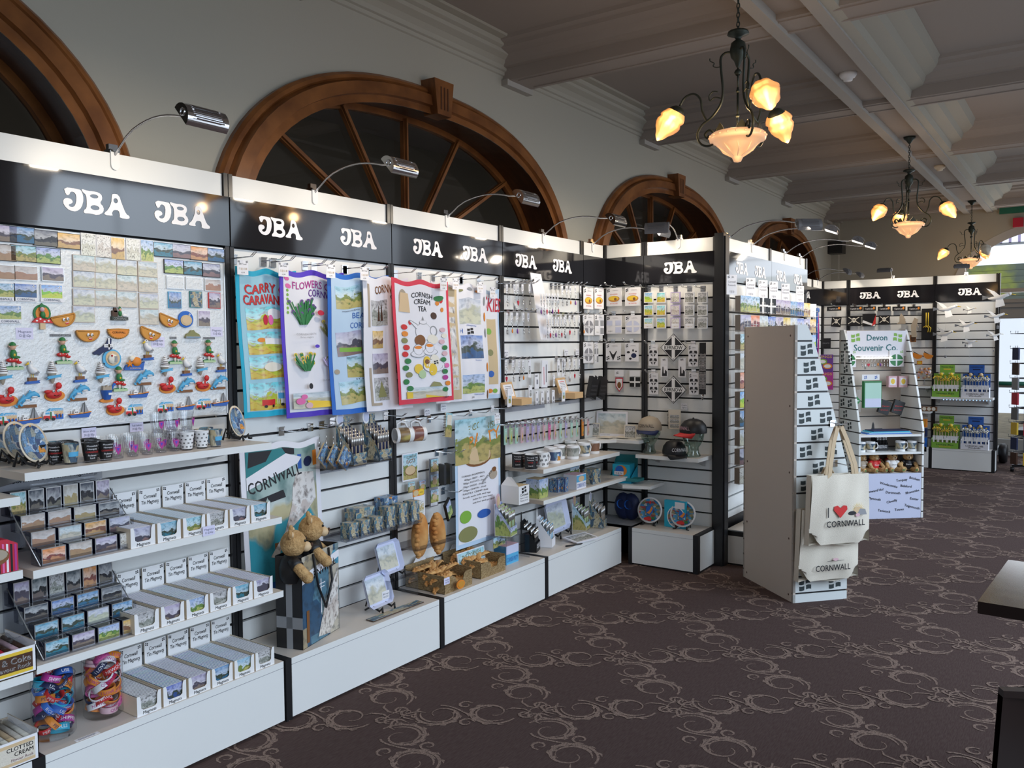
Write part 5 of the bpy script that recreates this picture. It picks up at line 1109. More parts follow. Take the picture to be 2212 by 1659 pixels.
r = thing('striped_pack', 'pink and black striped pack at the left edge on the middle shelf end', 'packaging', (1.245, -0.335, 0.876))
b = MB(); n = 9
b.poly([(-0.2, 0), (0, 0), (0.0, 0.085), (-0.03, 0.102), (-0.2, 0.11)], 'crimson', 0.0, 0.16)
for i in range(9): b.poly([(-0.004-i*0.012, 0.001), (-0.010-i*0.012, 0.001), (-0.010-i*0.012, 0.085+0.002*i), (-0.004-i*0.012, 0.083+0.002*i)], ['mag', 'black', 'letter_white', 'pink', 'black'][i % 5], -0.001, 0)
b.build('wrapper', r); q = MB(); q.disc(-0.075, 0.055, 0.045, 0.028, 'brown', -0.012, -0.001); q.disc(-0.07, 0.06, 0.035, 0.018, 'tan', -0.013, -0.012); q.build('printed_panel', r)
# ================================================================ GENERIC HUNG / STANDING GOODS
def prims(b, L, w, h, y=0.0, M=None):
    for i, q in enumerate(L):
        k = q[0]; yy = y-0.0006-0.00012*i
        if k == 'r': b.add([(q[1]*w, yy, q[3]*h), (q[2]*w, yy, q[3]*h), (q[2]*w, yy, q[4]*h), (q[1]*w, yy, q[4]*h)], [(0, 1, 2, 3)], q[5], M=M)
        elif k == 'd': b.disc(q[1]*w, q[2]*h, q[3]*w, q[4]*h, q[5], yy, M=M, n=16)
        elif k == 't': b.text(q[1], q[2]*w, q[3]*h, q[4]*h, q[5], y=yy, w=(q[6]*w if len(q) > 6 and q[6] else None), M=M, rot=(q[7] if len(q) > 7 else 0), bold=len(q) > 8)
        elif k == 'f': flagmark(b, q[1]*w, q[2]*h, q[3]*w, q[4]*h, q[5], y=yy, M=M)
        elif k == 'p': b.poly([(a*w, c*h) for a, c in q[1]], q[2], yy, yy, M=M)
def solid(name, label, cat, loc, w, h, L, t=0.004, m='paper', group=None, rz=0.0, tilt=0.0, roll=0.0, sides=None, key=None, base=False):
    """flat or box-shaped item, front towards local -y, centred (or standing on loc if base)"""
    rot = (tilt, roll, rz)
    def mk_():
        b = MB(); dz = h/2 if base else 0; T = Matrix.Translation((0, 0, dz))
        b.box(-w/2, w/2, -t, 0, -h/2, h/2, sides or m, front=m, M=T); prims(b, L, w, h, -t, T); o = b.build(name); o['category'] = cat; return o
    if key: return inst(key, mk_, loc, rz, label, group, rot=rot)
    o = mk_(); o.location = loc; o.rotation_euler = rot; tag(o, label, cat, group); return o
def hook_proto():
    r = thing('wire_hook', '', 'hook'); b = MB(); b.box(-0.016, 0.016, -0.006, 0, -0.034, 0.004, 'chrome'); b.box(-0.017, 0.017, -0.010, 0.004, 0.003, 0.007, 'chrome'); b.build('slat_clip', r)
    w = MB()
    for x in (-0.005, 0.005): w.tube([(x, -0.004, -0.010), (x, -0.12, -0.010), (x, -0.15, 0.008)], 0.0019, 'chrome', 5)
    w.tube([(-0.005, -0.15, 0.008), (0.005, -0.15, 0.008)], 0.0019, 'chrome', 5); w.build('prong', r); return r
def hook(loc, label, rz=0.0, group='slatwall wire hooks'): return inst('hook', hook_proto, loc, rz, label, group)
def hooks(pl, pts, place, rz=0.0):
    for i, (x, y) in enumerate(pts):
        p = U(x, y, **pl); hook(p, 'chrome wire hook, %s from the left %s' % (ordinal(i), place), rz, 'wire hooks '+place)
# ================================================================ TEA TOWELS
def towel(label, X0, X1, Z0, Z1, Y, L, m='cloth_white', border=None, skew=0.03, waves=2.2, amp=0.010, ph=0.0, group='printed tea towels hanging on the slatwall'):
    w, h = X1-X0, Z1-Z0; b = MB()
    nx, nz = 40, 12
    for q in (0, 0.0015): b.grid(lambda u, v: (-w/2+w*u, q, -h/2+h*v), nx, nz, border or m)
    def rect(x0, x1, z0, z1, mm, y):
        b.grid(lambda u, v: (x0+(x1-x0)*u, y, z0+(z1-z0)*v), 26, 10, mm)
    if border: rect(-w/2+0.022, w/2-0.022, -h/2+0.025, h/2-0.025, m, -0.001)
    for i, q in enumerate(L):
        yy = -0.0016-0.00007*i
        if q[0] == 'r': rect(q[1]*w, q[2]*w, q[3]*h, q[4]*h, q[5], yy)
        elif q[0] == 'q':   # tilted picture
            cx, cz, rw, rh, a, mm = q[1]*w, q[2]*h, q[3]*w, q[4]*h, q[5], q[6]
            b.grid(lambda u, v: (cx+(u-0.5)*rw*cos(a)-(v-0.5)*rh*sin(a), yy, cz+(u-0.5)*rw*sin(a)+(v-0.5)*rh*cos(a)), 22, 8, mm)
        elif q[0] == 'd':
            b.grid(lambda u, v: (q[1]*w+q[3]*w*v*cos(2*pi*u), yy-0.0006-i*2e-5, q[2]*h+q[4]*h*v*sin(2*pi*u)), 20, 4, q[5])
        else:
            prims(b, [q], w, h, yy-0.0004-i*2e-5)
    out = []
    for x, y, z in b.v:
        t = (0.5-z/h)   # 0 at top
        xx = x+skew*t*0.9; sag = -0.018*sin(pi*(x/w+0.5)*2.0)**2*(1-t)**3
        out.append((xx, y+amp*sin(waves*2*pi*(x/w)+ph)*(0.35+0.65*t)+0.6*amp*sin(9*z+ph), z+sag))
    b.v = out
    # back face for thickness
    o = b.build('tea_towel', loc=((X0+X1)/2, Y, (Z0+Z1)/2))
    tag(o, label, 'tea towel', group)
    tx = X0+0.02; T = MB()
    T.box(-0.028, 0.028, -0.001, 0, -0.05, 0.012, 'paper'); T.text('JBA Towel', 0, -0.004, 0.007, 'ink', y=-0.0015, w=0.036); T.text('12 @ £1.80', 0, -0.024, 0.009, 'ink_gold', y=-0.0015, w=0.042); T.text('£2.99', 0, -0.040, 0.006, 'ink', y=-0.0015)
    flagmark(T, -0.021, 0.006, 0.010, 0.008, 'ink', y=-0.0015, mir=True); flagmark(T, 0.021, 0.006, 0.010, 0.008, 'ink', y=-0.0015)
    return o, T
def tw(label, pxl, pxr, yt, yb, Y, L, tagx=None, **k):
    a = U(pxl, yt, Y=Y); c = U(pxr, yt+6, Y=Y); d = U(pxl+10, yb, Y=Y)
    o, T = towel(label, a.x, c.x, d.z, a.z, Y, L, **k)
    if tagx is not None:
        p = U(tagx[0], tagx[1], Y=Y-0.03); t = T.build('price_tag', loc=p); tag(t, 'price ticket over the '+label.split(',')[0], 'price tag', 'price tickets over the tea towels')
    for q in (a.x+0.03, (a.x+c.x)/2+0.02):
        hook((q, -0.001, 1.952), ('left' if q < a.x+0.05 else 'right')+' wire hook of the '+label.split(',')[0])
CAR = [('t', t, x+d, z-d*0.4, 0.066, c, wd, 0.02, 1) for d, c in ((0.008, 'ink'), (0, 'red'), (0.004, 'red')) for t, x, z, wd in (('CARRY ON', 0.02, 0.375, 0.78), ('CARAVANNING', 0.05, 0.30, 0.88))]+[('q', 0.02, z, 0.74, 0.15, a, 'pic_cartoon') for z, a in ((0.17, 0.05), (0.0, 0.03), (-0.165, 0.03), (-0.355, 0.0))]+[('r', -0.38, 0.40, -0.455, -0.27, 'pic_cartoon'), ('r', -0.22, 0.02, -0.425, -0.385, 'red'), ('r', 0.05, 0.3, -0.42, -0.33, 'white'), ('r', 0.08, 0.17, -0.385, -0.345, 'skyblue'),
      ('d', 0.10, 0.20, 0.12, 0.035, 'white'), ('d', -0.06, 0.155, 0.045, 0.035, 'crimson'), ('d', 0.04, 0.155, 0.045, 0.035, 'pink'), ('r', -0.10, 0.25, -0.01, 0.03, 'white'), ('d', -0.16, 0.02, 0.06, 0.016, 'orange'), ('d', 0.0, -0.165, 0.16, 0.032, 'bone'), ('d', -0.17, -0.43, 0.025, 0.010, 'black'), ('d', -0.03, -0.43, 0.025, 0.010, 'black'), ('d', 0.14, -0.425, 0.025, 0.010, 'black')]
mat('pale_cyan', (0.36, 0.62, 0.74), 0.9)
tw('turquoise bordered caravan tea towel, leftmost of the towels', 507, 640, 574, 905, -0.05, CAR, (524, 568), m='pale_cyan', border='cyan', ph=0.4)
def plant(cx, cz, s, c1, c2, n=26, seed=1):
    rnd = random.Random(seed); out = []
    for i in range(n):
        a = rnd.uniform(-1, 1); L = s*0.5*rnd.uniform(0.4, 1.0); bx, bz = cx+a*s*0.15, cz-s*0.22; tx, tz = cx+a*s*0.55, bz+L
        out.append(('p', [(bx-0.006, bz), (bx+0.006, bz), (tx+0.012, tz-0.012), (tx, tz), (tx-0.012, tz-0.01)], c1))
        if i % 2: out.append(('d', tx, tz-0.008, 0.024, 0.012, c2)); out.append(('d', (tx+bx)/2, (tz+bz)/2, 0.016, 0.009, c1))
    return out
FL = [('t', 'FLOWERS OF', -0.02, 0.405, 0.052, 'mag', 0.62, 0, 1), ('t', 'CORNWALL', 0.16, 0.345, 0.050, 'purple', 0.5, 0, 1), ('d', -0.40, 0.44, 0.035, 0.016, 'pink'), ('d', -0.38, 0.39, 0.04, 0.016, 'pink')]
FL += [('d', -0.39, 0.36-0.03*i, 0.016, 0.010, 'lime') for i in range(6)]+plant(-0.18, 0.21, 0.36, 'green', 'purple', 40, 3)+plant(0.20, 0.10, 0.24, 'olive', 'yellow', 24, 4)+plant(-0.20, -0.13, 0.26, 'green', 'yellow', 26, 5)+plant(0.20, -0.14, 0.22, 'lilac', 'olive', 22, 6)
FL += [('d', 0.06, 0.21, 0.05, 0.018, 'crimson'), ('t', 'CORNISH HEATH', -0.18, 0.065, 0.014, 'ink_grey', 0.3), ('t', 'Erica vagans', -0.18, 0.045, 0.012, 'ink_grey', 0.2), ('d', -0.02, -0.02, 0.04, 0.012, 'violet'), ('t', "QUEEN ANNE'S LACE", 0.2, -0.255, 0.012, 'ink_grey', 0.34), ('d', -0.18, -0.29, 0.03, 0.020, 'ink'), ('r', -0.42, 0.42, -0.44, -0.335, 'pic_wash'), ('p', [(-0.2, -0.44), (0.42, -0.44), (0.1, -0.40), (-0.25, -0.385)], 'yellow'), ('d', -0.33, -0.39, 0.06, 0.022, 'pink'), ('d', -0.22, -0.42, 0.05, 0.02, 'rose'), ('d', -0.28, -0.36, 0.04, 0.016, 'pink'), ('t', 'JBA', 0.36, -0.452, 0.016, 'ink', 0.1)]
tw('violet bordered Flowers of Cornwall tea towel, second from the left', 602, 742, 577, 905, -0.078, FL, (612, 573), border='violet', ph=1.0, amp=0.007)
BE = [('q', -0.18, 0.33, 0.42, 0.16, 0.07, 'pic_green'), ('t', 'BEACHES', 0.12, 0.20, 0.042, 'blue', 0.52), ('t', 'of', 0.16, 0.165, 0.018, 'blue'), ('t', 'CORNWALL', 0.10, 0.13, 0.042, 'blue', 0.56), ('q', -0.18, 0.0, 0.42, 0.17, 0.09, 'pic_dusk'), ('q', 0.0, -0.17, 0.52, 0.15, -0.02, 'pic_green'), ('q', -0.16, -0.345, 0.44, 0.16, 0.07, 'pic_green'), ('r', -0.35, 0.02, -0.06, -0.03, 'lime'), ('t', 'WIDEMOUTH BEACH', -0.16, 0.235, 0.010, 'navy', 0.3, 0.07), ('t', 'POLZEATH', -0.16, -0.10, 0.010, 'navy', 0.2, 0.07), ('t', 'ST IVES', 0.02, -0.255, 0.010, 'navy', 0.25), ('d', -0.40, -0.20, 0.035, 0.018, 'tan')]
mat('pale_blue', (0.50, 0.66, 0.84), 0.9)
tw('royal blue bordered Beaches of Cornwall tea towel, third from the left', 705, 838, 583, 898, -0.122, BE, (714, 577), m='pale_blue', border='royal', ph=2.0)
CO = [('t', 'CORNWALL', 0.02, 0.41, 0.062, 'brown', 0.60, 0, 1), ('t', 'KERNOW', 0.18, 0.35, 0.026, 'ink', 0.26)]+[('r', -0.42, -0.385, a, c, 'tan') for a, c in ((0.12, 0.44), (-0.44, -0.18))]+[('q', -0.18, 0.23, 0.36, 0.19, 0.02, 'pic_grey'), ('q', -0.22, 0.03, 0.26, 0.13, 0, 'pic_sunset'), ('q', -0.18, -0.15, 0.36, 0.15, 0, 'pic_dusk'), ('q', -0.18, -0.34, 0.34, 0.17, 0, 'pic_grey'), ('q', 0.26, -0.15, 0.24, 0.15, 0, 'pic_dark'), ('q', 0.26, -0.34, 0.24, 0.14, 0, 'pic_dark'),
      ('p', [(0.30, 0.28), (0.34, 0.10), (0.20, 0.06), (0.12, 0.0), (0.10, -0.03), (0.26, -0.01), (0.30, 0.04), (0.42, 0.08)], 'lilac'), ('f', 0.22, -0.44, 0.10, 0.04, 'ink'), ('r', -0.42, -0.20, -0.46, -0.44, 'tan'), ('p', [(-0.24, 0.17), (-0.21, 0.30), (-0.18, 0.17)], 'darkbrown'), ('p', [(-0.16, 0.17), (-0.13, 0.31), (-0.10, 0.17)], 'darkbrown'), ('p', [(-0.30, -0.40), (-0.18, -0.28), (-0.05, -0.40)], 'olive')]
tw('white Cornwall map tea towel with a rope edge, left of the red bordered one', 782, 880, 592, 890, -0.15, CO, (787, 583), ph=2.6)
CT = [('t', 'CORNISH', 0.0, 0.38, 0.042, 'ink', 0.38, -0.02, 1), ('t', 'CREAM', 0.0, 0.325, 0.042, 'ink', 0.30, 0, 1), ('t', 'TEA', 0.0, 0.265, 0.042, 'ink', 0.16, 0, 1), ('d', -0.32, 0.34, 0.07, 0.09, 'tan'), ('p', [(-0.40, 0.24), (-0.36, 0.40), (-0.24, 0.40), (-0.22, 0.24)], 'wheat'), ('d', 0.27, 0.33, 0.035, 0.02, 'orange'), ('d', 0.34, 0.35, 0.035, 0.022, 'red'), ('d', 0.35, 0.27, 0.03, 0.02, 'orange'), ('d', 0.30, 0.37, 0.09, 0.025, 'green'), ('d', 0.20, 0.22, 0.05, 0.03, 'darkbrown'), ('d', -0.23, 0.16, 0.025, 0.02, 'red')]
CT += [('d', 0.0, 0.08, 0.155, 0.072, 'grey'), ('d', 0.0, 0.08, 0.15, 0.069, 'cloth_white'), ('d', 0.0, 0.155, 0.075, 0.018, 'grey'), ('d', 0.0, 0.157, 0.07, 0.015, 'cloth_white'), ('p', [(-0.02, 0.17), (0.0, 0.205), (0.02, 0.17)], 'grey'), ('p', [(-0.13, 0.10), (-0.25, 0.175), (-0.22, 0.18), (-0.11, 0.14)], 'grey'), ('p', [(-0.13, 0.105), (-0.235, 0.172), (-0.22, 0.174), (-0.11, 0.132)], 'cloth_white'), ('d', 0.18, 0.09, 0.06, 0.045, 'grey'), ('d', 0.175, 0.09, 0.043, 0.034, 'cloth_white'), ('d', -0.08, 0.01, 0.10, 0.045, 'brown'), ('d', 0.15, 0.02, 0.09, 0.04, 'bone')]
for cx, cz in ((-0.13, -0.065), (0.09, -0.05)): CT += [('d', cx, cz-0.035, 0.13, 0.03, 'grey'), ('d', cx, cz-0.033, 0.12, 0.026, 'cloth_white'), ('d', cx, cz, 0.08, 0.045, 'grey'), ('d', cx, cz, 0.074, 0.041, 'cloth_white'), ('d', cx, cz+0.018, 0.065, 0.013, 'orange')]
CT += [('d', 0.13, -0.20, 0.20, 0.055, 'grey'), ('d', 0.13, -0.20, 0.19, 0.05, 'cloth_white'), ('d', 0.02, -0.17, 0.075, 0.05, 'yellow'), ('d', 0.16, -0.16, 0.075, 0.055, 'bone'), ('d', 0.12, -0.23, 0.07, 0.05, 'yellow'), ('d', 0.02, -0.165, 0.05, 0.02, 'brown'), ('f', 0.18, -0.17, 0.07, 0.03, 'ink'), ('d', -0.15, -0.22, 0.07, 0.04, 'yellow'), ('d', -0.09, -0.265, 0.07, 0.035, 'palegreen')]
CT += [('d', -0.33+0.03*sin(i*3), 0.12-0.055*i, 0.05, 0.022, c) for i, c in enumerate(['red', 'orange', 'olive', 'red', 'red', 'green', 'green', 'olive', 'green', 'green'])]+[('d', 0.33+0.03*sin(i*2.3), 0.10-0.05*i, 0.05, 0.02, c) for i, c in enumerate(['rose', 'bone', 'rose', 'green', 'rose', 'green', 'pink', 'green', 'mag', 'orange', 'green'])]
CT += [('r', -0.34, 0.34, -0.455, -0.37, 'pic_wash'), ('p', [(0.05, -0.37), (0.12, -0.33), (0.22, -0.34), (0.26, -0.37)], 'olive'), ('p', [(-0.36, -0.455), (0.3, -0.46), (-0.02, -0.435), (-0.2, -0.41), (-0.36, -0.40)], 'yellow'), ('t', 'JBA', 0.32, -0.462, 0.016, 'ink', 0.08)]
tw('red bordered Cornish Cream Tea towel, frontmost, with teapot and cups', 845, 968, 598, 876, -0.20, CT, (958, 606), border='towel_red', amp=0.006, skew=0.045, ph=0.2)
tw('yellow old map tea towel edge, showing right of the red bordered one', 930, 992, 606, 872, -0.11, [('r', -0.5, 0.38, -0.48, 0.48, 'sand'), ('r', -0.4, 0.3, -0.4, 0.4, 'pic_map')], (984, 606))
FI = [('q', 0.0, 0.27, 0.62, 0.22, 0, 'pic_wash'), ('q', 0.0, -0.04, 0.64, 0.20, 0, 'pic_sea'), ('q', 0.0, -0.36, 0.64, 0.16, 0, 'pic_green'), ('t', 'Mevagissey', 0.05, 0.145, 0.014, 'blue', 0.3), ('t', 'FISH', -0.30, 0.10, 0.04, 'blue', 0.2), ('f', 0.02, 0.095, 0.22, 0.05, 'ink'), ('t', 'Looe', 0.2, -0.155, 0.014, 'blue', 0.12), ('t', 'Falmouth', 0.2, -0.452, 0.014, 'blue', 0.2), ('t', 'JBA', 0.05, -0.475, 0.014, 'ink', 0.1)]+[('d', 0.42, z, 0.03, 0.04, c) for z, c in ((0.36, 'grey'), (0.22, 'orange'), (0.08, 'grey'), (-0.22, 'orange'), (-0.46, 'brown'))]+[('d', x, 0.455, 0.08, 0.012, c) for x, c in ((-0.25, 'olive'), (0.02, 'grey'), (0.25, 'orange'))]
tw('white Cornish harbours tea towel with small fish down one side', 972, 1051, 608, 868, -0.075, FI, (1037, 614), skew=0.02)
PI_ = [('t', 'PISKIES', 0.22, 0.37, 0.13, 'crimson', 0.62, -0.12, 1)]+[('q', 0.05, -0.07, 0.62, 0.60, 0.0, 'sand')]+[('d', 0.05+0.15*sin(i*2), 0.18-0.065*i, 0.06, 0.03, c) for i, c in enumerate(['purple', 'lime', 'pink', 'skin', 'olive', 'red', 'brown', 'blue', 'lime', 'yellow'])]+[('d', 0.08+0.1*i, -0.43, 0.05, 0.02, c) for i, c in enumerate(['pink', 'orange', 'lime'])]
tw('pale blue bordered piskies tea towel, rightmost of the towels', 1000, 1079, 618, 866, -0.045, PI_, (1064, 625), border='pale_blue', skew=0.012)
# ---- lower bay 2
MP = [('r', -0.44, 0.44, -0.46, 0.46, 'pic_poster'), ('p', [(-0.44, 0.46), (0.1, 0.46), (-0.05, 0.36), (-0.44, 0.26)], 'teal'), ('p', [(-0.40, 0.46), (-0.12, 0.46), (-0.2, 0.40), (-0.42, 0.36)], 'ink'), ('p', [(0.0, 0.46), (0.16, 0.46), (0.16, 0.42), (0.06, 0.41)], 'ink'), ('p', [(-0.44, 0.14), (0.0, 0.19), (0.03, 0.14), (-0.42, 0.10)], 'ink'),
      ('p', [(-0.44, 0.22), (0.2, 0.36), (0.25, 0.40), (0.05, 0.42), (-0.44, 0.30)], 'cloth_white'), ('t', 'CORNWALL', -0.10, 0.275, 0.075, 'ink', 0.68, 0.22, 1), ('p', [(0.18, 0.30), (0.40, 0.28), (0.42, 0.10), (0.28, 0.02), (0.10, -0.06), (-0.05, -0.16), (-0.10, -0.24), (-0.20, -0.22), (0.0, -0.08), (0.10, 0.08), (0.12, 0.20)], 'pic_map'),
      ('d', 0.33, 0.36, 0.055, 0.035, 'navy'), ('r', 0.20, 0.25, 0.32, 0.42, 'blue'), ('r', 0.40, 0.45, 0.32, 0.42, 'orange'), ('r', -0.14, -0.08, -0.34, -0.14, 'brown'), ('d', -0.2, -0.42, 0.2, 0.04, 'royal')]
a = U(516, 965, Y=-0.05); c_ = U(688, 953, Y=-0.05)
o, T = towel('large Cornwall map and arms tea towel hanging behind the bear bag', a.x, c_.x, 0.42, 1.135, -0.05, MP, amp=0.0012, ph=1.2); 
hooks(dict(Y=-0.001), [(606, 925), (669, 916), (693, 912)], 'above the large map towel')
# ---- bag with two teddy bears
def bear(face='fur', shirt='black', sit=True, scale=1.0, name='', motif='flag'):
    def f():
        r = thing('teddy_bear', '', 'teddy bear'); k = scale
        b = MB(); b.ball((0, 0, 0.075*k), (0.055*k, 0.045*k, 0.065*k), 'fur', 14)
        b.ball((0, -0.005*k, 0.175*k), (0.058*k, 0.050*k, 0.052*k), 'fur', 16)
        for s in (-1, 1):
            b.ball((s*0.045*k, 0.005*k, 0.218*k), (0.020*k, 0.010*k, 0.020*k), 'fur', 10); b.ball((s*0.045*k, -0.004*k, 0.217*k), (0.012*k, 0.006*k, 0.012*k), 'wheat', 8)
            b.tube([(s*0.045*k, -0.005*k, 0.115*k), (s*0.075*k, -0.03*k, 0.09*k), (s*0.082*k, -0.055*k, 0.062*k)], [0.020*k, 0.020*k, 0.022*k], 'fur', 10); b.ball((s*0.083*k, -0.058*k, 0.06*k), 0.023*k, 'fur', 10)
            if sit: b.tube([(s*0.035*k, -0.02*k, 0.03*k), (s*0.06*k, -0.08*k, 0.028*k), (s*0.065*k, -0.115*k, 0.032*k)], [0.028*k, 0.026*k, 0.024*k], 'fur', 10); b.ball((s*0.066*k, -0.120*k, 0.034*k), (0.026*k, 0.014*k, 0.030*k), 'fur', 10)
        b.build('body', r)
        m = MB(); m.ball((0, -0.052*k, 0.160*k), (0.026*k, 0.022*k, 0.020*k), 'wheat', 12); m.build('muzzle', r)
        n = MB(); n.ball((0, -0.074*k, 0.168*k), (0.009*k, 0.006*k, 0.007*k), 'darkbrown', 8); n.tube([(0, -0.075*k, 0.162*k), (0, -0.074*k, 0.152*k)], 0.0015*k, 'darkbrown', 4); n.tube([(-0.010*k, -0.070*k, 0.149*k), (0, -0.073*k, 0.152*k), (0.010*k, -0.070*k, 0.149*k)], 0.0015*k, 'darkbrown', 4); n.build('nose', r)
        for s in (-1, 1): e = MB(); e.ball((s*0.024*k, -0.050*k, 0.188*k), 0.0055*k, 'black_plastic', 8); e.build('eye', r)
        s_ = MB(); s_.lathe([(0.045*k, 0.028*k), (0.058*k, 0.05*k), (0.060*k, 0.085*k), (0.050*k, 0.118*k), (0.030*k, 0.134*k)], shirt, 16, M=Matrix.Diagonal((1, 0.86, 1, 1)))
        for s in (-1, 1): s_.tube([(s*0.040*k, -0.003*k, 0.118*k), (s*0.066*k, -0.022*k, 0.098*k)], [0.022*k, 0.025*k], shirt, 10)
        if name: s_.text(name, 0, 0.085*k, 0.016*k, 'letter_white' if shirt != 'white' else 'ink', y=-0.0535*k, w=0.06*k)
        s_.build('jersey', r)
        if sit:
            for s in (-1, 1): t = MB(); flagmark(t, s*0.066*k, 0.035*k, 0.026*k, 0.024*k, 'green' if motif == 'flag' else 'ink', y=-0.1355*k); t.build('foot_patch', r)
        return r
    return f
bag = thing('shopping_bag', 'tall glossy Cornwall shopping bag with white cross side, holding two teddy bears', 'bag', (0, 0, PZ))
pa = U(612, 1400, Z=PZ); pb = U(655, 1405, Z=PZ); pc = U(760, 1340, Z=PZ)
ang = math.atan2(pc.y-pb.y, pc.x-pb.x); bag.location = (pb.x, pb.y, PZ); bag.rotation_euler = (0, 0, ang)
bw_, bd_, bh_ = min(0.30, (pc-pb).length), 0.13, 0.40
b = MB(); b.box(0, bw_, 0, 0.002, 0, bh_, 'black_plastic', front='pic_bag'); b.box(0, bw_, bd_, bd_+0.002, 0, bh_, 'black_plastic'); b.box(0, 0.002, 0, bd_, 0, bh_, 'black_plastic'); b.box(bw_-0.002, bw_, 0, bd_, 0, bh_, 'black_plastic'); b.box(0, bw_, 0, bd_, 0, 0.003, 'black')
bs = b.build('shell', bag)
q = MB(); q.box(-0.0015, 0, bd_/2-0.015, bd_/2+0.015, 0, bh_, 'grey'); q.box(-0.0015, 0, 0, bd_, bh_*0.22, bh_*0.22+0.05, 'grey'); q.build('cross_stripe', bag)
q = MB(); prims(q, [('p', [(-0.5, 0.3), (0.5, 0.42), (0.5, 0.34), (-0.5, 0.20)], 'cloth_white'), ('t', 'CORNWALL', -0.02, 0.275, 0.085, 'ink', 0.85, 0.12, 1), ('r', -0.40, -0.33, -0.45, -0.1, 'brown'), ('r', -0.02, 0.0, -0.2, 0.18, 'cloth_white'), ('r', -0.12, 0.10, 0.12, 0.13, 'cloth_white'), ('r', -0.10, 0.08, 0.08, 0.09, 'cloth_white'), ('p', [(0.1, -0.1), (0.45, 0.2), (0.48, -0.3), (0.2, -0.48), (-0.1, -0.45)], 'pic_map')], bw_, bh_, -0.001, Matrix.Translation((bw_/2, 0, bh_/2))); q.build('print', bs)
for yy in (-0.004, bd_+0.006):
    q = MB(); q.tube([(bw_*0.28, yy, bh_*0.99), (bw_*0.36, yy-0.01, bh_*0.62), (bw_*0.55, yy-0.01, bh_*0.35), (bw_*0.74, yy-0.01, bh_*0.62), (bw_*0.70, yy, bh_*0.99)], 0.006, 'black', 5); q.build('handle', bag)
M = Matrix.Rotation(ang, 4, 'Z')
for i, (dx, dz, lb, rz) in enumerate([(0.03, 0.255, 'golden teddy bear peeping from the shopping bag, left of the pair', 0.55), (0.17, 0.29, 'golden teddy bear in black jersey in the shopping bag, right of the pair', 0.6)]):
    p = Vector((pb.x, pb.y, PZ+dz))+M @ Vector((dx, bd_/2, 0))
    o = inst('bearbag', bear(shirt='black', sit=False, scale=1.12, name='Cornwall'), p, ang+rz, lb, 'bears in the shopping bag')
# ---- coasters, pens, gift boxes on clear shelves
def pen_stand(m_body, m_tops, colr='white', top='arch', text=None, nx=7, ny=4, tall=0.0, pic='pic_gift', pin='silver'):
    def f():
        r = thing('pen_display', '', 'pen display'); w = 0.105; d = 0.10; h = 0.055
        b = MB(); b.box(-w/2, w/2, 0, 0.003, 0, h, m_body, front=pic)
        for s in (-1, 1): b.add([(s*w/2, 0, 0), (s*w/2, d, 0), (s*w/2, d, 0.19), (s*w/2, 0.0, h)], [(0, 1, 2, 3)], pic)
        b.box(-w/2, w/2, d, d+0.003, 0, 0.19, m_body, front=pic); b.box(-w/2, w/2, 0, d, 0, 0.003, m_body)
        b.build('tray', r)
        t = MB()
        T = Matrix.Translation((0, d-0.001, 0))
        if top == 'arch': t.disc(0, 0.20, w*0.32, 0.045, colr, 0, 0.003, 18, M=T); t.disc(0, 0.20, w*0.22, 0.03, 'wheat', -0.001, -0.001, 14, M=T)
        if top == 'spoon': t.disc(-0.02, 0.215, 0.03, 0.035, 'letter_white', 0, 0.003, 18, M=T); t.disc(-0.02, 0.215, 0.022, 0.026, 'tray_blue', -0.001, -0.001, 14, M=T); t.box(0.0, w/2, 0.0, 0.003, 0.17, 0.225, 'sand', front='pic_gift', M=T)
        if top == 'tall': t.poly([(-0.05, 0.17), (-0.02, 0.17), (-0.025, 0.225), (-0.035, 0.25), (-0.045, 0.225)], m_body, 0, 0.003, M=T)
        if text:
            for i, s in enumerate(text): t.text(s, 0, h*0.8-i*h*0.27, h*0.22, 'letter_white' if m_body == 'black' else 'ink', y=-0.002, w=w*0.8)
        t.build('header_card', r)
        for j in range(ny):
            for i in range(nx):
                q = MB(); x = -w/2+0.010+(w-0.02)*i/(nx-1); y = 0.014+0.022*j; z = 0.010+0.012*j
                q.tube([(x, y, z), (x, y, z+0.105), (x, y, z+0.11), (x, y, z+0.135)], [0.0048, 0.0048, 0.0035, 0.0035], m_tops[i % len(m_tops)], 6); q.tube([(x, y, z+0.08), (x, y, z+0.125)], 0.0053, pin, 6); q.build('pen', r)
        return r
    return f
def put(key, fn, px, py, z, rz, label, group, dy=0.0):
    p = U(px, py, Z=z); return inst(key, fn, (p.x, p.y+dy, z), rz, label, group)
def clear_shelf(label, x0, x1, z, d=0.20, lip=True):
    b = MB(); b.box(x0, x1, -d, -0.001, z-0.004, z, 'clear_tint')
    if lip: b.box(x0, x1, -d-0.003, -d, z-0.004, z+0.018, 'clear_tint')
    b.box(x0, x1, -0.004, -0.001, z-0.05, z, 'clear_tint'); o = b.build('acrylic_shelf'); tag(o, label, 'shelf'); return o
zs1 = 1.055; pl = U(735, 1012, Y=-0.20); pr = U(852, 992, Y=-0.20); zs1 = pl.z
clear_shelf('clear acrylic shelf under the two upper pen displays', pl.x-0.05, pr.x, zs1)
PG = 'pen displays'
for i, (x, lb) in enumerate([(780, 'gold patterned pen display on the acrylic shelf, left of two'), (835, 'gold patterned pen display on the acrylic shelf, right of two')]):
    p = U(x, 1003-i*8, Y=-0.19); inst('pen_gold', pen_stand('sand', ['tan', 'navy'], top='spoon'), (p.x, -0.185, zs1), 0.15, lb, PG)
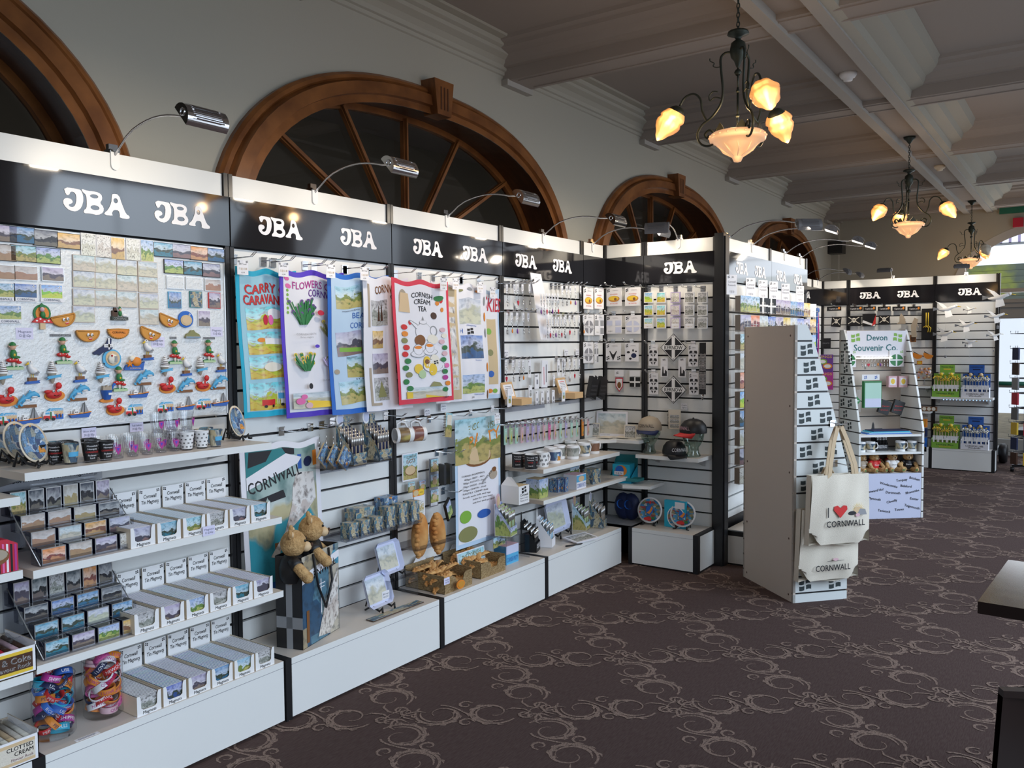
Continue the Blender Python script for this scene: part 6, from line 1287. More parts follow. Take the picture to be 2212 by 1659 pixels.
for i in range(3):
    p = U(716+12*i, 985+2*i, Y=-0.17); solid('coaster_pack', 'square harbour picture coaster pack on a hook, %s of three' % ordinal(i), 'coasters', (p.x, -0.12-0.03*i, p.z), 0.085, 0.085, [], 0.010, 'pic_plate', 'coaster packs hanging on edge', 0.2, 0, 0.7, 'sand', 'cpack')
hooks(dict(Y=-0.001), [(716, 905), (832, 893)], 'above the pen displays')
for i in range(5):
    p = U(702+9*i, 945, Y=-0.1); q = MB(); q.tube([(0.013*cos(t), 0, 0.013*sin(t)) for t in np.linspace(0, 2*pi, 11)], 0.0016, 'chrome', 4, caps=False); q.tube([(0, 0, -0.013), (0, 0, -0.045)], [0.003, 0.006], 'silver', 5); o = q.build('keyring', loc=(p.x, -0.06-0.02*i, p.z), rot=(0, 0, 0.8)); tag(o, 'small metal keyring on the hook above the coaster packs, %s of five' % ordinal(i), 'keyring', 'keyrings above the coaster packs')
pl = U(757, 1168, Y=-0.20); pr = U(905, 1120, Y=-0.20); zs2 = pl.z
clear_shelf('clear acrylic shelf of small gift boxes', pl.x-0.03, pr.x+0.02, zs2, 0.2)
def gift(label, px, py, z, w, h, d, m, L=[], rz=0.0, y=None, g='printed gift boxes', nm='gift_box', mm='sand', top=None):
    p = U(px, py, Y=(y if y is not None else -0.19)); b = MB(); b.box(-w/2, w/2, 0, d, 0, h, m, front=m, top=top or m); prims(b, L, w, h, 0, Matrix.Translation((0, 0, h/2)))
    o = b.build(nm, loc=(p.x, p.y, z), rot=(0, 0, rz)); tag(o, label, 'gift box', g); return o
for i, x in enumerate((765, 790, 818)): gift('map patterned gift box, %s in the front row of the acrylic shelf' % ordinal(i), x, 1160-i*9, zs2, 0.060, 0.075, 0.06, 'pic_gift', y=-0.185)
for i, x in enumerate((845, 872, 898)): gift('tall map patterned gift box, %s of the right three on the acrylic shelf' % ordinal(i), x, 1150-i*9, zs2, 0.062, 0.105, 0.06, 'pic_gift', y=-0.165)
gift('wide map box with an open lid, behind the front gift boxes', 790, 1130, zs2, 0.13, 0.115, 0.08, 'pic_gift', y=-0.11)
gift('blue map box with a lighthouse, behind the right gift boxes', 845, 1110, zs2, 0.10, 0.135, 0.07, 'pic_plate', y=-0.09)
def mug(body, L=(), inside='white', lettered=None, flags=False):
    def f():
        r = thing('mug', '', 'mug'); R = 0.040; H = 0.092
        b = MB(); b.lathe([(0.0, 0.0), (R-0.003, 0.0), (R, 0.004), (R, 0.02), (R, 0.075), (R, H-0.002), (R-0.002, H), (R-0.004, H-0.002), (R-0.004, 0.008), (0, 0.006)], 'white', 24, bands=['white', 'white', body if body == 'black_plastic' else 'white', body, body if body == 'black_plastic' else 'white', 'white', inside, inside, inside]); b.build('cup', r)
        h = MB(); h.tube([(R-0.002, 0, 0.075), (R+0.020, 0, 0.078), (R+0.030, 0, 0.055), (R+0.024, 0, 0.032), (R-0.002, 0, 0.020)], 0.0055, body if body == 'black_plastic' else 'white', 8); h.build('handle', r)
        q = MB()
        if lettered:
            for z, t, c in lettered:
                v, fc, tw_ = glyphs(t); k2 = 0.009/0.72
                for off in (-0.9, 0.5): q.add([((R+0.0006)*sin((a-tw_/2)*k2/R+off), -(R+0.0006)*cos((a-tw_/2)*k2/R+off), z+c2*k2) for a, c2 in v], fc, c)
        if flags:
            for z in (0.02, 0.045, 0.07):
                for a in np.arange(-2.6, 2.6, 0.8):
                    M = Matrix.Rotation(a+z*20, 4, 'Z') @ Matrix.Translation((0, -R-0.0006, z)); flagmark(q, 0, 0, 0.016, 0.013, 'ink', y=0, M=M)
        if lettered or flags: q.build('print', r)
        return r
    return f
hooks(dict(Y=-0.001), [(868, 905), (900, 900)], 'holding the hanging mugs')
for i, x in enumerate((893, 922)):
    p = U(x, 938-i*3, Y=-0.15); inst('mugp', mug('pic_sunset'), (p.x-0.02, p.y, p.z), 0, 'pasty print mug hanging sideways by its handle, %s of two' % ['left', 'right'][i], 'hanging mugs', rot=(0.15, -pi/2, -0.55))
p = U(966, 918, Y=-0.2); r = thing('notebook', 'spiral bound pasty notebook hanging right of the mugs', 'notebook', p); r.rotation_euler = (0, 0.15, 0.25)
b = MB(); b.box(-0.038, 0.045, -0.008, 0, -0.065, 0.065, 'bone', front='pic_green'); b.box(-0.02, 0.035, -0.009, -0.008, 0.0, 0.055, 'canvas'); b.build('cover', r)
b = MB(); [b.tube([(-0.043+0.007*cos(t), -0.004+0.008*sin(t), -0.058+0.0085*i) for t in np.linspace(0, 2*pi, 8)], 0.0012, 'black', 4, caps=False) for i in range(14)]; b.build('spiral', r)
hooks(dict(Y=-0.001), [(925, 900), (968, 893), (1015, 886), (1062, 878)], 'above the pasty tea towel')
PT = [('p', [(-0.5, 0.5), (0.5, 0.5), (0.5, 0.15), (-0.5, 0.15)], 'pic_green'), ('r', -0.5, 0.5, 0.36, 0.48, 'cloth_white'), ('t', 'THE CORNISH', 0.0, 0.44, 0.055, 'olive', 0.86, 0.05, 1), ('t', 'PASTY', 0.12, 0.345, 0.10, 'orange', 0.72, 0.12, 1), ('d', -0.02, 0.20, 0.30, 0.085, 'brown'), ('d', -0.01, 0.207, 0.28, 0.075, 'sand'), ('d', 0.0, 0.21, 0.20, 0.05, 'wheat'), ('f', 0.12, 0.30, 0.12, 0.04, 'ink'), ('r', -0.42, -0.22, 0.19, 0.30, 'grey')]
PT += [('t', t, x, 0.06-0.028*i, 0.014, 'ink', wd) for i, (t, x, wd) in enumerate([('CORNISH INGREDIENTS', -0.12, 0.5), ('400gm BEEF - skirt', -0.10, 0.44), ('400gm POTATO - sliced', -0.10, 0.48), ('150gm SWEDE - chopped', -0.10, 0.5), ('100gm ONION - diced', -0.10, 0.5), ('PASTRY CRIMP: fold', -0.08, 0.55), ('brush with milk and egg', -0.05, 0.6), ('bake for one hour', 0.08, 0.45), ('eat hot and proper', 0.10, 0.5)])]+[('t', 'PROPER JOB', 0.18, 0.02, 0.02, 'ink', 0.25, 0.6), ('d', 0.32, 0.03, 0.09, 0.04, 'tan'), ('d', 0.34, 0.07, 0.05, 0.02, 'brown'), ('d', -0.3, -0.26, 0.12, 0.05, 'lime'), ('d', 0.1, -0.27, 0.15, 0.035, 'blue'), ('d', -0.25, -0.4, 0.2, 0.06, 'olive')]
a = U(982, 908, Y=-0.10); c_ = U(1080, 900, Y=-0.10); d_ = U(985, 1190, Y=-0.10)
o, T = towel('white Cornish Pasty recipe tea towel with pale blue edge', a.x, c_.x, d_.z, a.z, -0.10, PT, border='pale_blue', amp=0.0012, skew=0.0); t = T.build('price_tag', loc=U(1074, 897, Y=-0.16)); tag(t, 'white price ticket hanging over the Cornish Pasty recipe towel', 'price tag', 'price tickets over the tea towels')
for i, (x, y) in enumerate([(923, 890), (958, 880)]): price('white double price ticket above the %s' % ['hanging mugs', 'spiral notebook'][i], 0, 0, 'JBA', '12 @ £1.85', pt=U(x, y, Y=-0.03), w=0.05, h=0.04, col='paper')
solid('pasty_poster', 'The Cornish Pasty picture board hanging left of the magnet strip', 'picture board', U(885, 1008, Y=-0.03), 0.125, 0.15, [('r', -0.45, 0.45, -0.45, 0.45, 'pic_green'), ('t', 'CORNISH', 0.05, 0.36, 0.10, 'olive', 0.6, 0.05, 1), ('t', 'PASTY', 0.05, 0.2, 0.14, 'orange', 0.6, 0.1, 1), ('d', 0.0, -0.14, 0.36, 0.18, 'brown'), ('d', 0.0, -0.13, 0.33, 0.16, 'wheat')], 0.004, 'cloth_white')
for i, (x, y) in enumerate([(888, 1052), (912, 1048)]): solid('pasty_coaster', 'small square pasty coaster under the pasty board, %s' % ['left', 'right'][i], 'coaster', U(x, y, Y=-0.04), 0.05, 0.055, [('d', 0, -0.1, 0.35, 0.25, 'sand'), ('t', 'PASTY', 0, 0.3, 0.18, 'orange', 0.6)], 0.004, 'pic_green', 'pasty coasters', key='pcoast')
for i in range(3): solid('pasty_magnet', 'square pasty magnet on the hanging strip, %s from the top' % ordinal(i), 'magnet', U(938, 1005+33*i, Y=-0.05), 0.062, 0.07, [('d', 0, -0.1, 0.35, 0.22, 'sand'), ('t', 'CORNISH', 0, 0.34, 0.12, 'olive', 0.6), ('t', 'PASTY', 0, 0.2, 0.16, 'orange', 0.6), ('f', 0.3, -0.4, 0.2, 0.12, 'ink')], 0.005, 'pic_green', 'pasty magnets on the strip', key='pmag')
solid('magnet_strip', 'grey backing strip holding the square pasty magnets', 'display strip', U(936, 1042, Y=-0.04), 0.07, 0.27, [('r', -0.4, 0.4, -0.48, -0.38, 'paper')], 0.004, 'ink_grey')
solid('floral_card', 'white floral folded tea towel pack right of the gift boxes', 'pack', U(904, 1096, Y=-0.12), 0.085, 0.13, [('r', -0.4, 0.4, -0.4, 0.3, 'pic_floral')], 0.008, 'cloth_white')
solid('pasty_opener', 'orange pasty shaped opener card above the floral pack', 'card', U(903, 1064, Y=-0.13), 0.085, 0.035, [('d', -0.25, 0, 0.25, 0.45, 'sand'), ('d', 0.25, 0, 0.28, 0.48, 'yellow'), ('t', 'CORNWALL', 0.25, 0, 0.2, 'ink', 0.3)], 0.004, 'orange')
for i, (x, y) in enumerate([(953, 1025), (966, 1023), (966, 1100)]): solid('purse', ['black zipped purse hanging edge-on, left of two', 'black zipped purse hanging edge-on, right of two', 'pasty print purse tilted on its hook above the plush pasties'][i], 'purse', U(x, y, Y=-0.14), 0.075, 0.11 if i < 2 else 0.09, [('r', -0.42, 0.42, -0.42, 0.42, 'pic_green')], 0.014, 'black', 'small purses', 1.1 if i < 2 else 0.3, 0, 0 if i < 2 else -0.5, 'black', 'purse')
hooks(dict(Y=-0.001), [(942, 972), (960, 970), (955, 1055)], 'holding the purses and magnet strip')
# plush pasties
pl = U(900, 1190, Y=-0.2); pr = U(985, 1168, Y=-0.2)
clear_shelf('clear acrylic shelf under the two plush pasties', pl.x, pr.x, pl.z, 0.2)
def plush():
    r = thing('plush_pasty', '', 'plush toy'); b = MB(); n, k = 20, 14
    def fn(u, v):
        t = -pi/2+pi*u; z = 0.115*sin(t); w_ = max(0.0, cos(t)); a = 2*pi*v
        return (0.055*w_*cos(a)-0.015*w_, -0.045*w_*sin(a), z)
    b.grid(fn, n, k, 'crust_plush'); b.build('body', r)
    c = MB()
    for i in range(13):
        t = -1.25+2.5*i/12; c.ball((-0.067*cos(t)-0.002, -0.008*(i % 2), 0.115*sin(t)), (0.014, 0.015, 0.012), 'crust_plush', 8)
    c.build('crimp', r)
    e = MB(); e.text('CORNWALL', 0.012, 0.0, 0.013, 'ink', y=-0.047, w=0.075, rot=1.25); e.build('lettering', r); return r
for i, (x, y, a) in enumerate([(912, 1157, 0.0), (950, 1150, 0.0)]): p = U(x, y, Y=-0.15); inst('plush', plush, (p.x, -0.14, p.z), 0.35-0.1*i, 'plush Cornish pasty standing on end, %s of the pair' % ['left', 'right'][i], 'plush pasties', rot=(0, 0.18-0.36*i, 0.35))
# trays on easels
def tray(w, h, m='pic_wash'):
    def f():
        r = thing('souvenir_tray', '', 'tray'); R = Matrix.Rotation(radians(-16), 4, 'X')
        T = Matrix.Translation((0, 0, 0.02)) @ R @ Matrix.Translation((0, 0, h/2)); b = MB(); c = 0.02
        def oct_(sx, sz, k): return [(-sx/2+k, -sz/2), (sx/2-k, -sz/2), (sx/2, -sz/2+k), (sx/2, sz/2-k), (sx/2-k, sz/2), (-sx/2+k, sz/2), (-sx/2, sz/2-k), (-sx/2, -sz/2+k)]
        o_, i_ = oct_(w, h, c), oct_(w*0.86, h*0.86, c*0.5); n = 8
        b.poly(i_, 'tray_blue', 0.006, 0.009, M=T)
        for k in range(n):
            a0, a1, b0, b1 = o_[k], o_[(k+1) % n], i_[k], i_[(k+1) % n]
            b.add([(a0[0], -0.016, a0[1]), (a1[0], -0.016, a1[1]), (b1[0], 0.006, b1[1]), (b0[0], 0.006, b0[1])], [(0, 1, 2, 3)], 'tray_blue', M=T)
            b.add([(a0[0], -0.013, a0[1]), (a1[0], -0.013, a1[1]), (b1[0], 0.009, b1[1]), (b0[0], 0.009, b0[1])], [(3, 2, 1, 0)], 'tray_blue', M=T)
        b.build('dish', r)
        q = MB(); q.quad(*[T @ Vector(v) for v in ((-w*0.38, 0.005, -h*0.36), (w*0.38, 0.005, -h*0.36), (w*0.38, 0.005, h*0.36), (-w*0.38, 0.005, h*0.36))], m); q.build('picture', r)
        s = MB()
        for x in (-w*0.25, w*0.25): s.tube([(x, -0.05, 0.0), (x, -0.045, 0.03), (x, -0.03, 0.012), (x, 0.02, 0.03), (x, 0.06, 0.006)], [0.005, 0.007, 0.006, 0.005, 0.005], 'black_plastic', 6)
        s.tube([(-w*0.25, 0.01, 0.025), (w*0.25, 0.01, 0.025)], 0.004, 'black_plastic', 5); s.tube([(0, 0.065, h*0.6), (0, 0.095, 0.006)], 0.004, 'black_plastic', 5); s.build('easel', r); return r
    return f
r_ = thing('acrylic_riser', 'clear acrylic table stand under the upper tray', 'display stand', U(885, 1300, Z=PZ)+Vector((0, 0.09, 0))); b = MB(); b.box(-0.10, 0.10, -0.06, 0.06, 0.118, 0.121, 'clear_tint'); b.build('top', r_)
for s in (-1, 1): b = MB(); b.box(s*0.10-0.0015, s*0.10+0.0015, -0.06, 0.06, 0, 0.121, 'clear_tint'); b.build('leg', r_)
inst('tray1', tray(0.19, 0.165, 'pic_wash'), (r_.location.x-0.03, r_.location.y, PZ+0.121), 0.1, 'pale blue picture tray on an easel, upper of the pair', 'picture trays'); put('tray1', None, 823, 1318, PZ, 0.1, 'pale blue picture tray with a ticket, lower of the pair', 'picture trays')
put('tray1', None, 752, 1290, PZ, 0.75, 'pale blue picture tray half hidden behind the shopping bag', 'picture trays', 0.04)
price('white ticket leaning on the lower picture tray', 0, 0, 'JBA trays', '6 @ £2.25', pt=U(833, 1285, Y=-0.32)+Vector((0, -0.0, 0)), w=0.05, h=0.04, col='paper')
solid('patterned_strip', 'row of small picture coasters lying along the plinth edge', 'coasters', U(855, 1320, Z=PZ+0.002), 0.36, 0.05, [], 0.004, 'pic_gift', tilt=-pi/2, sides='darkbrown')
# boxes of pasties
def pasty():
    r = thing('souvenir_pasty', '', 'pasty'); b = MB()
    b.grid(lambda u, v: (0.052*cos(pi*u)*(1), -0.026*sin(pi*u)*cos(pi*v)*1.0+0.0, 0.024*sin(pi*u)*sin(pi*v)), 12, 8, 'crust'); b.grid(lambda u, v: (0.052*cos(pi*u), 0.010*sin(pi*u)*cos(pi*v), 0), 8, 2, 'crust'); b.build('filling', r)
    c = MB()
    for i in range(11):
        t = pi*i/10; c.ball((0.054*cos(t), 0.004*(i % 2), 0.026*sin(t)*0.95), (0.008, 0.009, 0.008), 'crust', 7)
    c.text('CORNWALL', 0, 0.008, 0.008, 'darkbrown', y=-0.0225, w=0.045); c.build('crimp', r); return r
def pasty_box(label, px, py, rz, nm, skip=2):
    p = U(px, py, Z=PZ); r = thing('pasty_box', label, 'display box', (p.x, p.y, PZ), rz, 'woven look pasty boxes'); w, d, h = 0.235, 0.27, 0.085
    b = MB(); v, fc, _ = shape2d('#pb', [[(-w/2, 0), (w/2, 0), (w/2, h), (w/2-0.055, h), (w/2-0.07, h-0.012), (w/2-0.08, 0.045), (-w/2+0.10, 0.045), (-w/2+0.09, h-0.012), (-w/2+0.07, h), (-w/2, h)]])
    b.add([(a, -0.003, c2) for a, c2 in v], fc, 'basket'); b.add([(a, 0, c2) for a, c2 in v], fc, 'basket'); b.box(-w/2, -w/2+0.003, 0, d, 0, h+0.01, 'basket'); b.box(w/2-0.003, w/2, 0, d, 0, h+0.01, 'basket'); b.box(-w/2, w/2, d-0.003, d, 0, h+0.03, 'basket'); b.box(-w/2, w/2, 0.001, d-0.004, 0, 0.003, 'basket')
    b.poly([(-0.05, h+0.03), (0.05, h+0.03), (0.03, h+0.055), (-0.03, h+0.055)], 'white', d-0.003, d, side='white'); b.build('carton', r)
    M = Matrix.Rotation(rz, 4, 'Z'); k = 0
    for ly in range(2):
        for j in range(3):
            for i in range(4):
                if ly and (j == 0 and i > 1): continue
                q = M @ Vector((-w/2+0.035+i*0.055+random.uniform(-.006, .006), 0.05+j*0.075, 0.018+ly*0.030+j*0.012)); k += 1
                inst('pasty', pasty, (p.x+q.x, p.y+q.y, PZ+q.z+(0.012 if ly else 0)), 0, 'small golden souvenir pasty piled in the %s woven box, %s one counted from the front' % (nm, ordinal(k-1)), 'souvenir pasties in the %s box' % nm, rot=(random.uniform(-0.9, -0.3), random.uniform(-0.4, 0.4), rz+random.uniform(-0.6, 0.6)))
    return r
pasty_box('woven look box of souvenir pasties with a price ticket, nearer of two', 990, 1273, 0.0, 'nearer'); pasty_box('woven look box of souvenir pasties, farther of two', 1065, 1241, 0.0, 'farther')
price('price ticket on the front of the nearer pasty box', 0, 0, 'Cornish Pasties', '24 @ 70p', pt=U(965, 1255, Y=-0.335), w=0.045, h=0.035)
p = U(994, 1262, Y=-0.335); b = MB(); b.disc(0, 0, 0.034, 0.024, 'orange', -0.006, 0, 16); b.disc(0, 0.002, 0.026, 0.016, 'pasty_face', -0.008, -0.006, 14); o = b.build('pasty_badge', loc=p); tag(o, 'orange pasty badge on the front of the nearer pasty box', 'badge')
hooksN = 0
solid('worktop_saver', 'glass board printed The Cornish Pasty standing behind the pasty boxes', 'chopping board', U(1020, 1225, Y=-0.16), 0.25, 0.20, [('r', -0.48, 0.48, -0.48, 0.48, 'pic_green'), ('t', 'THE CORNISH', 0.0, 0.36, 0.14, 'olive', 0.7, 0.08, 1), ('t', 'PASTY', 0.12, 0.14, 0.2, 'ink_gold', 0.5, 0.1, 1), ('f', 0.05, -0.08, 0.12, 0.16, 'ink'), ('r', -0.4, -0.25, -0.4, 0.0, 'pic_grey')], 0.006, 'cloth_white', tilt=-0.15)
# ================================================================ KEYRING BAY, INNER CORNER
def R1(x, y): return 1060+x/5.185, 560+y/5.185
def R2(x, y): return 1060+x/4.365, 860+y/4.365
def R3(x, y): return 1290+x/5.185, 580+y/5.185
def R4(x, y): return 1260+x/4.147, 860+y/4.147
XC = 5.646
def keyring(m):
    def f():
        r = thing('keyring', '', 'keyring'); b = MB(); b.box(-0.017, 0.017, -0.001, 0, -0.034, 0.006, 'paper'); b.poly([(-0.017, -0.034), (0.017, -0.034), (0.012, -0.046), (-0.012, -0.046)], 'paper', -0.001, 0)
        for z in (-0.012, -0.02, -0.028): b.box(-0.010, 0.010, -0.0014, -0.001, z, z+0.003, 'ink_grey')
        b.build('card', r); q = MB(); q.tube([(0.012*cos(t), -0.004, -0.052+0.016*sin(t)) for t in np.linspace(0, 2*pi, 11)], 0.0013, 'chrome', 4, caps=False); q.tube([(0, -0.004, -0.068), (0, -0.004, -0.095)], 0.0018, 'chrome', 4); q.build('ring', r)
        c = MB()
        if m == 'heart': c.poly([(0, -0.128), (0.013, -0.110), (0.012, -0.100), (0.005, -0.097), (0, -0.103), (-0.005, -0.097), (-0.012, -0.100), (-0.013, -0.110)], 'crimson', -0.006, -0.002)
        elif m == 'bottle': c.lathe([(0.0, -0.150), (0.007, -0.148), (0.007, -0.115), (0.003, -0.105), (0.003, -0.096)], 'silver', 8)
        elif m == 'flag': c.box(-0.009, 0.009, -0.005, -0.002, -0.128, -0.098, 'black'); c.box(-0.002, 0.002, -0.0055, -0.005, -0.128, -0.098, 'white'); c.box(-0.009, 0.009, -0.0055, -0.005, -0.115, -0.111, 'white')
        elif m == 'pasty': c.ball((0, -0.004, -0.108), (0.008, 0.005, 0.014), 'orange', 8)
        elif m == 'gem': c.ball((-0.006, -0.004, -0.11), (0.007, 0.005, 0.016), 'purple', 6); c.ball((0.007, -0.004, -0.112), (0.007, 0.005, 0.015), 'rose', 6)
        else: c.ball((0, -0.004, -0.104), 0.007, 'silver', 7); c.ball((0.002, -0.004, -0.12), (0.005, 0.004, 0.012), 'silver', 7)
        c.build('charm', r); return r
    return f
KM = ['charm', 'bottle', 'heart', 'charm', 'flag', 'pasty', 'gem', 'charm']
def krow(L, y, place, g0=0, Yk=-0.07, R=R1):
    for i, x in enumerate(L):
        p = U(*R(x, y), Y=Yk); inst('key'+KM[(g0+i) % 8], keyring(KM[(g0+i) % 8]), (p.x, Yk, p.z), 0.2, 'carded silver keyring, %s from the left %s' % (ordinal(i), place), 'keyrings '+place)
        hook((p.x-0.008, -0.001, p.z+0.022), 'chrome hook of the %s keyring %s' % (ordinal(i), place), 0, 'keyring hooks')
krow([180, 265, 300, 355, 435], 290, 'in the top left row'); krow([800, 850, 890, 945, 1005], 310, 'in the top right row', 3, -0.09)
krow([180, 235, 295, 365, 420], 610, 'in the second left row', 4); krow([835, 880, 935, 990, 1040], 640, 'in the second right row', 1, -0.09); krow([170, 250, 318, 362], 1140, 'in the third left row', 2); krow([830, 882, 935, 990], 1130, 'in the third right row', 0)
# tilted keyring stand
r = thing('keyring_stand', 'white Cornwall Keyrings card stand leaning on a clear shelf, crowded with keyrings', 'display stand'); p0 = U(*R1(620, 900), Y=-0.12); r.location = p0; r.rotation_euler = (0.0, -0.0, 0.1)
b = MB(); b.add([(-0.075, 0, 0), (0.115, -0.0, 0), (0.05, 0.06, 0.43), (-0.10, 0.06, 0.43)], [(0, 1, 2, 3)], 'paper'); b.box(-0.10, 0.05, 0.06, 0.062, 0.30, 0.43, 'paper'); b.text('JBA', -0.02, 0.40, 0.016, 'ink_grey', y=0.056); b.text('Cornwall', -0.005, 0.375, 0.016, 'ink', y=0.054); b.text('Keyrings', -0.005, 0.35, 0.016, 'ink', y=0.052); flagmark(b, -0.078, 0.37, 0.03, 0.04, 'ink', y=0.05); b.box(-0.12, 0.13, -0.03, 0.06, -0.006, -0.002, 'clear_tint'); b.build('card_panel', r)
for j, (yy, n) in enumerate([(395, 7), (660, 7)]):
    for i in range(n):
        p = U(*R1(560+26*i+(70 if j else 0), yy), Y=-0.15); inst('key'+['gem', 'charm', 'heart', 'charm'][(i+j) % 4], keyring('charm'), (p.x, -0.15-0.004*i, p.z), 0.3, 'keyring on the leaning card stand, %s in its %s row' % (ordinal(i), ['upper', 'lower'][j]), 'keyrings on the leaning card stand')
def pk(label, x, y, w, h, L=(), m='paper', R=R1, t=0.004, name='carded_gift', cat='card', g='carded gifts in the keyring bay', Yk=-0.06, tilt=0.0, key=None, sides=None, roll=0.0, rz=0.0):
    p = U(*R(x, y), Y=Yk); return solid(name, label, cat, p, w, h, list(L), t, m, g, rz, tilt, roll, sides, key)
PKL = [('f', -0.3, 0.4, 0.2, 0.08, 'ink'), ('r', -0.3, 0.3, -0.3, 0.15, 'pic_grey')]
pk('narrow white carded gift right of the third left keyring row', 430, 1225, 0.032, 0.115, PKL); pk('two narrow bookmark cards, left one, beside the third right keyring row', 755, 1215, 0.03, 0.105, PKL, g='narrow bookmark cards'); pk('two narrow bookmark cards, right one, beside the third right keyring row', 808, 1220, 0.03, 0.115, PKL, g='narrow bookmark cards')
pk('large tilted white card holding a red patterned ruler', 600, 1285, 0.075, 0.18, [('p', [(-0.3, 0.25), (-0.12, 0.27), (0.05, -0.38), (-0.14, -0.40)], 'rose'), ('p', [(0.12, 0.35), (0.25, 0.35), (0.36, -0.3), (0.22, -0.3)], 'ink_grey')], roll=0.06)
pk('white badge card left of the tilted ruler card', 512, 1365, 0.05, 0.10, [('r', -0.1, 0.25, -0.2, 0.1, 'ink_grey'), ('f', -0.1, 0.35, 0.5, 0.12, 'ink')]); pk('small white badge card right of the tilted ruler card', 705, 1360, 0.022, 0.075, PKL)
for i, (x, y) in enumerate([(512, 1545), (575, 1540), (637, 1535), (697, 1530)]): pk('small white pin badge card, %s from the left between the wooden boxes' % ordinal(i), x, y, 0.032, 0.08, [('f', -0.2, 0.38, 0.3, 0.1, 'ink'), ('d', 0.05, -0.2, 0.22, 0.16, 'ink_grey')], g='pin badge cards between the wooden boxes')
pk('white leaflet leaning left of the left wooden box', 208, 1550, 0.045, 0.115, [('r', -0.3, 0.3, -0.3, 0.1, 'pic_green')], roll=0.05, Yk=-0.1); pk('white leaflet leaning left of the right wooden box', 812, 1510, 0.04, 0.105, [('r', -0.3, 0.3, -0.3, 0.1, 'pic_green')], roll=0.05, Yk=-0.1); pk('white leaflet behind the left wooden box lid', 440, 1490, 0.04, 0.09, PKL, Yk=-0.05)
clear_shelf('clear shelf carrying the left wooden box', 4.33, 4.80, U(*R1(380, 1640), Y=-0.16).z, 0.17, False); clear_shelf('clear shelf carrying the right wooden box', 4.98, 5.62, U(*R1(980, 1560), Y=-0.16).z, 0.15, False)
for i, (x, y) in enumerate([(385, 1635), (975, 1562)]):
    p = U(*R1(x, y), Y=-0.16); r = thing('wooden_box', 'open wooden presentation box with a printed lid, %s of two in the keyring bay' % ['left', 'right'][i], 'box', (p.x, -0.16, p.z+0.002), 0.15, 'open wooden boxes')
    b = MB(); b.box(-0.05, 0.10, 0, 0.10, 0, 0.04, 'pinewood'); b.build('base', r)
    q = MB(); M = Matrix.Translation((0, 0.09, 0.04)) @ Matrix.Rotation(-0.3, 4, 'X'); q.box(-0.09, 0.06, 0, 0.012, 0, 0.105, 'pinewood', M=M); q.box(-0.075, 0.045, -0.001, 0, 0.012, 0.09, 'paper', M=M)
    for k in range(5): q.box(-0.055, 0.025, -0.0015, -0.001, 0.03+0.011*k, 0.034+0.011*k, 'red' if i and k == 4 else 'ink_grey', M=M)
    q.build('lid', r)
for x, y, l in ((172, 1058, 'left of the keyring bay, above the third keyring row'), (970, 1040, 'at the right of the keyring bay'), (845, 1045, 'in the middle of the keyring bay, pale and small')): price('white price ticket '+l, 0, 0, 'JBA', '12 @ £1', pt=U(*R1(x, y), Y=-0.01), w=0.05, h=0.045, col='paper')
# bookmark packs
bc = ['mint', 'palegreen', 'mint', 'rose', 'lilac', 'lilac', 'lilac', 'rose', 'pink', 'rose', 'mint', 'lilac', 'mint', 'mint', 'orange', 'rose']
cn = dict(mint='mint', palegreen='pale green', rose='rose', lilac='lilac', pink='pink', orange='orange')
for i in range(16):
    x = 135+i*52; y = 350-i*5.2; p = U(*R2(x, y), Y=-0.10)
    solid('bookmark_pack', '%s carded fairy charm pack, %s from the left in the long row' % (cn[bc[i]], ordinal(i)), 'card', (p.x, -0.10, p.z), 0.055, 0.115, [('r', -0.45, 0.45, 0.36, 0.5, 'ink_grey'), ('p', [(-0.05, 0.1), (0.2, -0.2), (-0.2, -0.3)], 'yellow'), ('d', 0.1, -0.32, 0.25, 0.1, 'olive'), ('r', -0.38, 0.38, 0.2, 0.22, 'letter_white')], 0.006, bc[i], 'charm packs in the long row', 0.35, sides=bc[i])
    hook((p.x-0.008, -0.001, p.z+0.07), 'chrome hook of the %s charm pack' % ordinal(i), 0, 'charm pack hooks')
# shelves
sa = U(*R2(370, 705), Y=-0.3).z; sb = U(*R2(375, 1005), Y=-0.3).z
shelf('white shelf of mugs in the keyring bay', 4.315, 0, sa, 1.0, 0.30); shelf('white shelf of card boxes in the keyring bay', 4.315, 0, sb, 1.30, 0.30)
MG = [(262, 655, 'black_plastic', 'black mug with white place names, left one', 1), (382, 668, 'black_plastic', 'black mug with white place names, right one', 1), (485, 645, 'white', 'white mug with small black flags', 2), (600, 612, 'pic_plate', 'white mug with a blue collage picture, in front', 0), (650, 570, 'pic_grey', 'tall white mug with grey views, rear', 0), (775, 572, 'pic_grey', 'white mug with grey views and handle to the right, front', 0), (880, 545, 'pic_gift', 'mug with a blue and red view', 0), (972, 522, 'pic_sunset', 'mug with a yellow view at the right end', 0), (560, 590, 'white', 'white mug behind the flag mug', 0), (730, 520, 'pic_grey', 'mug at the back of the shelf, middle', 0)]
for i, (x, y, m, l, k) in enumerate(MG):
    p = U(*R2(x, y), Z=sa); inst('mug%s%d' % (m, k), mug(m, lettered=[(0.07, 'Newquay', 'letter_white'), (0.055, 'Padstow', 'letter_white'), (0.04, 'LOOE', 'red'), (0.02, 'Lizard', 'letter_white')] if k == 1 else None, flags=k == 2), (min(p.x, 5.27), max(-0.26, min(p.y, -0.05)), sa), -0.2, l, 'mugs on the keyring bay shelf')
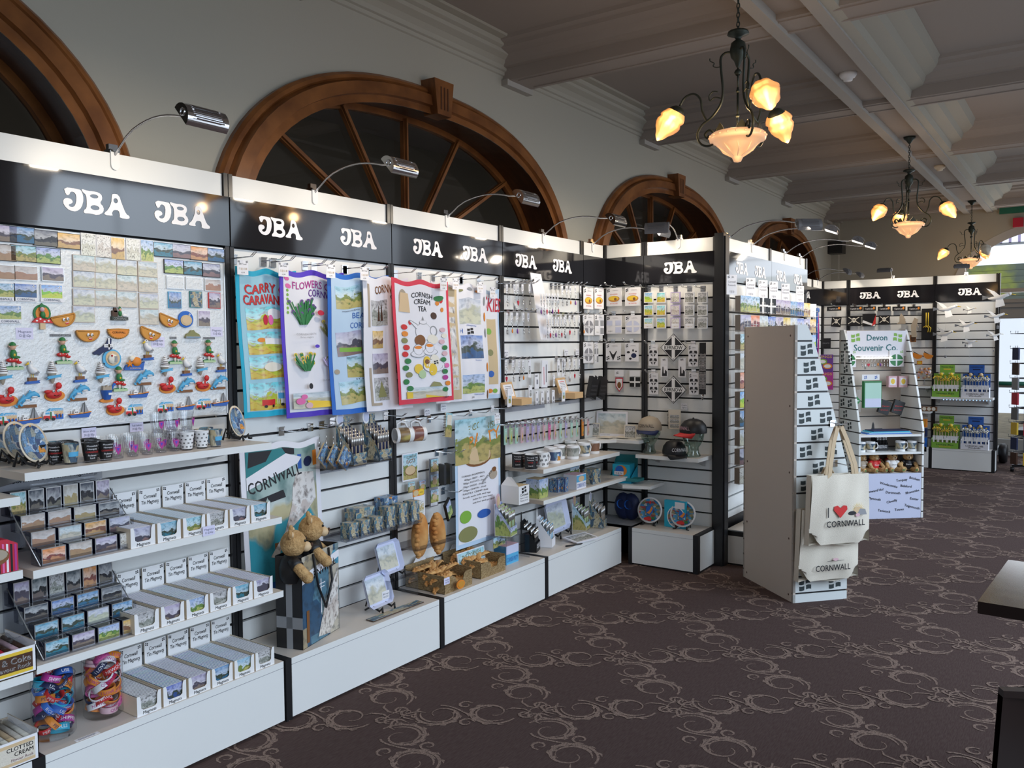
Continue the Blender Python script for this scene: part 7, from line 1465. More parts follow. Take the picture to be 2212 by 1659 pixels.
def bx(label, x, y, z, w, h, d, m, L=(), R=R2, rz=0.0, dy=0.0, nm='gift_box', top=None):
    p = U(*R(x, y), Z=z); b = MB(); b.box(-w/2, w/2, 0, d, 0, h, m, front=m, top=top or m); prims(b, list(L), w, h, 0, Matrix.Translation((0, 0, h/2))); o = b.build(nm, loc=(p.x, p.y+dy, z), rot=(0, 0, rz)); tag(o, label, 'gift box', 'boxes on the keyring bay shelf'); return o
r = thing('playing_card_box', 'white carton lettered Cornwall Plastic Coated Playing Cards', 'display box', (0, 0, 0)); p = U(*R2(315, 995), Z=sb); r.location = (p.x, p.y, sb)
b = MB(); b.box(-0.055, 0.055, 0, 0.13, 0, 0.11, 'white', top='sand'); b.add([(-0.055, 0.0, 0.11), (-0.055, 0.13, 0.11), (-0.03, 0.10, 0.16), (-0.04, 0.06, 0.16)], [(0, 1, 2, 3)], 'white'); b.build('carton', r)
b = MB(); flagmark(b, 0, 0.085, 0.05, 0.035, 'ink', y=-0.001); b.text('Cornwall', 0, 0.055, 0.014, 'ink', y=-0.001, w=0.085, bold=True); b.text('Plastic Coated', 0, 0.037, 0.010, 'ink_grey', y=-0.001, w=0.085); b.text('Playing Cards', 0, 0.021, 0.010, 'ink_grey', y=-0.001, w=0.085); b.build('lettering', r)
bx('landscape picture box right of the playing cards carton', 500, 940, sb, 0.10, 0.12, 0.10, 'pic_green', top='sand'); bx('blue and white card pack, left of two on the box shelf', 640, 888, sb, 0.045, 0.085, 0.06, 'pic_plate', [('r', -0.45, -0.2, -0.5, 0.5, 'navy')]); bx('blue and white card pack, right of two on the box shelf', 712, 882, sb, 0.055, 0.09, 0.06, 'pic_plate', [('r', -0.45, -0.2, -0.5, 0.5, 'navy')])
bx('pale blue Cornish Pasty fudge box with a pink lid', 855, 852, sb, 0.125, 0.095, 0.10, 'cloth_white', [('r', -0.5, 0.5, 0.0, 0.45, 'skyblue'), ('t', 'CORNISH PASTY', 0, -0.25, 0.3, 'blue', 0.9), ('d', 0, 0.2, 0.3, 0.2, 'wheat')], top='rose'); bx('dark map patterned box at the corner end of the shelf', 1000, 805, sb, 0.11, 0.10, 0.08, 'pic_gift'); solid('header_card', 'upright hillside header card behind the pasty fudge box', 'card', U(*R2(790, 680), Y=-0.12), 0.12, 0.05, [('f', 0.05, 0.0, 0.16, 0.4, 'ink')], 0.003, 'pic_green')
# pens and trays on the plinth
put('pen_black', pen_stand('black', ['black_plastic'], top='tall', text=['NEWQUAY', 'PADSTOW'], pic='black', pin='chrome'), 1163, 1190, PZ, 0.35, 'black pen display with white place names on the plinth', PG); put('pen_wf', pen_stand('white', ['white', 'skyblue'], top='tall', pic='paper', nx=5), 1196, 1180, PZ, 0.35, 'white flag patterned pen display beside the black one', PG)
put('pen_green', pen_stand('cloth_white', ['palegreen', 'palegreen', 'olive'], top='arch', colr='rose', pic='pic_green', nx=6), 1271, 1144, PZ, 0.25, 'green pen display on the plinth near the corner', PG); put('pen_gold2', pen_stand('sand', ['tan', 'silver'], top='spoon', pic='pic_gift', nx=6), 1307, 1139, PZ, 0.25, 'gold and silver pen display nearest the corner', PG)
put('tray1', None, 1225, 1160, PZ, 0.1, 'large white picture tray leaning back on the plinth', 'picture trays', 0.06).scale = (1.7, 1, 1.35)
solid('souvenir_tray_flat', 'white picture tray lying flat on the plinth in front of the leaning one', 'tray', U(1255, 1163, Z=PZ+0.012), 0.22, 0.13, [('r', -0.44, 0.44, -0.4, 0.4, 'pic_grey')], 0.008, 'cloth_white', tilt=-1.45, rz=-0.2)
p = U(1222, 1180, Z=PZ+0.006); b = MB(); b.tube([(0, 0, 0), (0.12, 0.01, 0), (0.135, 0.011, 0)], [0.005, 0.005, 0.001], 'black_plastic', 8); o = b.build('loose_pen', loc=p, rot=(0, 0, -0.5)); tag(o, 'single black pen lying on the plinth beside the trays', 'pen')
# items at the right end of bay 3
r_ = thing('acrylic_riser', 'clear acrylic table stand carrying the green pen display in the pasty bay', 'display stand', (U(1105, 1185, Y=-0.20).x, -0.17, PZ)); zr = U(1100, 1157, Y=-0.22).z-PZ; b = MB(); b.box(-0.12, 0.12, -0.08, 0.08, zr-0.003, zr, 'clear_tint'); b.build('top', r_)
for s in (-1, 1): b = MB(); b.box(s*0.12-0.0015, s*0.12+0.0015, -0.08, 0.08, 0, zr, 'clear_tint'); b.build('leg', r_)
inst('pen_green', None, (r_.location.x-0.03, -0.24, PZ+zr), 0.25, 'green pen display raised on a clear stand in the pasty bay', PG)
bx('pale blue Cornish pasty fudge box standing right of the pasty boxes', 205, 1555, PZ, 0.13, 0.11, 0.09, 'skyblue', [('r', -0.5, 0.5, 0.05, 0.5, 'tray_blue'), ('t', 'CORNISH PASTY', 0, -0.25, 0.26, 'blue', 0.9)], top='rose'); solid('header_card', 'hillside header card above the fudge box in the pasty bay', 'card', U(1078, 1170, Y=-0.18), 0.12, 0.06, [('f', 0.05, 0.0, 0.16, 0.4, 'ink')], 0.003, 'pic_green')
# ---------------------------------------------------------------- corner strips: stickers
def xw(label, q, w, h, L=(), m='paper', t=0.004, name='sticker_card', cat='sticker', g='sticker cards right of the corner', X=XC-0.03, **k):
    p = U(*q, X=X); return solid(name, label, cat, p, w, h, list(L), t, m, g, R90, **k)
hd = [('f', -0.36, 0.36, 0.16, 0.16, 'ink'), ('t', 'CORNWALL', 0.1, 0.36, 0.05, 'ink_grey', 0.4)]
ST = dict(pasty=[('t', 'POWERED', 0, 0.15, 0.06, 'red', 0.5), ('d', 0, -0.1, 0.38, 0.17, 'pasty'), ('d', -0.02, -0.07, 0.33, 0.12, 'yellow'), ('d', 0.1, -0.12, 0.09, 0.08, 'brown'), ('t', 'BY PASTIES', 0, -0.36, 0.06, 'red', 0.5)],
          flag=[('r', -0.48, -0.1, -0.05, 0.22, 'grey'), ('r', 0.1, 0.48, -0.05, 0.22, 'grey'), ('r', 0.1, 0.48, -0.45, -0.15, 'grey'), ('r', -0.48, -0.1, -0.45, -0.15, 'paper'), ('r', -0.45, 0.05, -0.42, -0.2, 'white'), ('t', '10 @ £1', -0.2, -0.36, 0.06, 'ink', 0.3)],
          flagb=[('r', -0.48, -0.1, -0.05, 0.22, 'tray_blue'), ('r', 0.1, 0.48, -0.05, 0.22, 'tray_blue'), ('r', 0.1, 0.48, -0.45, -0.15, 'tray_blue'), ('t', '10 @ £1', -0.25, -0.36, 0.06, 'ink', 0.3)],
          oval=[('d', 0, -0.1, 0.45, 0.32, 'tray_blue'), ('r', -0.06, 0.06, -0.45, 0.25, 'paper'), ('r', -0.48, 0.48, -0.15, -0.05, 'paper'), ('t', '10 @ £1', -0.25, -0.36, 0.06, 'ink', 0.3)],
          ovalk=[('d', 0, -0.1, 0.45, 0.32, 'ink_grey'), ('r', -0.06, 0.06, -0.45, 0.25, 'paper'), ('r', -0.48, 0.48, -0.16, -0.04, 'paper'), ('t', 'KERNOW', 0, -0.1, 0.11, 'ink', 0.85)],
          flags=[('p', [(0, -0.45), (-0.25, 0.05), (-0.22, 0.1), (-0.05, -0.1), (0.05, -0.1), (0.22, 0.1), (0.25, 0.05)], 'ink'), ('f', -0.35, -0.3, 0.2, 0.2, 'ink'), ('f', 0.38, -0.3, 0.2, 0.2, 'ink')],
          splash=[('d', 0.15, -0.18, 0.2, 0.13, 'navy'), ('d', -0.25, 0.0, 0.12, 0.06, 'ink'), ('d', 0.1, 0.1, 0.06, 0.07, 'ink'), ('d', -0.1, -0.35, 0.1, 0.06, 'ink'), ('d', 0.32, 0.05, 0.07, 0.04, 'ink')])
for i, (x, y, k, d) in enumerate([(190, 320, 'pasty', 'orange pasty'), (400, 315, 'pasty', 'orange powered-by-pasties'), (190, 628, 'flagb', 'pale blue cross'), (402, 628, 'oval', 'pale blue oval cross'), (182, 940, 'flags', 'crossed black flags'), (390, 938, 'splash', 'black splash')]):
    xw('square %s sticker card, %s column right of the corner' % (d, 'left' if i % 2 == 0 else 'right'), R3(x, y), 0.125 if i < 5 else 0.11, 0.135, hd+ST[k]); hook(U(R3(x, y)[0], R3(x, y)[1]-27, X=XC-0.001), 'chrome hook of the %s sticker card' % d, R90, 'sticker hooks')
for i, (x, y, k, d) in enumerate([(1090, 440, 'pasty', 'pasty'), (1210, 440, 'pasty', 'powered-by-pasties'), (1095, 735, 'ovalk', 'black oval cross'), (1212, 735, 'flag', 'black square cross'), (1090, 1045, 'ovalk', 'black KERNOW oval'), (1178, 1050, 'flag', 'narrow blue strip')]):
    p = U(*R1(x, y), Y=-0.04); solid('sticker_card', '%s sticker card left of the corner, %s column' % (d, 'left' if i % 2 == 0 else 'right'), 'sticker', p, 0.14 if i < 5 else 0.06, 0.15, hd+ST[k], 0.004, 'paper', 'sticker cards left of the corner'); hook((p.x, -0.001, p.z+0.085), 'chrome hook of the %s sticker card left of the corner' % d, 0, 'sticker hooks')
xw('red edged shield badge card below the splash stickers', R3(250, 1260), 0.075, 0.17, [('r', -0.5, 0.5, 0.2, 0.5, 'paper'), ('f', -0.2, 0.36, 0.2, 0.1, 'ink'), ('p', [(-0.42, 0.15), (0.42, 0.15), (0.40, -0.25), (0, -0.48), (-0.40, -0.25)], 'crimson'), ('p', [(-0.34, 0.1), (0.34, 0.1), (0.33, -0.22), (0, -0.42), (-0.33, -0.22)], 'letter_white'), ('d', 0, -0.18, 0.22, 0.14, 'brown')], 'clear'); xw('black white-crossed cloth badge below the splash stickers', R3(425, 1235), 0.085, 0.12, [('r', -0.5, 0.5, -0.5, 0.1, 'black'), ('r', -0.5, 0.5, -0.25, -0.15, 'white'), ('r', -0.06, 0.06, -0.5, 0.1, 'white'), ('r', -0.5, 0.5, 0.15, 0.5, 'paper')], 'clear')
for i, x in enumerate((1120, 1222)):
    p = U(*R1(x, 1440), Y=-0.07); solid('gym_bag', 'black folded drawstring bag on a hook left of the corner, %s of two' % ['left', 'right'][i], 'bag', p, 0.10, 0.15, [('r', -0.2, 0.2, 0.3, 0.6, 'black')]+[('t', 'Newquay Padstow', 0, z, 0.03, 'ink_grey', 0.8, 0.3) for z in (-0.3, -0.1, 0.1)], 0.03, 'black', 'folded drawstring bags', 0, 0, 0.35, 'black')
# picture magnets, KERNOW signs, hearts
for c, (x, m, d) in enumerate([(582, 'pic_cartoon', 'caravan cartoon'), (722, 'pic_cartoon', 'beach cartoon'), (882, 'pic_map', 'cream tea drawing'), (1037, 'pic_grey', 'grey view'), (1185, 'pic_grey', 'grey coast')]):
    for rr in range(3):
        xw('square %s magnet, %s in the %s column of the KERNOW bay' % (d, ['top', 'middle', 'bottom'][rr], ordinal(c)), R3(x, 325+rr*143), 0.072, 0.077, [('r', -0.42, 0.42, -0.42, 0.42, m)]+([('r', -0.4, 0.4, -0.5, -0.05, 'paper'), ('t', '12 @ £1.10', 0, -0.3, 0.1, 'ink_gold', 0.6)] if rr == 2 and c in (0, 2, 3) else []), 'white' if c != 2 else 'lilac', 0.012, 'picture_magnet', 'magnet', 'magnets in columns in the KERNOW bay')
    hook(U(*R3(x, 205), X=XC-0.001), 'chrome hook over the %s column of square magnets' % ordinal(c), R90, 'hooks over the magnet columns')
for i, y in enumerate((885, 1357)):
    p = U(*R3(856, y), X=XC-0.05); r = thing('kernow_sign', 'black and white diamond KERNOW sign, %s of two' % ['upper', 'lower'][i], 'sign', p, R90, 'KERNOW diamond signs'); h = 0.094
    b = MB(); D = lambda k: [(0, -k), (k, 0), (0, k), (-k, 0)]
    b.poly(D(h*1.06), 'ink', -0.004, 0, side='ink'); b.poly(D(h), 'white', -0.0046, -0.0046); b.poly(D(h*0.93), 'ink', -0.0050, -0.0050); b.box(-h*0.13, h*0.13, -0.0054, -0.005, -h*0.85, h*0.85, 'white'); b.poly([(-h*0.90, 0), (-h*0.78, h*0.18), (h*0.78, h*0.18), (h*0.90, 0), (h*0.78, -h*0.18), (-h*0.78, -h*0.18)], 'white', -0.0056, -0.0056); b.build('plate', r)
    t = MB(); t.text('KERNOW', 0, 0, 0.027, 'ink', y=-0.0060, w=0.142, bold=True); t.build('lettering', r)
HL = hd+[q for z in (0.12, -0.25) for q in (('p', [(-0.42, z), (-0.36, z+0.1), (-0.1, z+0.1), (-0.08, z+0.02), (-0.38, z-0.04)], 'ink'), ('p', [(0.42, z), (0.36, z+0.1), (0.1, z+0.1), (0.08, z+0.02), (0.38, z-0.04)], 'ink'), ('p', [(-0.3, z-0.08), (-0.08, z-0.08), (-0.08, z-0.2)], 'ink'), ('p', [(0.3, z-0.08), (0.08, z-0.08), (0.08, z-0.2)], 'ink'), ('t', 'CORNWALL', 0, z-0.02, 0.05, 'ink', 0.7))]
for x, y, d in ((630, 970, 'upper left'), (635, 1290, 'lower left'), (1078, 975, 'upper right'), (1085, 1290, 'lower right')): xw('sticker card with two flag hearts, %s of the KERNOW bay' % d, R3(x, y), 0.072, 0.155, HL, g='flag heart sticker cards'); hook(U(R3(x, y)[0], R3(x, y)[1]-29, X=XC-0.001), 'chrome hook of the %s flag heart card' % d, R90, 'sticker hooks')
for x, d in ((752, 'left'), (952, 'right')): xw('engine house sticker card between the KERNOW signs, %s' % d, R3(x, 1110), 0.055, 0.135, [('r', -0.35, 0.35, 0.15, 0.4, 'paper'), ('p', [(-0.3, -0.45), (0.4, -0.45), (0.4, -0.2), (0.15, -0.1), (0.1, -0.3), (-0.05, -0.3), (-0.1, 0.05), (-0.22, 0.05)], 'ink'), ('f', 0.0, 0.42, 0.4, 0.08, 'ink')], g='engine house sticker cards', X=XC-0.04)
r = thing('lanyards', 'bunch of black lettered Cornwall lanyards hanging at the right of the KERNOW bay', 'lanyard', U(*R3(1190, 830), X=XC-0.06), R90)
for i in range(5):
    b = MB(); x = -0.022+0.011*i; b.box(x-0.005, x+0.005, -0.006-0.004*i, -0.004-0.004*i, -0.36, 0, 'black'); b.text('CORNWALL CORNWALL', x, -0.2, 0.008, 'letter_white', y=-0.0065-0.004*i, rot=pi/2, w=0.25); b.build('ribbon', r)
b = MB(); b.tube([(0, -0.015, -0.36), (0, -0.015, -0.40)], [0.012, 0.005], 'chrome', 8); b.build('clasp', r)
price('white price ticket below the lower KERNOW sign', 0, 0, 'CAPS', '6 @ £3.25', pt=U(1478, 878, X=XC-0.01), w=0.05, h=0.045, rz=R90, col='paper')
# shelf with glass heads and caps
zq = U(*R4(620, 512), X=5.40).z; p1 = U(*R4(450, 515), X=5.37)
shelf('small white shelf carrying the glass heads and caps', XC, -0.39, zq, 0.47, 0.26, R90, brackets=True)
def head_glass():
    r = thing('mannequin', '', 'mannequin head'); b = MB(); P = [(0.045, 0.0), (0.05, 0.01), (0.036, 0.035), (0.036, 0.065), (0.05, 0.085), (0.065, 0.115), (0.072, 0.155), (0.070, 0.19), (0.055, 0.22), (0.03, 0.238), (0.0, 0.242)]
    b.lathe(P, 'green_glass', 20, M=Matrix.Diagonal((0.95, 1.12, 1, 1))); f = b; f.tube([(0, -0.076, 0.165), (0, -0.092, 0.14), (0, -0.078, 0.132)], [0.005, 0.012, 0.006], 'green_glass', 8); f.ball((0, -0.072, 0.112), (0.020, 0.010, 0.006), 'green_glass', 8); f.ball((0, -0.055, 0.090), (0.022, 0.020, 0.016), 'green_glass', 8)
    for s in (-1, 1): f.ball((s*0.026, -0.070, 0.160), (0.013, 0.008, 0.007), 'green_glass', 8); f.ball((s*0.070, 0.005, 0.15), (0.007, 0.016, 0.024), 'green_glass', 8)
    f.build('head', r); return r
def cap(loc, rz, crown, peak, label, txt, ink, k=1.0):
    r = thing('baseball_cap', label, 'cap', loc, rz, 'baseball caps'); c = MB(); c.lathe([(0.088*k, 0.0), (0.090*k, 0.02), (0.082*k, 0.055), (0.058*k, 0.085), (0.025*k, 0.098), (0.0, 0.1)], crown, 24, M=Matrix.Diagonal((0.95, 1.1, 1, 1))); c.ball((0, 0, 0.101), 0.007, crown, 8); c.build('crown', r)
    p = MB(); p.grid(lambda u, v: ((u-0.5)*0.165*k*(1-0.25*v*v), -0.080*k*(cos((u-0.5)*2.2))-0.005-0.075*v*cos((u-0.5)*2.6), 0.004-0.022*abs(u-0.5)*2*v-0.012*v), 12, 6, peak); o = p.build('peak', r); md = o.modifiers.new('s', 'SOLIDIFY'); md.thickness = 0.003
    t = MB(); v, fc, tw_ = glyphs(txt); k2 = 0.026/0.72; W_ = tw_*k2; f_ = 0.13/W_
    t.add([(0.088*sin((a-tw_/2)*k2*f_/0.09), -0.099*cos((a-tw_/2)*k2*f_/0.09)+0.0015-(c2*k2)*0.14+0.0, 0.026+c2*k2) for a, c2 in v], fc, ink); t.build('lettering', r)
h1 = U(*R4(600, 505), Z=zq); h2 = U(*R4(1000, 520), Z=zq); h1 = Vector((5.50, h1.y, zq)); h2 = Vector((5.48, U(*R4(985, 520), X=5.48).y, zq)); h1.y = U(*R4(595, 500), X=5.50).y
inst('ghead', head_glass, h1, R90+0.15, 'green glass display head wearing the grey cap', 'glass display heads'); inst('ghead', head_glass, h2, R90-0.45, 'green glass display head wearing the black and red cap', 'glass display heads')
cap((h1.x, h1.y, zq+0.165), R90+0.1, 'tan', 'navy', 'grey cap lettered CORNWALL with a navy peak on the left glass head', 'CORNWALL', 'ink'); cap((h2.x, h2.y, zq+0.165), R90-0.55, 'black', 'red', 'black cap with a red peak lettered CORNWALL on the right glass head', 'CORNWALL', 'rose')
p = U(*R4(815, 510), X=5.46); cap((5.46, p.y, zq+0.012), R90+0.9, 'black', 'black', 'plain black Cornwall cap lying on the shelf between the glass heads', 'CORNWALL', 'letter_white', 0.95)
MATS['tan'].node_tree.nodes['Principled BSDF'].inputs['Base Color'].default_value = (0.42, 0.35, 0.27, 1)
r = thing('notebook', 'spiral bound cream map notebook hanging between the two caps', 'notebook', U(*R4(818, 190), X=XC-0.05), R90+0.15); b = MB(); b.box(-0.045, 0.045, -0.008, 0, -0.07, 0.07, 'bone', front='canvas'); prims(b, [('r', -0.35, 0.4, z, z+0.18, 'pic_grey') for z in (-0.42, -0.18, 0.05)], 0.09, 0.14, -0.008); b.build('cover', r)
b = MB(); [b.tube([(-0.047+0.006*cos(t), -0.004+0.008*sin(t), -0.062+0.0095*i) for t in np.linspace(0, 2*pi, 8)], 0.0012, 'black', 4, caps=False) for i in range(14)]; b.build('spiral', r)
# corner shelf with placemats
zp = U(*R4(250, 365), X=5.40).z
o = thing('corner_shelf', 'small white corner shelf of placemats and coasters', 'shelf', (0, 0, 0)); b = MB(); v = [(5.22, -0.01), (5.22, -0.12), (5.38, -0.24), (5.38, -0.42), (5.63, -0.42), (5.63, -0.01)]; n = len(v); b.add([(x, y, zp) for x, y in v]+[(x, y, zp-0.022) for x, y in v], [tuple(range(n)), tuple(range(2*n-1, n-1, -1))]+[(i, n+i, n+(i+1) % n, (i+1) % n) for i in range(n)], 'laminate'); b.build('board', o)
PM = [('r', -0.44, 0.44, -0.38, 0.42, 'pic_wash'), ('t', "LAND'S END", -0.2, -0.43, 0.03, 'ink_grey', 0.3)]
p = U(*R4(257, 200), X=5.52); solid('placemat', 'large watercolour placemat of a headland standing in the corner', 'placemat', (5.52, p.y, zp+0.095), 0.235, 0.185, PM, 0.004, 'cloth_white', rz=R90+0.25, tilt=-0.12)
for i, (x, l) in enumerate(((85, 'left'), (410, 'right'))): p = U(*R4(x, 290), X=5.45); solid('coaster', 'small sepia view coaster standing %s of the large placemat' % l, 'coaster', (5.47, p.y, zp+0.052), 0.09, 0.10, [('r', -0.42, 0.42, -0.42, 0.42, 'pic_grey')], 0.004, 'canvas', 'standing coasters', R90+0.2, -0.15)
for i, x in enumerate((205, 360)): p = U(*R4(x, 352), Z=zp+0.006); solid('coaster', 'cream coaster lying flat on the corner shelf, %s of two' % ['left', 'right'][i], 'coaster', p, 0.10, 0.10, [], 0.005, 'canvas', 'flat coasters on the corner shelf', R90, -pi/2)
# lower return shelf with blue display
zl = U(*R4(380, 770), X=5.40).z
o = thing('corner_shelf', 'low white corner shelf with the blue display box', 'shelf', (0, 0, 0)); b = MB(); v = [(5.30, -0.305), (5.40, -0.50), (5.63, -0.50), (5.63, -0.05), (5.62, -0.05), (5.62, -0.305)]; v = [(5.62, -0.02), (5.34, -0.31), (5.40, -0.50), (5.63, -0.50)]; n = 4; b.add([(x, y, zl) for x, y in v]+[(x, y, zl-0.022) for x, y in v], [(0, 1, 2, 3), (7, 6, 5, 4)]+[(i, n+i, n+(i+1) % n, (i+1) % n) for i in range(n)], 'laminate'); b.build('board', o)
p = U(*R4(335, 765), X=5.42); r = thing('blue_display_box', 'blue card display box of magnetic souvenirs in the corner', 'display box', (5.42, p.y, zl), R90+0.15); b = MB(); b.box(-0.08, 0.08, 0, 0.003, 0, 0.04, 'cyan'); b.add([(-0.08, 0, 0), (-0.08, 0.15, 0), (-0.08, 0.15, 0.19), (-0.08, 0, 0.05)], [(0, 1, 2, 3)], 'teal'); b.add([(0.08, 0, 0), (0.08, 0.15, 0), (0.08, 0.15, 0.12), (0.08, 0, 0.05)], [(0, 1, 2, 3)], 'cyan'); b.box(-0.08, 0.08, 0.15, 0.153, 0, 0.19, 'teal'); b.build('tray', r)
b = MB(); b.box(-0.065, 0.065, 0.008, 0.12, 0.01, 0.135, 'cyan'); b.disc(0, 0.09, 0.045, 0.04, 'orange', 0.006, 0.007); b.disc(-0.01, 0.09, 0.032, 0.036, 'royal', 0.005, 0.006); b.box(-0.05, 0.02, 0.003, 0.004, 0.06, 0.085, 'paper'); b.text('24 @ 70p', -0.015, 0.072, 0.010, 'ink', y=0.002, w=0.05); b.build('packs', r)
p = U(*R4(450, 735), X=5.47); solid('flat_pack', 'blue flat pack lying on the low corner shelf right of the blue box', 'pack', (5.46, p.y, zl+0.02), 0.13, 0.10, [], 0.02, 'teal', rz=R90, tilt=-pi/2)
# round plates on the plinth
def big_plate():
    r = plate_on_stand(0.092, 'pic_round', 'white')(); r.name = 'souvenir_plate'
    q = MB(); M = Matrix.Translation((0, -0.004, 0.104)) @ Matrix.Rotation(radians(-14), 4, 'X'); q.disc(0, 0, 0.028, 0.03, 'royal', -0.008, M=M); q.poly([(-0.02, -0.02), (0.0, 0.0), (0.012, 0.028), (0.024, 0.015), (0.012, -0.012), (0, -0.028)], 'orange', -0.0085, -0.0085, M=M); q.disc(0, 0.055, 0.008, 0.012, 'red', -0.008, M=M); q.disc(-0.01, -0.062, 0.03, 0.012, 'red', -0.008, M=M); q.disc(0.03, -0.055, 0.014, 0.01, 'green', -0.008, M=M); q.build('picture', r); return r
for i, (x, y, l) in enumerate(((580, 1140, 'left of two on the plinth under the KERNOW signs'), (875, 1178, 'right of two, in front of the turquoise box'))): p = U(*R4(x, y), Z=PZ); inst('bigplate', big_plate, (p.x+0.035, p.y, PZ), R90+0.1, 'round blue plate on an easel, '+l, 'round souvenir plates')
p = U(*R4(838, 1115), X=5.50); solid('plate_box', 'turquoise square plate box standing behind the right round plate', 'box', (5.50, p.y, PZ+0.001), 0.165, 0.19, [('d', 0.05, -0.1, 0.42, 0.40, 'letter_white'), ('d', 0.05, -0.1, 0.38, 0.36, 'pic_round'), ('r', 0.0, 0.45, 0.22, 0.46, 'paper')], 0.03, 'cyan', rz=R90-0.05, base=True)
for i, (x, y) in enumerate(((350, 1010), (445, 1000))):
    p = U(*R4(x, y), X=5.52+0.05*i); b = MB(); b.ball((0, 0, 0), (0.075, 0.04, 0.10), 'navy', 14); b.lathe([(0.03, 0), (0.035, 0.01)], 'royal', 12, M=Matrix.Translation((0, -0.035, 0.02)) @ Matrix.Rotation(pi/2, 4, 'X')); o = b.build('dark_bag', loc=(5.54, p.y, 0.262+0.101), rot=(0, 0, R90)); tag(o, 'dark shrink-wrapped toy bundle in the corner under the low shelf, %s of two' % ['left', 'right'][i], 'toy bag', 'dark toy bundles')  # royal ring paints the blue reflection on the wrap
b = MB(); b.box(5.40, 5.63, -0.40, -0.03, 0.25, 0.261, 'grey'); o = b.build('corner_ledge'); tag(o, 'dark ledge closing the inner corner at plinth height', 'ledge')
p = U(1590, 1120, Y=-1.0); b = MB(); b.poly([(-0.12, 0), (0.12, 0), (0.16, 0.06), (0.10, 0.17), (-0.08, 0.17), (-0.17, 0.06)], 'black', 0, 0.10); o = b.build('dark_holdall', loc=(6.0, -1.18, 0.242)); tag(o, 'black angular bag at the foot of the postcard wing, mostly behind the tower', 'bag')
# ================================================================ POSTCARD WING
def R5(x, y): return 1540+x/4.879, 580+y/4.879
def R6(x, y): return 1580+x/3.77, 880+y/3.77
def R7(x, y): return 1760+x/4.894, 580+y/4.894
def R8(x, y): return 1760+x/3.606, 880+y/3.606
YP = -0.92
r = thing('postcard_rack', 'white wire postcard racks covering the projecting wing', 'rack'); b = MB()
z0 = U(1577, 655, Y=-1.04).z; pit = 0.1345
for j in range(10):
    z = z0-pit*j
    for y_, dz in ((-0.07, -0.045), (-0.13, -0.045), (-0.13, 0.0)):
        if j < 2 or dz < 0: b.tube([(5.74, YP+y_, z+dz), (7.62, YP+y_, z+dz)], 0.0016, 'white', 4)
    for i in range(11):
        x = 5.745+0.186*i; b.tube([(x, YP-0.005, z-0.045), (x, YP-0.13, z-0.045), (x, YP-0.13, z+0.03), (x+0.06, YP-0.13, z+0.03), (x+0.06, YP-0.13, z-0.045)], 0.0016, 'white', 4)
[b.tube([(U(*R5(x, y), Y=YP-0.09).x, YP-0.075, z0), (U(*R5(x, y), Y=YP-0.09).x, YP-0.085, z0+0.13)], 0.0016, 'white', 4) for x, y in ((195, 170), (395, 200), (525, 220), (637, 230), (763, 250), (915, 270))]
b.build('wire_pockets', r)
PM_ = ['pic_green', 'pic_cartoon', 'pic_sea', 'pic_wash', 'pic_dusk', 'pic_dusk', 'pic_sea', 'pic_sea', 'pic_sunset', 'pic_map', 'pic_green', 'pic_wash']
for j in range(10):
    for i in range(10):
        if j > 1 and not (i < 2 or (i > 7 and j < 6)): continue
        m = PM_[(i*3+j*5) % 12] if j else ['pic_green', 'pic_green', 'black', 'black', 'pic_dusk', 'pic_dusk', 'pic_sea', 'pic_sea', 'pic_sunset', 'paper'][i]
        L = [('r', -0.5, 0.5, -0.06, 0.06, 'white'), ('r', -0.08, 0.08, -0.5, 0.5, 'white')] if m == 'black' else []
        solid('postcard', '%s postcard stack in the %s rack row, %s pocket from the near end' % ('black flag' if m == 'black' else 'view', ordinal(j), ordinal(i)), 'postcard', (5.745+0.186*i+0.07, YP-0.075, z0-pit*j+0.006), 0.12, 0.115, L, 0.045, m, 'postcards on the wing racks', -0.30, sides='laminate_end', key='pc%s' % m)
for i, (x, y) in enumerate([(195, 170), (395, 200), (525, 220), (637, 230), (763, 250), (915, 270)]):
    solid('rack_sign', 'white Cornwall Postcards sign card, %s of six from the near end' % ordinal(i), 'sign', U(*R5(x, y), Y=YP-0.09), 0.088, 0.135, [('f', -0.3, 0.38, 0.2, 0.12, 'ink'), ('t', 'JBA', 0.1, 0.38, 0.08, 'ink', 0.22), ('t', 'Cornwall', 0, 0.15, 0.11, 'ink_grey', 0.75), ('t', 'Postcards', 0, -0.02, 0.11, 'ink_grey', 0.75), ('t', '12 @ 22p', 0, -0.34, 0.1, 'ink_grey', 0.5)], 0.003, 'paper', 'postcard sign cards', -0.5, key='pcs')
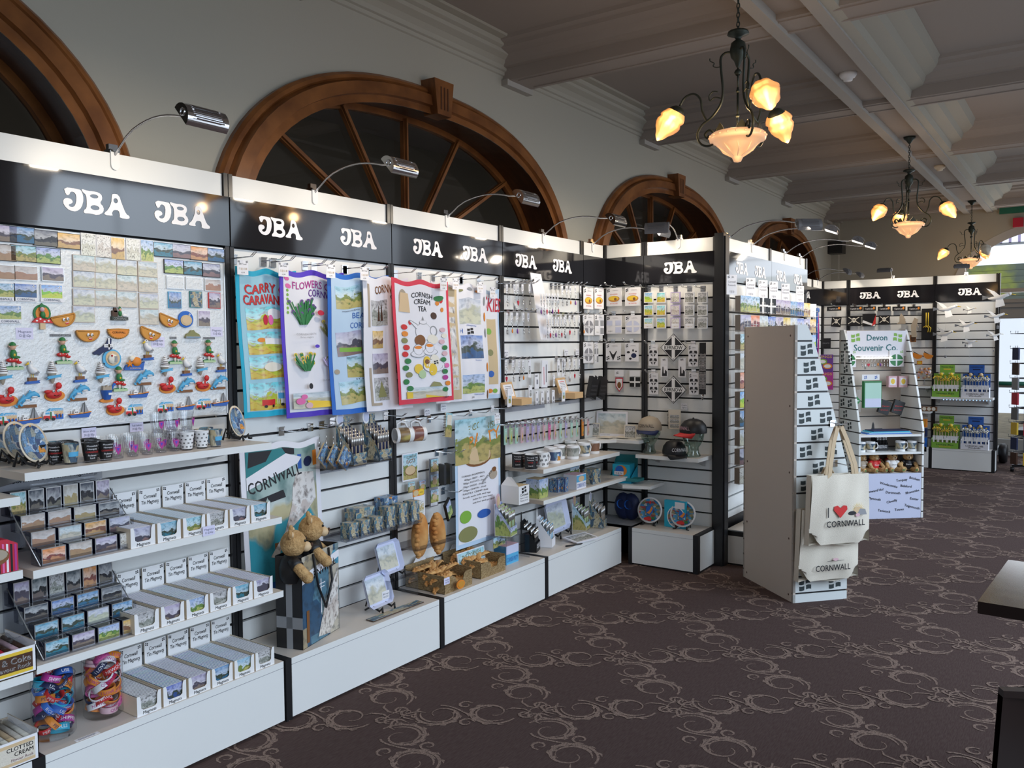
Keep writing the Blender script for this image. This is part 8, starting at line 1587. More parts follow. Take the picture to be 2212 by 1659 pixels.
# ================================================================ FREE-STANDING TOWERS
def UL(px, py, O, rz, i, val):
    M = (Matrix.Translation(O) @ Matrix.Rotation(rz, 4, 'Z')).inverted(); e = M @ EYE; q = M @ (U(px, py, Z=-5.0) if py > 760 else U(px, py, X=40.0)); t = (val-e[i])/(q[i]-e[i]); return e+(q-e)*t
def loc2w(O, rz, p): return Matrix.Translation(O) @ Matrix.Rotation(rz, 4, 'Z') @ Vector(p)
TW, TD, TH = 0.605, 0.364, 1.665
def depth_at(z): return 0.075+(TD-0.075)*min(1, max(0, (TH-z)/0.88))**0.82
def tower(label, O, rz, FR, cols, devon=False):
    r = thing('display_tower', label, 'display unit', O, rz)
    for s, y0, y1 in (('a', 0.0, 0.018), ('b', TW-0.018, TW)):
        b = MB(); q = b; zt = TH
        for k in range(17):
            zb = max(0.0, TH-0.092-0.1008*k); zt_ = TH if k == 0 else TH-0.092-0.1008*(k-1)-0.011
            if zt_ <= 0: break
            n = 4; pts = [(0.0, zb), (depth_at(zb), zb)]+[(depth_at(zb+(zt_-zb)*i/n), zb+(zt_-zb)*i/n) for i in range(1, n+1)]+[(0.0, zt_)]
            b.poly(pts, 'board_white' if s == 'a' else 'laminate', y0, y1); b.poly([(0.0, zb-0.011), (depth_at(zb)-0.004, zb-0.011), (depth_at(zb)-0.004, zb), (0.0, zb)], 'black', y0+0.006, y1)
            if s == 'a':
                for xf in FR.get(k, []): flagmark(q, xf, (zb+zt_)/2, 0.082 if not devon else 0.07, 0.062, 'flag_grey', y=y0-0.0006)
        b.build('side_panel', r)
    b = MB(); b.box(0, 0.016, 0.0, TW, 0, TH-0.004, 'board_dim_grey')
    for z in (1.60, 1.18, 0.78, 0.38, 0.04)[:5]:
        for y in (0.05, TW-0.05): b.lathe([(0, 0), (0.007, 0)], 'darkbrown', 10, M=Matrix.Translation((-0.0006, y, z)) @ Matrix.Rotation(-pi/2, 4, 'Y'))
    for k in range(7): b.box(0.016, 0.0165, 0.02, TW-0.02, 0.45+0.14*k, 0.458+0.14*k, 'black')
    b.build('back_panel', r)
    for z in (0.40, 0.585, 0.74): b = MB(); b.box(0.016, depth_at(z)-0.006, 0.018, TW-0.018, z-0.018, z, 'laminate'); b.build('shelf_board', r)
    b = MB(); b.box(TD-0.02, TD-0.004, 0.018, TW-0.018, 0.0, 0.40, 'tray_blue' if devon else 'laminate'); b.build('base_panel', r)
    b = MB(); b.box(0.085, 0.097, 0.018, TW-0.018, TH-0.24, TH-0.01, 'cloth_white'); b.build('header_panel', r)
    return r
T1, A1_ = Vector((5.039, -1.603, 0)), math.atan2(-0.244, 0.27)
tower('white free-standing tower seen from behind, printed with black flags, tote bags on its side', T1, A1_, {1: [0.077], 2: [0.098], 3: [0.115], 4: [0.128], 5: [0.07, 0.21], 6: [0.152], 7: [0.078, 0.245], 8: [0.165], 9: [0.085], 11: [0.06, 0.2], 13: [0.065], 15: [0.08, 0.28]}, None)
T2, A2_ = Vector((8.012, -1.136, 0)), radians(-139)
tower('white free-standing tower with a green flagged Devon header, farther of two', T2, A2_, {k: [0.12] if k % 2 else [0.07, 0.2] for k in range(1, 16)}, None, True)
MD = lambda x, y, z: Matrix.Translation((x, y, z)) @ Matrix.Rotation(pi/2, 4, 'Z')
r = bpy.data.objects['display_tower.001']
b = MB(); M = MD(0.0975, TW/2, TH-0.125)
b.text('Devon', 0, 0.055, 0.055, 'teal', w=0.20, M=M, bold=True); b.text('Souvenir Co.', -0.01, -0.035, 0.06, 'teal', w=0.42, M=M, bold=True); b.text('JBA', 0.22, -0.085, 0.02, 'ink', M=M); flagmark(b, -0.20, 0.055, 0.085, 0.07, 'lime', M=M); flagmark(b, 0.20, 0.055, 0.085, 0.07, 'lime', M=M, mir=True); b.build('lettering', r)
b = MB(); M = MD(TD-0.003, TW/2, 0.2)
for t, x, z, a in (('Woolacombe', -0.02, 0.10, -0.25), ('Torquay', 0.10, 0.14, 0.1), ('Brixham', 0.22, 0.15, -0.25), ('Bideford', 0.14, 0.085, -0.1), ('Westward Ho!', -0.16, 0.05, 0.15), ('Dartmouth', 0.02, 0.03, -0.1), ('Ilfracombe', 0.20, 0.035, 0.2), ('Plymouth', -0.15, -0.02, -0.15), ('Clovelly', 0.01, -0.045, 0.2), ('Exeter', 0.22, -0.03, -0.15), ('Tavistock', -0.06, -0.13, -0.15), ('Totnes', 0.08, -0.12, 0.05), ('Teignmouth', 0.20, -0.10, -0.25)):
    b.text(t, x, z, 0.022, 'ink', M=M, rot=a, bold=True)
b.build('town_names', r)
def dv(label, q, xl, w, h, L=(), m='paper', t=0.004, name='carded_gift', cat='card', g='goods hanging in the Devon tower', z=None, **k):
    p = UL(*R7(*q), T2, A2_, 0, xl); p.y = max(0.05, min(TW-0.05, p.y)); W_ = loc2w(T2, A2_, (xl, p.y, p.z if z is None else z)); return solid(name, label, cat, W_, w, h, list(L), t, m, g, A2_+pi/2, **k)
OV = [('d', 0, -0.1, 0.45, 0.36, 'green'), ('r', -0.05, 0.05, -0.46, 0.26, 'paper'), ('r', -0.45, 0.45, -0.14, -0.06, 'paper'), ('f', 0.35, 0.4, 0.2, 0.14, 'lime')]
dv('green oval flag sticker card at the left of the Devon tower', (345, 955), 0.10, 0.11, 0.15, OV); dv('green oval flag sticker card at the right of the Devon tower', (862, 950), 0.10, 0.14, 0.15, OV)
for i in range(9): W_ = loc2w(T2, A2_, (0.09, 0.17+0.03*i, UL(*R7(560, 890), T2, A2_, 0, 0.1).z)); inst('key'+KM[i % 8], keyring('charm'), W_, A2_+pi/2, 'green or silver keyring in the Devon tower row, %s from the left' % ordinal(i), 'keyrings in the Devon tower')
b = MB(); b.box(-0.17, 0.17, -0.004, 0.004, 0, 0.012, 'tube_lit'); o = b.build('light_strip', loc=loc2w(T2, A2_, (0.12, 0.27, TH-0.262)), rot=(0, 0, A2_+pi/2)); tag(o, 'bright white light strip under the Devon header', 'light')
dv('large green shirt packet with a pale header in the Devon tower', (590, 1330), 0.15, 0.165, 0.24, [('r', -0.45, 0.47, -0.42, 0.44, 'mint'), ('r', -0.45, 0.47, -0.48, -0.15, 'tray_blue')], 'green', 0.04, sides='green'); dv('white header card on top of the green shirt packet', (590, 1150), 0.155, 0.165, 0.05, [('f', -0.3, 0, 0.15, 0.5, 'blue'), ('f', 0.3, 0, 0.15, 0.5, 'blue')])
for i, x in enumerate((800, 910)): dv('pink packed soap with yellow picture, %s of two in the Devon tower' % ['left', 'right'][i], (x, 1195), 0.11, 0.08, 0.10, [('r', -0.35, 0.35, -0.3, 0.35, 'paper'), ('d', 0, 0.03, 0.25, 0.25, 'yellow')], 'rose', 0.04, sides='rose')
dv('green arrow flag sign at the left of the Devon tower', (400, 1400), 0.20, 0.10, 0.20, [('p', [(-0.4, 0.5), (0.5, 0), (-0.4, -0.5)], 'green'), ('r', -0.3, -0.12, -0.4, 0.4, 'paper'), ('p', [(-0.4, 0.08), (0.4, 0.0), (-0.4, -0.08)], 'paper'), ('t', 'VON', -0.1, 0, 0.09, 'ink', 0.5)], 'clear'); dv('white badge card beside the green arrow sign', (385, 1190), 0.10, 0.06, 0.09, [('d', 0, -0.2, 0.15, 0.12, 'crimson')])
for i, x in enumerate((725, 865)): dv('folded black bag with red lettering low in the Devon tower, %s of two' % ['left', 'right'][i], (x, 1465), 0.16, 0.10, 0.12, [('t', 'Devon', 0, z, 0.1, 'red', 0.7, 0.3) for z in (-0.2, 0.1)], 'black', 0.03, roll=0.35, sides='black')
r = thing('folded_towels', 'stack of folded blue souvenir towels on the upper Devon shelf', 'towel', loc2w(T2, A2_, (0.2, 0.33, 0.74)), A2_+pi/2); b = MB(); [b.box(-0.22+0.02*k, 0.2-0.01*k, -0.10, 0.05, 0.008*k, 0.008*k+0.007, ['royal', 'pale_cyan', 'cyan', 'navy'][k % 4]) for k in range(4)]; b.build('stack', r)
for i, y in enumerate((0.06, 0.15, 0.43, 0.54)): W_ = loc2w(T2, A2_, (0.285, y, 0.585)); inst('mugd', mug('pic_gift'), W_, A2_+pi/2, 'red rimmed view mug on the Devon tower shelf, %s from the left' % ordinal(i), 'Devon tower mugs')
W_ = loc2w(T2, A2_, (0.24, 0.29, 0.585)); inst('pen_black', None, W_, A2_+pi/2, 'black pen display between the mugs in the Devon tower', PG)
for i, (y, c, l) in enumerate([(0.08, 'tan', 'leftmost teddy bear on the Devon tower bottom shelf'), (0.20, 'red', 'teddy bear in a red jersey on the Devon tower shelf'), (0.37, 'white', 'teddy bear in a white Devon jersey on the tower shelf'), (0.52, 'black', 'teddy bear in a black jersey on the Devon tower shelf')]):
    inst('bd'+c, bear(shirt=c, name='Devon', scale=0.78), loc2w(T2, A2_, (0.255, y, 0.401)), A2_+pi/2+[0.3, 0.2, 0, -0.3][i], l, 'sitting teddy bears in the Devon tower')
for i, y in enumerate((0.13, 0.29, 0.45)): inst('bdred', bear(shirt='red', name='Devon', scale=0.78), loc2w(T2, A2_, (0.10, y, 0.401)), A2_+pi/2, 'red jersey teddy bear in the rear row of the Devon shelf, %s' % ordinal(i), 'rear row teddy bears in the Devon tower')
# tote bags
def tote(label, y, ztop, xc, w, h, txt=True, hk=0.28):
    p = loc2w(T1, A1_, (xc, y, 0)); r = thing('tote_bag', label, 'bag', (p.x, p.y, ztop), A1_+0.04, 'canvas tote bags on the tower')
    b = MB(); n = 16
    for s, yy in ((1, 0.0), (-1, 0.045)):
        def fn(u, v):
            X = (u-0.5)*w*(1.0+0.07*(1-v)); Z = -h*(1-v); cnr = max(0, 0.16-min(u, 1-u))*max(0, 0.16-v)*8
            return (X, (yy if s < 0 else yy-0.028*sin(pi*u)*sin(pi*v)-0.006*sin(9*u+3*v)*(1-v)-0.004*sin(17*u-6*v))*1.0+(-0.01*v if s > 0 else 0), Z+cnr*0.5)
        b.grid(fn, n, n, 'canvas')
    b.grid(lambda u, v: ((u-0.5)*w*1.07, 0.045*v, -h+0.012*sin(u*8)), 12, 2, 'canvas'); b.grid(lambda u, v: (-w/2-0.035*w*v, 0.045*u, -h*v), 2, 6, 'canvas'); b.grid(lambda u, v: (w/2+0.035*w*v, 0.045*u, -h*v), 2, 6, 'canvas')
    o = b.build('body', r)
    for yy, dx in ((-0.008, 0.0), (0.04, 0.015)):
        q = MB(); P = [(-0.075+dx, yy, -0.02), (-0.07+dx, yy, 0.05), (-0.04+dx, yy+0.01, hk*0.7), (-0.012, yy*0.3+0.01, hk), (0.012, yy*0.3+0.01, hk), (0.05+dx, yy+0.01, hk*0.7), (0.10+dx, yy, 0.05), (0.11+dx, yy, -0.02)]
        for a_, c_2 in zip(P, P[1:]): q.bar(a_, c_2, 0.026, 0.003, 'strap')
        q.build('strap', r)
    q = MB(); L = [('t', 'I', -0.28, -0.08, 0.15, 'ink', 0.03), ('p', [(-0.06, -0.17), (0.06, -0.05), (0.05, 0.0), (-0.01, 0.01), (-0.06, -0.03), (-0.11, 0.01), (-0.17, 0.0), (-0.18, -0.05)], 'red'), ('t', 'CORNWALL', 0.03, -0.25, 0.09, 'ink', 0.68, 0.0, 1)]+[('p', [(0.25+0.06*cos(a), -0.06+0.05*sin(a)), (0.25+0.13*cos(a+0.06), -0.06+0.11*sin(a+0.06)), (0.25+0.06*cos(a+0.14), -0.06+0.05*sin(a+0.14))], 'yellow') for a in np.linspace(0, pi, 11)]+[('d', 0.25, -0.07, 0.08, 0.05, 'wheat'), ('p', [(0.22, -0.14), (0.40, -0.14), (0.37, -0.06), (0.28, -0.05)], 'grey'), ('d', 0.14, -0.11, 0.07, 0.03, 'ink'), ('d', 0.24, -0.14, 0.04, 0.025, 'rose')]
    if not txt: L = [('t', 'CORNWALL', 0.0, -0.25, 0.085, 'ink', 0.62, 0.0, 1), ('r', -0.1, 0.2, -0.16, -0.155, 'ink'), ('d', 0.05, -0.14, 0.05, 0.02, 'rose')]
    prims(q, L, w, h, -0.034, Matrix.Translation((0.005, 0, -h*0.5+(0.06*h if txt else -0.06*h)))); q.build('print', r); return r
pa = UL(*R6(890, 545), T1, A1_, 1, -0.13); pb2 = UL(*R6(860, 1050), T1, A1_, 1, -0.10)
tote('cream tote bag printed I love Cornwall with a red heart, front and upper one', -0.13, pa.z, pa.x-0.005, 0.385, 0.41)
tote('cream Cornwall tote bag hanging lower, partly behind the heart one', -0.065, pa.z-0.21, pa.x-0.03, 0.385, 0.43, False, 0.24)
hk1 = loc2w(T1, A1_, (0.25, -0.002, pa.z+0.30)); hook(hk1, 'chrome hook carrying the front tote bag, with a lilac label', A1_); hook(loc2w(T1, A1_, (0.27, -0.002, pa.z+0.06)), 'chrome hook carrying the lower tote bag', A1_)
# ================================================================ FAR WALL GOODS
def fw(label, q, w, h, L=(), m='black', t=0.006, name='toy_pack', cat='toy', g='pirate toys on the far wall', X=XB2-0.05, **k): return solid(name, label, cat, U(*R7(*q), X=X), w, h, list(L), t, m, g, R90, **k)
SK = [('d', 0, 0.1, 0.16, 0.2, 'bone'), ('r', -0.08, 0.08, -0.15, -0.02, 'bone'), ('p', [(-0.4, -0.3), (0.4, 0.35), (0.36, 0.4), (-0.42, -0.24)], 'bone'), ('p', [(0.4, -0.3), (-0.4, 0.35), (-0.36, 0.4), (0.42, -0.24)], 'bone'), ('d', -0.06, 0.1, 0.04, 0.06, 'ink'), ('d', 0.06, 0.1, 0.04, 0.06, 'ink')]
for i, x in enumerate((205, 430, 580, 735, 890, 1050)): fw('black header card of a pirate toy, %s along the top of the far bay' % ordinal(i), (x, 425), 0.15 if i > 1 else 0.18, 0.055, [('t', 'Captain Jack', 0, 0, 0.35, 'letter_white', 0.7), ('d', 0.35, 0.1, 0.08, 0.3, 'orange')], g='pirate header cards'); hook(U(*R7(x, 385), X=XB2-0.001), 'chrome hook over the %s pirate header card' % ordinal(i), R90, 'far wall hooks')
fw('black pirate bandana pack, leftmost on the far wall', (228, 565), 0.12, 0.13, SK, roll=0.1); fw('wide black pirate hat pack, second from the left', (415, 555), 0.17, 0.13, SK); fw('black hat with red and white trim', (575, 545), 0.16, 0.16, [('p', [(-0.5, -0.2), (0.4, -0.5), (0.5, -0.4), (-0.45, 0.0)], 'white'), ('p', [(0.2, -0.5), (0.5, -0.3), (0.5, 0.4)], 'red')]); fw('black skull and crossbones flag pack', (735, 545), 0.13, 0.12, SK)
for i, x in enumerate((915, 1055)):
    r = thing('toy_pistol', 'brown toy flintlock pistol in a clear bag, %s of two' % ['left', 'right'][i], 'toy', U(*R7(x, 560 if i == 0 else 640), X=XB2-0.05), R90); b = MB(); b.poly([(-0.05, -0.03), (0.05, -0.03), (0.05, 0.0), (0.03, 0.06), (0.0, 0.10), (-0.02, 0.06), (-0.02, 0.0)] if i == 0 else [(-0.03, -0.10), (0.03, -0.10), (0.02, 0.0), (0.04, 0.12), (0.0, 0.14), (-0.04, 0.04)], 'tan', -0.015, 0); b.tube([(0.02, -0.01, 0.05), (0.045, -0.01, 0.03), (0.04, -0.01, -0.01)], 0.005, 'tan', 6); b.build('body', r)
r = thing('toy_swords', 'gold toy swords on a tall black card', 'toy', U(*R7(1190, 570), X=XB2-0.05), R90); b = MB(); b.box(-0.065, 0.065, 0, 0.005, -0.21, 0.17, 'black'); b.box(-0.065, 0.065, -0.001, 0, 0.13, 0.17, 'black'); b.build('card', r)
for x in (-0.012, 0.012): b = MB(); b.tube([(x, -0.01, 0.12), (x, -0.01, -0.04)], 0.006, 'yellow', 6); b.tube([(x-0.03, -0.01, -0.06), (x, -0.015, -0.04), (x+0.03, -0.01, -0.07), (x+0.02, -0.01, -0.12)], 0.006, 'yellow', 6); b.build('sword', r)
fw('brown dangling toy monkey or rope in a clear bag beside the swords', (1040, 740), 0.07, 0.09, [('d', 0, 0, 0.4, 0.4, 'darkbrown')], 'brown'); fw('black packaged pirate item low behind the Devon tower', (120, 790), 0.12, 0.13, [('t', 'PIRATE', 0, 0, 0.12, 'ink_grey', 0.7)])
for i, x in enumerate((1090, 1203)): r = thing('plush_pasty', 'small orange half-moon plush pasty with black zip, %s of two on the far wall' % ['left', 'right'][i], 'plush toy', U(*R7(x, 905), X=XB2-0.07), R90, 'far wall plush pasties'); b = MB(); b.poly([(0.055*cos(t), 0.06*sin(t)) for t in np.linspace(pi*0.9, pi*1.9, 14)], 'orange', -0.02, 0.02); b.tube([(-0.05, 0, 0.03), (0.045, 0, -0.03)], 0.005, 'black', 5); b.build('body', r)
fw('little orange pasty toy above the bag of shells', (1110, 995), 0.06, 0.045, [('d', 0, 0, 0.4, 0.35, 'yellow')], 'orange', 0.02, sides='orange', g='odd toys on the far wall')
r = thing('shell_bag', 'round clear bag of pale sweets on a small stand on the far wall', 'sweets', U(*R7(1155, 1235), X=XB2-0.09), R90)
b = MB(); b.ball((0, 0, 0.15), (0.095, 0.05, 0.085), 'clear', 14); b.lathe([(0.05, 0.0), (0.015, 0.01), (0.012, 0.07)], 'clear_tint', 12); b.build('bag', r); b = MB(); rnd = random.Random(3)
for i in range(40): b.ball((rnd.uniform(-.075, .075)*0.9, rnd.uniform(-.03, .03), 0.15+rnd.uniform(-.06, .06)), 0.014, ['wheat', 'orange', 'rose'][i % 3], 6)
o = b.build('sweets', r); o['kind'] = 'stuff'
for z_, y_ in ((1245, 'upper'), (1512, 'lower')): zz = U(*R7(1180, z_), X=XB2-0.2).z; shelf('short white far shelf beside the windmill displays, %s one' % y_, XB2, -1.03, zz, 0.38, 0.2, R90)
fw('row of small fluffy animals on the lower short far shelf', (1190, 1480), 0.22, 0.05, [('d', x, 0, 0.1, 0.45, 'bone') for x in (-0.35, -0.12, 0.12, 0.35)], 'brown', 0.05, g='odd toys on the far wall', X=XB2-0.12)
for i, (y, c) in enumerate([(905, 'orange'), (925, 'navy'), (945, 'royal'), (957, 'blue')]): solid('toy_box', 'small bright toy box stacked on the far plinth, %s from the top' % ordinal(i), 'toy box', U(1994, y+8, X=XB2-0.12), 0.10, 0.10, [('d', 0, 0, 0.3, 0.35, 'yellow')], 0.08, c, 'stacked toy boxes on the far wall', R90, sides=c)
# hanging gulls
def gull_mobile():
    r = thing('hanging_gull', '', 'ornament'); b = MB(); b.tube([(-0.10, 0, 0.0), (-0.05, 0, 0.0), (0, 0, 0.008), (0.05, 0, 0.035), (0.085, 0, 0.05)], [0.006, 0.022, 0.026, 0.018, 0.016], 'white', 8); b.ball((0.09, 0, 0.052), 0.018, 'white', 8); b.poly([(-0.08, 0.01), (-0.15, 0.03), (-0.15, -0.015)], 'grey', -0.003, 0.003); b.build('body', r)
    w = MB(); w.add([(0.03, 0, 0.01), (-0.03, 0, 0.01), (-0.13, 0.10, 0.085), (-0.05, 0.07, 0.06), (0.03, 0, 0.01), (-0.03, 0, 0.01), (-0.02, -0.11, -0.07), (0.06, -0.08, -0.05)], [(0, 1, 2, 3), (4, 7, 6, 5)], 'white'); w.add([(-0.13, 0.10, 0.0855), (-0.09, 0.06, 0.057), (-0.07, 0.06, 0.053), (-0.02, -0.11, -0.0695), (0.02, -0.07, -0.045), (0.0, -0.06, -0.035)], [(0, 1, 2), (3, 4, 5)], 'grey'); w.build('wings', r)
    k = MB(); k.tube([(0.10, 0, 0.05), (0.145, 0, 0.042)], [0.008, 0.003], 'yellow', 6); k.build('beak', r); s = MB(); s.tube([(0, 0, 0.02), (0, 0, -0.28)], 0.001, 'white', 4); s.box(-0.01, 0.01, -0.01, 0.01, -0.31, -0.28, 'grey'); s.build('string', r); return r
for i, (x, y, k, l) in enumerate([(1400, 440, 1.0, 'large, nearest the swords'), (1950, 320, 1.15, 'highest and largest, crossing the end post'), (1640, 440, 0.5, 'small grey one in the upper middle'), (1915, 515, 0.8, 'below the largest one'), (1600, 610, 0.8, 'in the middle'), (1375, 705, 0.9, 'lower left'), (1905, 715, 0.6, 'dark, lower right'), (1640, 790, 0.55, 'lowest, facing away')]):
    o = inst('gullm', gull_mobile, U(*R7(x, y), X=XB2-0.25), R90+(0.3 if i != 7 else 1.6), 'white hanging gull mobile, '+l, 'hanging gull mobiles', rot=(0.25, 0.05, R90+0.2-0.2*(i % 3))); o.scale = (k, k, k)
# windmill displays
def windmill_box(green):
    def f():
        r = thing('windmill_display', '', 'display box'); c, f_ = ('lime', 'lime') if green else ('blue', 'cloth_white'); b = MB(); w = 0.29
        b.box(-w/2, w/2, -0.003, 0, 0, 0.072, f_); b.box(-w/2, w/2, -0.004, 0.0, 0.10, 0.108, 'white')
        for k in range(6): x = -w/2+0.025+k*0.048; b.poly([(x-0.008, 0.07), (x+0.008, 0.07), (x+0.008, 0.122), (x, 0.13), (x-0.008, 0.122)], 'white', -0.005, -0.003)
        b.box(-w/2, w/2, 0.13, 0.134, 0, 0.28, c); b.box(-w*0.28, w*0.28, 0.13, 0.134, 0.28, 0.385, c); b.box(-w/2, -w/2+0.003, 0, 0.13, 0, 0.12, f_); b.box(w/2-0.003, w/2, 0, 0.13, 0, 0.12, f_); b.box(-w/2, w/2, 0, 0.13, 0, 0.003, f_); b.build('carton', r)
        t = MB(); t.text('Honey Bee' if green else 'CORNWALL BEE', 0, 0.045, 0.02, 'ink', y=-0.0045, w=0.19); t.text('Windmills', 0, 0.022, 0.018, 'ink' if not green else 'yellow', y=-0.0045, w=0.13); t.text('Honey Bee' if green else 'CORNWALL BEE', 0, 0.36, 0.016, 'ink', y=0.129, w=0.13); t.box(-0.04, 0.04, 0.128, 0.129, 0.325, 0.338, 'yellow' if green else 'navy')
        for k in range(6): t.disc(-0.11+0.044*k, 0.25, 0.010, 0.010, 'yellow', 0.128)
        t.build('print', r)
        s = MB(); rnd = random.Random(5)
        for j in range(3):
            for i in range(9):
                x = -w/2+0.02+i*0.031+rnd.uniform(-.004, .004); y = 0.025+0.035*j; z = 0.20+rnd.uniform(0, 0.035); s.tube([(x, y, 0.004), (x, y, z)], 0.0025, 'sand' if green else 'grey', 4); s.box(x-0.012, x+0.012, y-0.002, y-0.001, 0.10, 0.145, 'paper')
                for a in range(4): s.ball((x+0.011*cos(a*pi/2+i), y-0.006, z+0.011*sin(a*pi/2+i)), 0.008, ('yellow' if (a+i) % 3 else 'olive') if green else ('bone' if (a+i) % 3 else 'grey'), 5)
        for k in range(2): s.ball((-0.06+0.11*k, 0.10, 0.27), 0.022, 'yellow' if green else 'wheat', 8); s.box(-0.09+0.11*k, -0.03+0.11*k, 0.10, 0.102, 0.275, 0.29, 'ink' if not green else 'bone')
        o = s.build('windmills', r); o['kind'] = 'stuff'; return r
    return f
zw = U(*R7(1600, 1365), X=XB2-0.22).z
shelf('white far shelf of bee windmill displays with blue lights under its edge', XB2, -1.42, zw, 0.655, 0.24, R90)
for i, (y, g_) in enumerate(((-1.575, True), (-1.89, False))):
    inst('wm%d' % g_, windmill_box(g_), (XB2-0.22, y, zw), R90, '%s bee windmill display on the upper far shelf' % ['green', 'white and blue'][i], 'windmill displays'); inst('wm%d' % g_, None, (XB2-0.20, y, PZ), R90, '%s bee windmill display on the far plinth' % ['green', 'white and blue'][i], 'windmill displays')
b = MB(); mat('led_blue', (0.2, 0.4, 0.9), 0.5, emit=(0.35, 0.6, 1.0), es=3.5); [b.ball((XB2-0.241, -1.56-0.035*i, zw-0.03), 0.006, 'led_blue', 6) for i in range(15)]; o = b.build('led_strip'); tag(o, 'string of little blue lights under the far windmill shelf edge', 'lights')
# far corner ribbons and ring toss
r = thing('ribbon_whip', 'blue and magenta ribbon streamer toy hanging in the far corner', 'toy', U(1766, 670, Y=-0.11)); b = MB(); b.ball((0, 0, 0), (0.04, 0.03, 0.035), 'royal', 8); b.build('knot', r)
for i, (dx, c, L_) in enumerate([(-0.03, 'royal', 0.35), (0.02, 'mag', 0.6), (0.04, 'mag', 0.7), (-0.02, 'blue', 0.75)]): b = MB(); b.tube([(0, 0, 0), (dx, 0, -L_*0.3), (dx*1.6, 0, -L_*0.6), (dx*0.5, 0, -L_)], [0.012, 0.012, 0.008, 0.005], c, 5); b.build('ribbon', r)
for i, (y, c) in enumerate(((785, 'purple'), (822, 'mag'))): solid('ring_toss_pack', 'purple ring toss game pack in the far corner, %s one' % ['upper', 'lower'][i], 'toy', U(1781, y, X=XB2-0.02), 0.22, 0.235, [('d', -0.1, 0.1, 0.28, 0.16, 'lime'), ('d', -0.1, 0.1, 0.2, 0.1, 'paper'), ('d', 0.2, -0.15, 0.28, 0.16, 'orange'), ('d', 0.2, -0.15, 0.2, 0.1, 'paper'), ('t', 'RINGS', 0.05, 0.38, 0.14, 'yellow', 0.8)], 0.02, c, 'ring toss packs', R90, sides=c)
# ================================================================ TABLE, CHAIRS, SPINNER, WHEELS AT THE RIGHT EDGE
a = U(2112, 1299, Z=0.75); c = U(2178, 1209, Z=0.75); r = thing('dining_table', 'dark wooden table corner with worn shiny top at the right edge', 'table', (a.x, a.y, 0))
L_ = 0.85; ang = math.atan2(c.y-a.y, c.x-a.x); r.rotation_euler = (0, 0, ang); LT = (c-a).length
b = MB(); b.box(0, LT, -0.80, 0, 0.712, 0.75, 'dark_wood', top='tabletop'); b.build('top', r)
for x, y in ((0.05, -0.05), (LT-0.05, -0.05), (0.05, -0.75), (LT-0.05, -0.75)): b = MB(); b.box(x-0.025, x+0.025, y-0.025, y+0.025, 0, 0.712, 'dark_wood'); b.build('leg', r) if y < -0.5 else None
b = MB(); b.box(LT/2-0.03, LT/2+0.03, -0.75, -0.69, 0, 0.712, 'dark_wood'); b.build('pedestal', r)
p = U(2140, 1502, Z=0.86); r = thing('dining_chair', 'dark wooden chair back at the bottom right corner', 'chair', (p.x+0.02, p.y-0.02, 0), radians(-62)); b = MB()
b.grid(lambda u, v: (0.42*u, 0.03*sin(pi*u)+0.05*(1-v), 0.46+0.40*v+0.012*sin(pi*u)*v), 8, 6, 'dark_wood'); b.grid(lambda u, v: (0.42*u, 0.022+0.03*sin(pi*u)+0.05*(1-v), 0.46+0.40*v+0.012*sin(pi*u)*v), 8, 6, 'dark_wood'); b.bar((0, 0.01, 0.86), (0.42, 0.01, 0.86), 0.022, 0.014, 'dark_wood'); b.build('backrest', r)
b = MB(); b.box(0, 0.42, -0.42, 0.05, 0.42, 0.46, 'dark_wood'); b.build('seat', r)
for x, y in ((0.02, 0.04), (0.40, 0.04), (0.02, -0.40), (0.40, -0.40)): b = MB(); b.tube([(x, y, 0.44), (x, y*1.1, 0)], [0.02, 0.014], 'dark_wood', 8); b.build('leg', r)
p = U(2198, 1020, Z=0.0); r = thing('office_chair', 'black five-star castor base of an office chair at the far right edge', 'chair', (p.x, p.y-0.22, 0))
b = MB(); [b.bar((0, 0, 0.10), (0.28*cos(t), 0.28*sin(t), 0.07), 0.05, 0.03, 'black_plastic') for t in np.linspace(0.2, 0.2+2*pi, 6)[:5]]; b.tube([(0, 0, 0.08), (0, 0, 0.45)], 0.03, 'black_plastic', 10); b.build('star_base', r); b = MB(); b.box(-0.22, 0.22, -0.22, 0.22, 0.45, 0.52, 'black'); b.build('seat', r)
for t in np.linspace(0.2, 0.2+2*pi, 6)[:5]: b = MB(); b.lathe([(0.001, -0.02), (0.03, -0.018), (0.03, 0.018), (0.001, 0.02)], 'black', 12, M=Matrix.Translation((0.28*cos(t), 0.28*sin(t), 0.031)) @ Matrix.Rotation(pi/2, 4, 'X')); b.build('castor', r)
p = U(2168, 958, Z=0.0); r = thing('trolley', 'black-wheeled trolley partly hidden behind the last far bay', 'trolley', (12.3, p.y, 0)); p = U(2168, 940, X=12.3); r.location.y = p.y
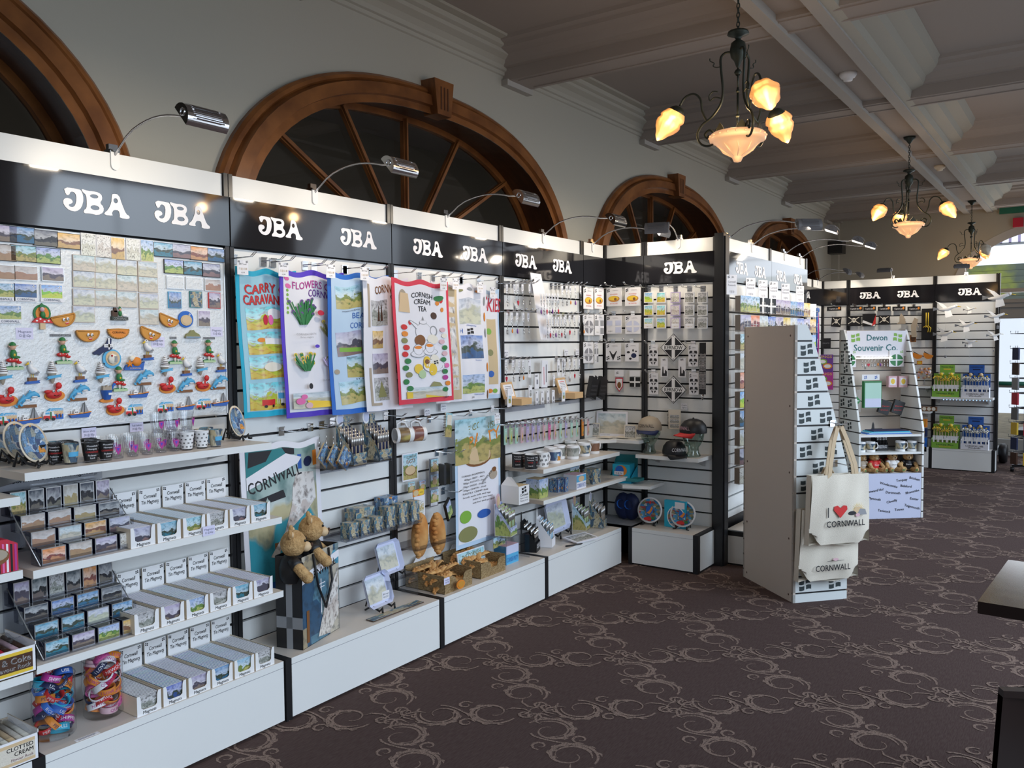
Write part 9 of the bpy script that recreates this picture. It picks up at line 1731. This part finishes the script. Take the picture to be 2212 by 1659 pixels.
for dy in (0.0, 0.45): b = MB(); b.lathe([(0.02, -0.04), (0.11, -0.045), (0.125, -0.02), (0.125, 0.02), (0.11, 0.045), (0.02, 0.04)], 'black', 20, M=Matrix.Translation((0, dy, 0.126)) @ Matrix.Rotation(pi/2, 4, 'X') @ Matrix.Rotation(0, 4, 'Z')); b.build('wheel', r)
b = MB(); b.box(-0.2, 0.2, 0.05, 0.40, 0.12, 0.2, 'grey'); b.build('deck', r)
p = U(2192, 960, Z=0.0); r = thing('spinner_rack', 'black wire spinner rack of packets at the right edge', 'rack', (10.6, U(2200, 800, X=10.6).y-0.12, 0)); b = MB(); b.tube([(0, 0, 0), (0, 0, 1.75)], 0.02, 'black_plastic', 8); b.lathe([(0.02, 0.03), (0.05, 0.0)], 'black', 12)
for k in range(9): b.tube([(0.16*cos(t), 0.16*sin(t), 0.35+0.16*k) for t in np.linspace(0, 2*pi, 13)], 0.004, 'black_plastic', 4, caps=False); [b.tube([(0.02*cos(t), 0.02*sin(t), 0.35+0.16*k), (0.20*cos(t), 0.20*sin(t), 0.35+0.16*k), (0.20*cos(t), 0.20*sin(t), 0.38+0.16*k)], 0.003, 'black_plastic', 4) for t in np.linspace(0, 2*pi, 9)[:8]]
b.build('frame', r)
for k in range(8):
    for t in (2.4, 3.1, 3.8): b = MB(); b.box(-0.04, 0.04, -0.02, 0, -0.13, 0, ['grey', 'darkbrown', 'navy', 'yellow', 'lamp_grey', 'crimson'][(k+int(t*3)) % 6]); o = b.build('packet', loc=(r.location.x+0.19*cos(t), r.location.y+0.19*sin(t), 0.36+0.16*k), rot=(0, 0, t+pi/2)); tag(o, 'small packet on the black spinner rack, %s tier from the bottom, %s one' % (ordinal(k), {2.4: 'left', 3.1: 'middle', 3.8: 'right'}[t]), 'packet', 'packets on the spinner rack')
b = MB(); b.tube([(12.9, U(2118, 700, X=12.9).y, 0), (12.9, U(2118, 700, X=12.9).y, 1.75)], 0.03, 'lamp_grey', 8); o = b.build('door_post'); tag(o, 'dark grey pole beside the glazed end door', 'post')
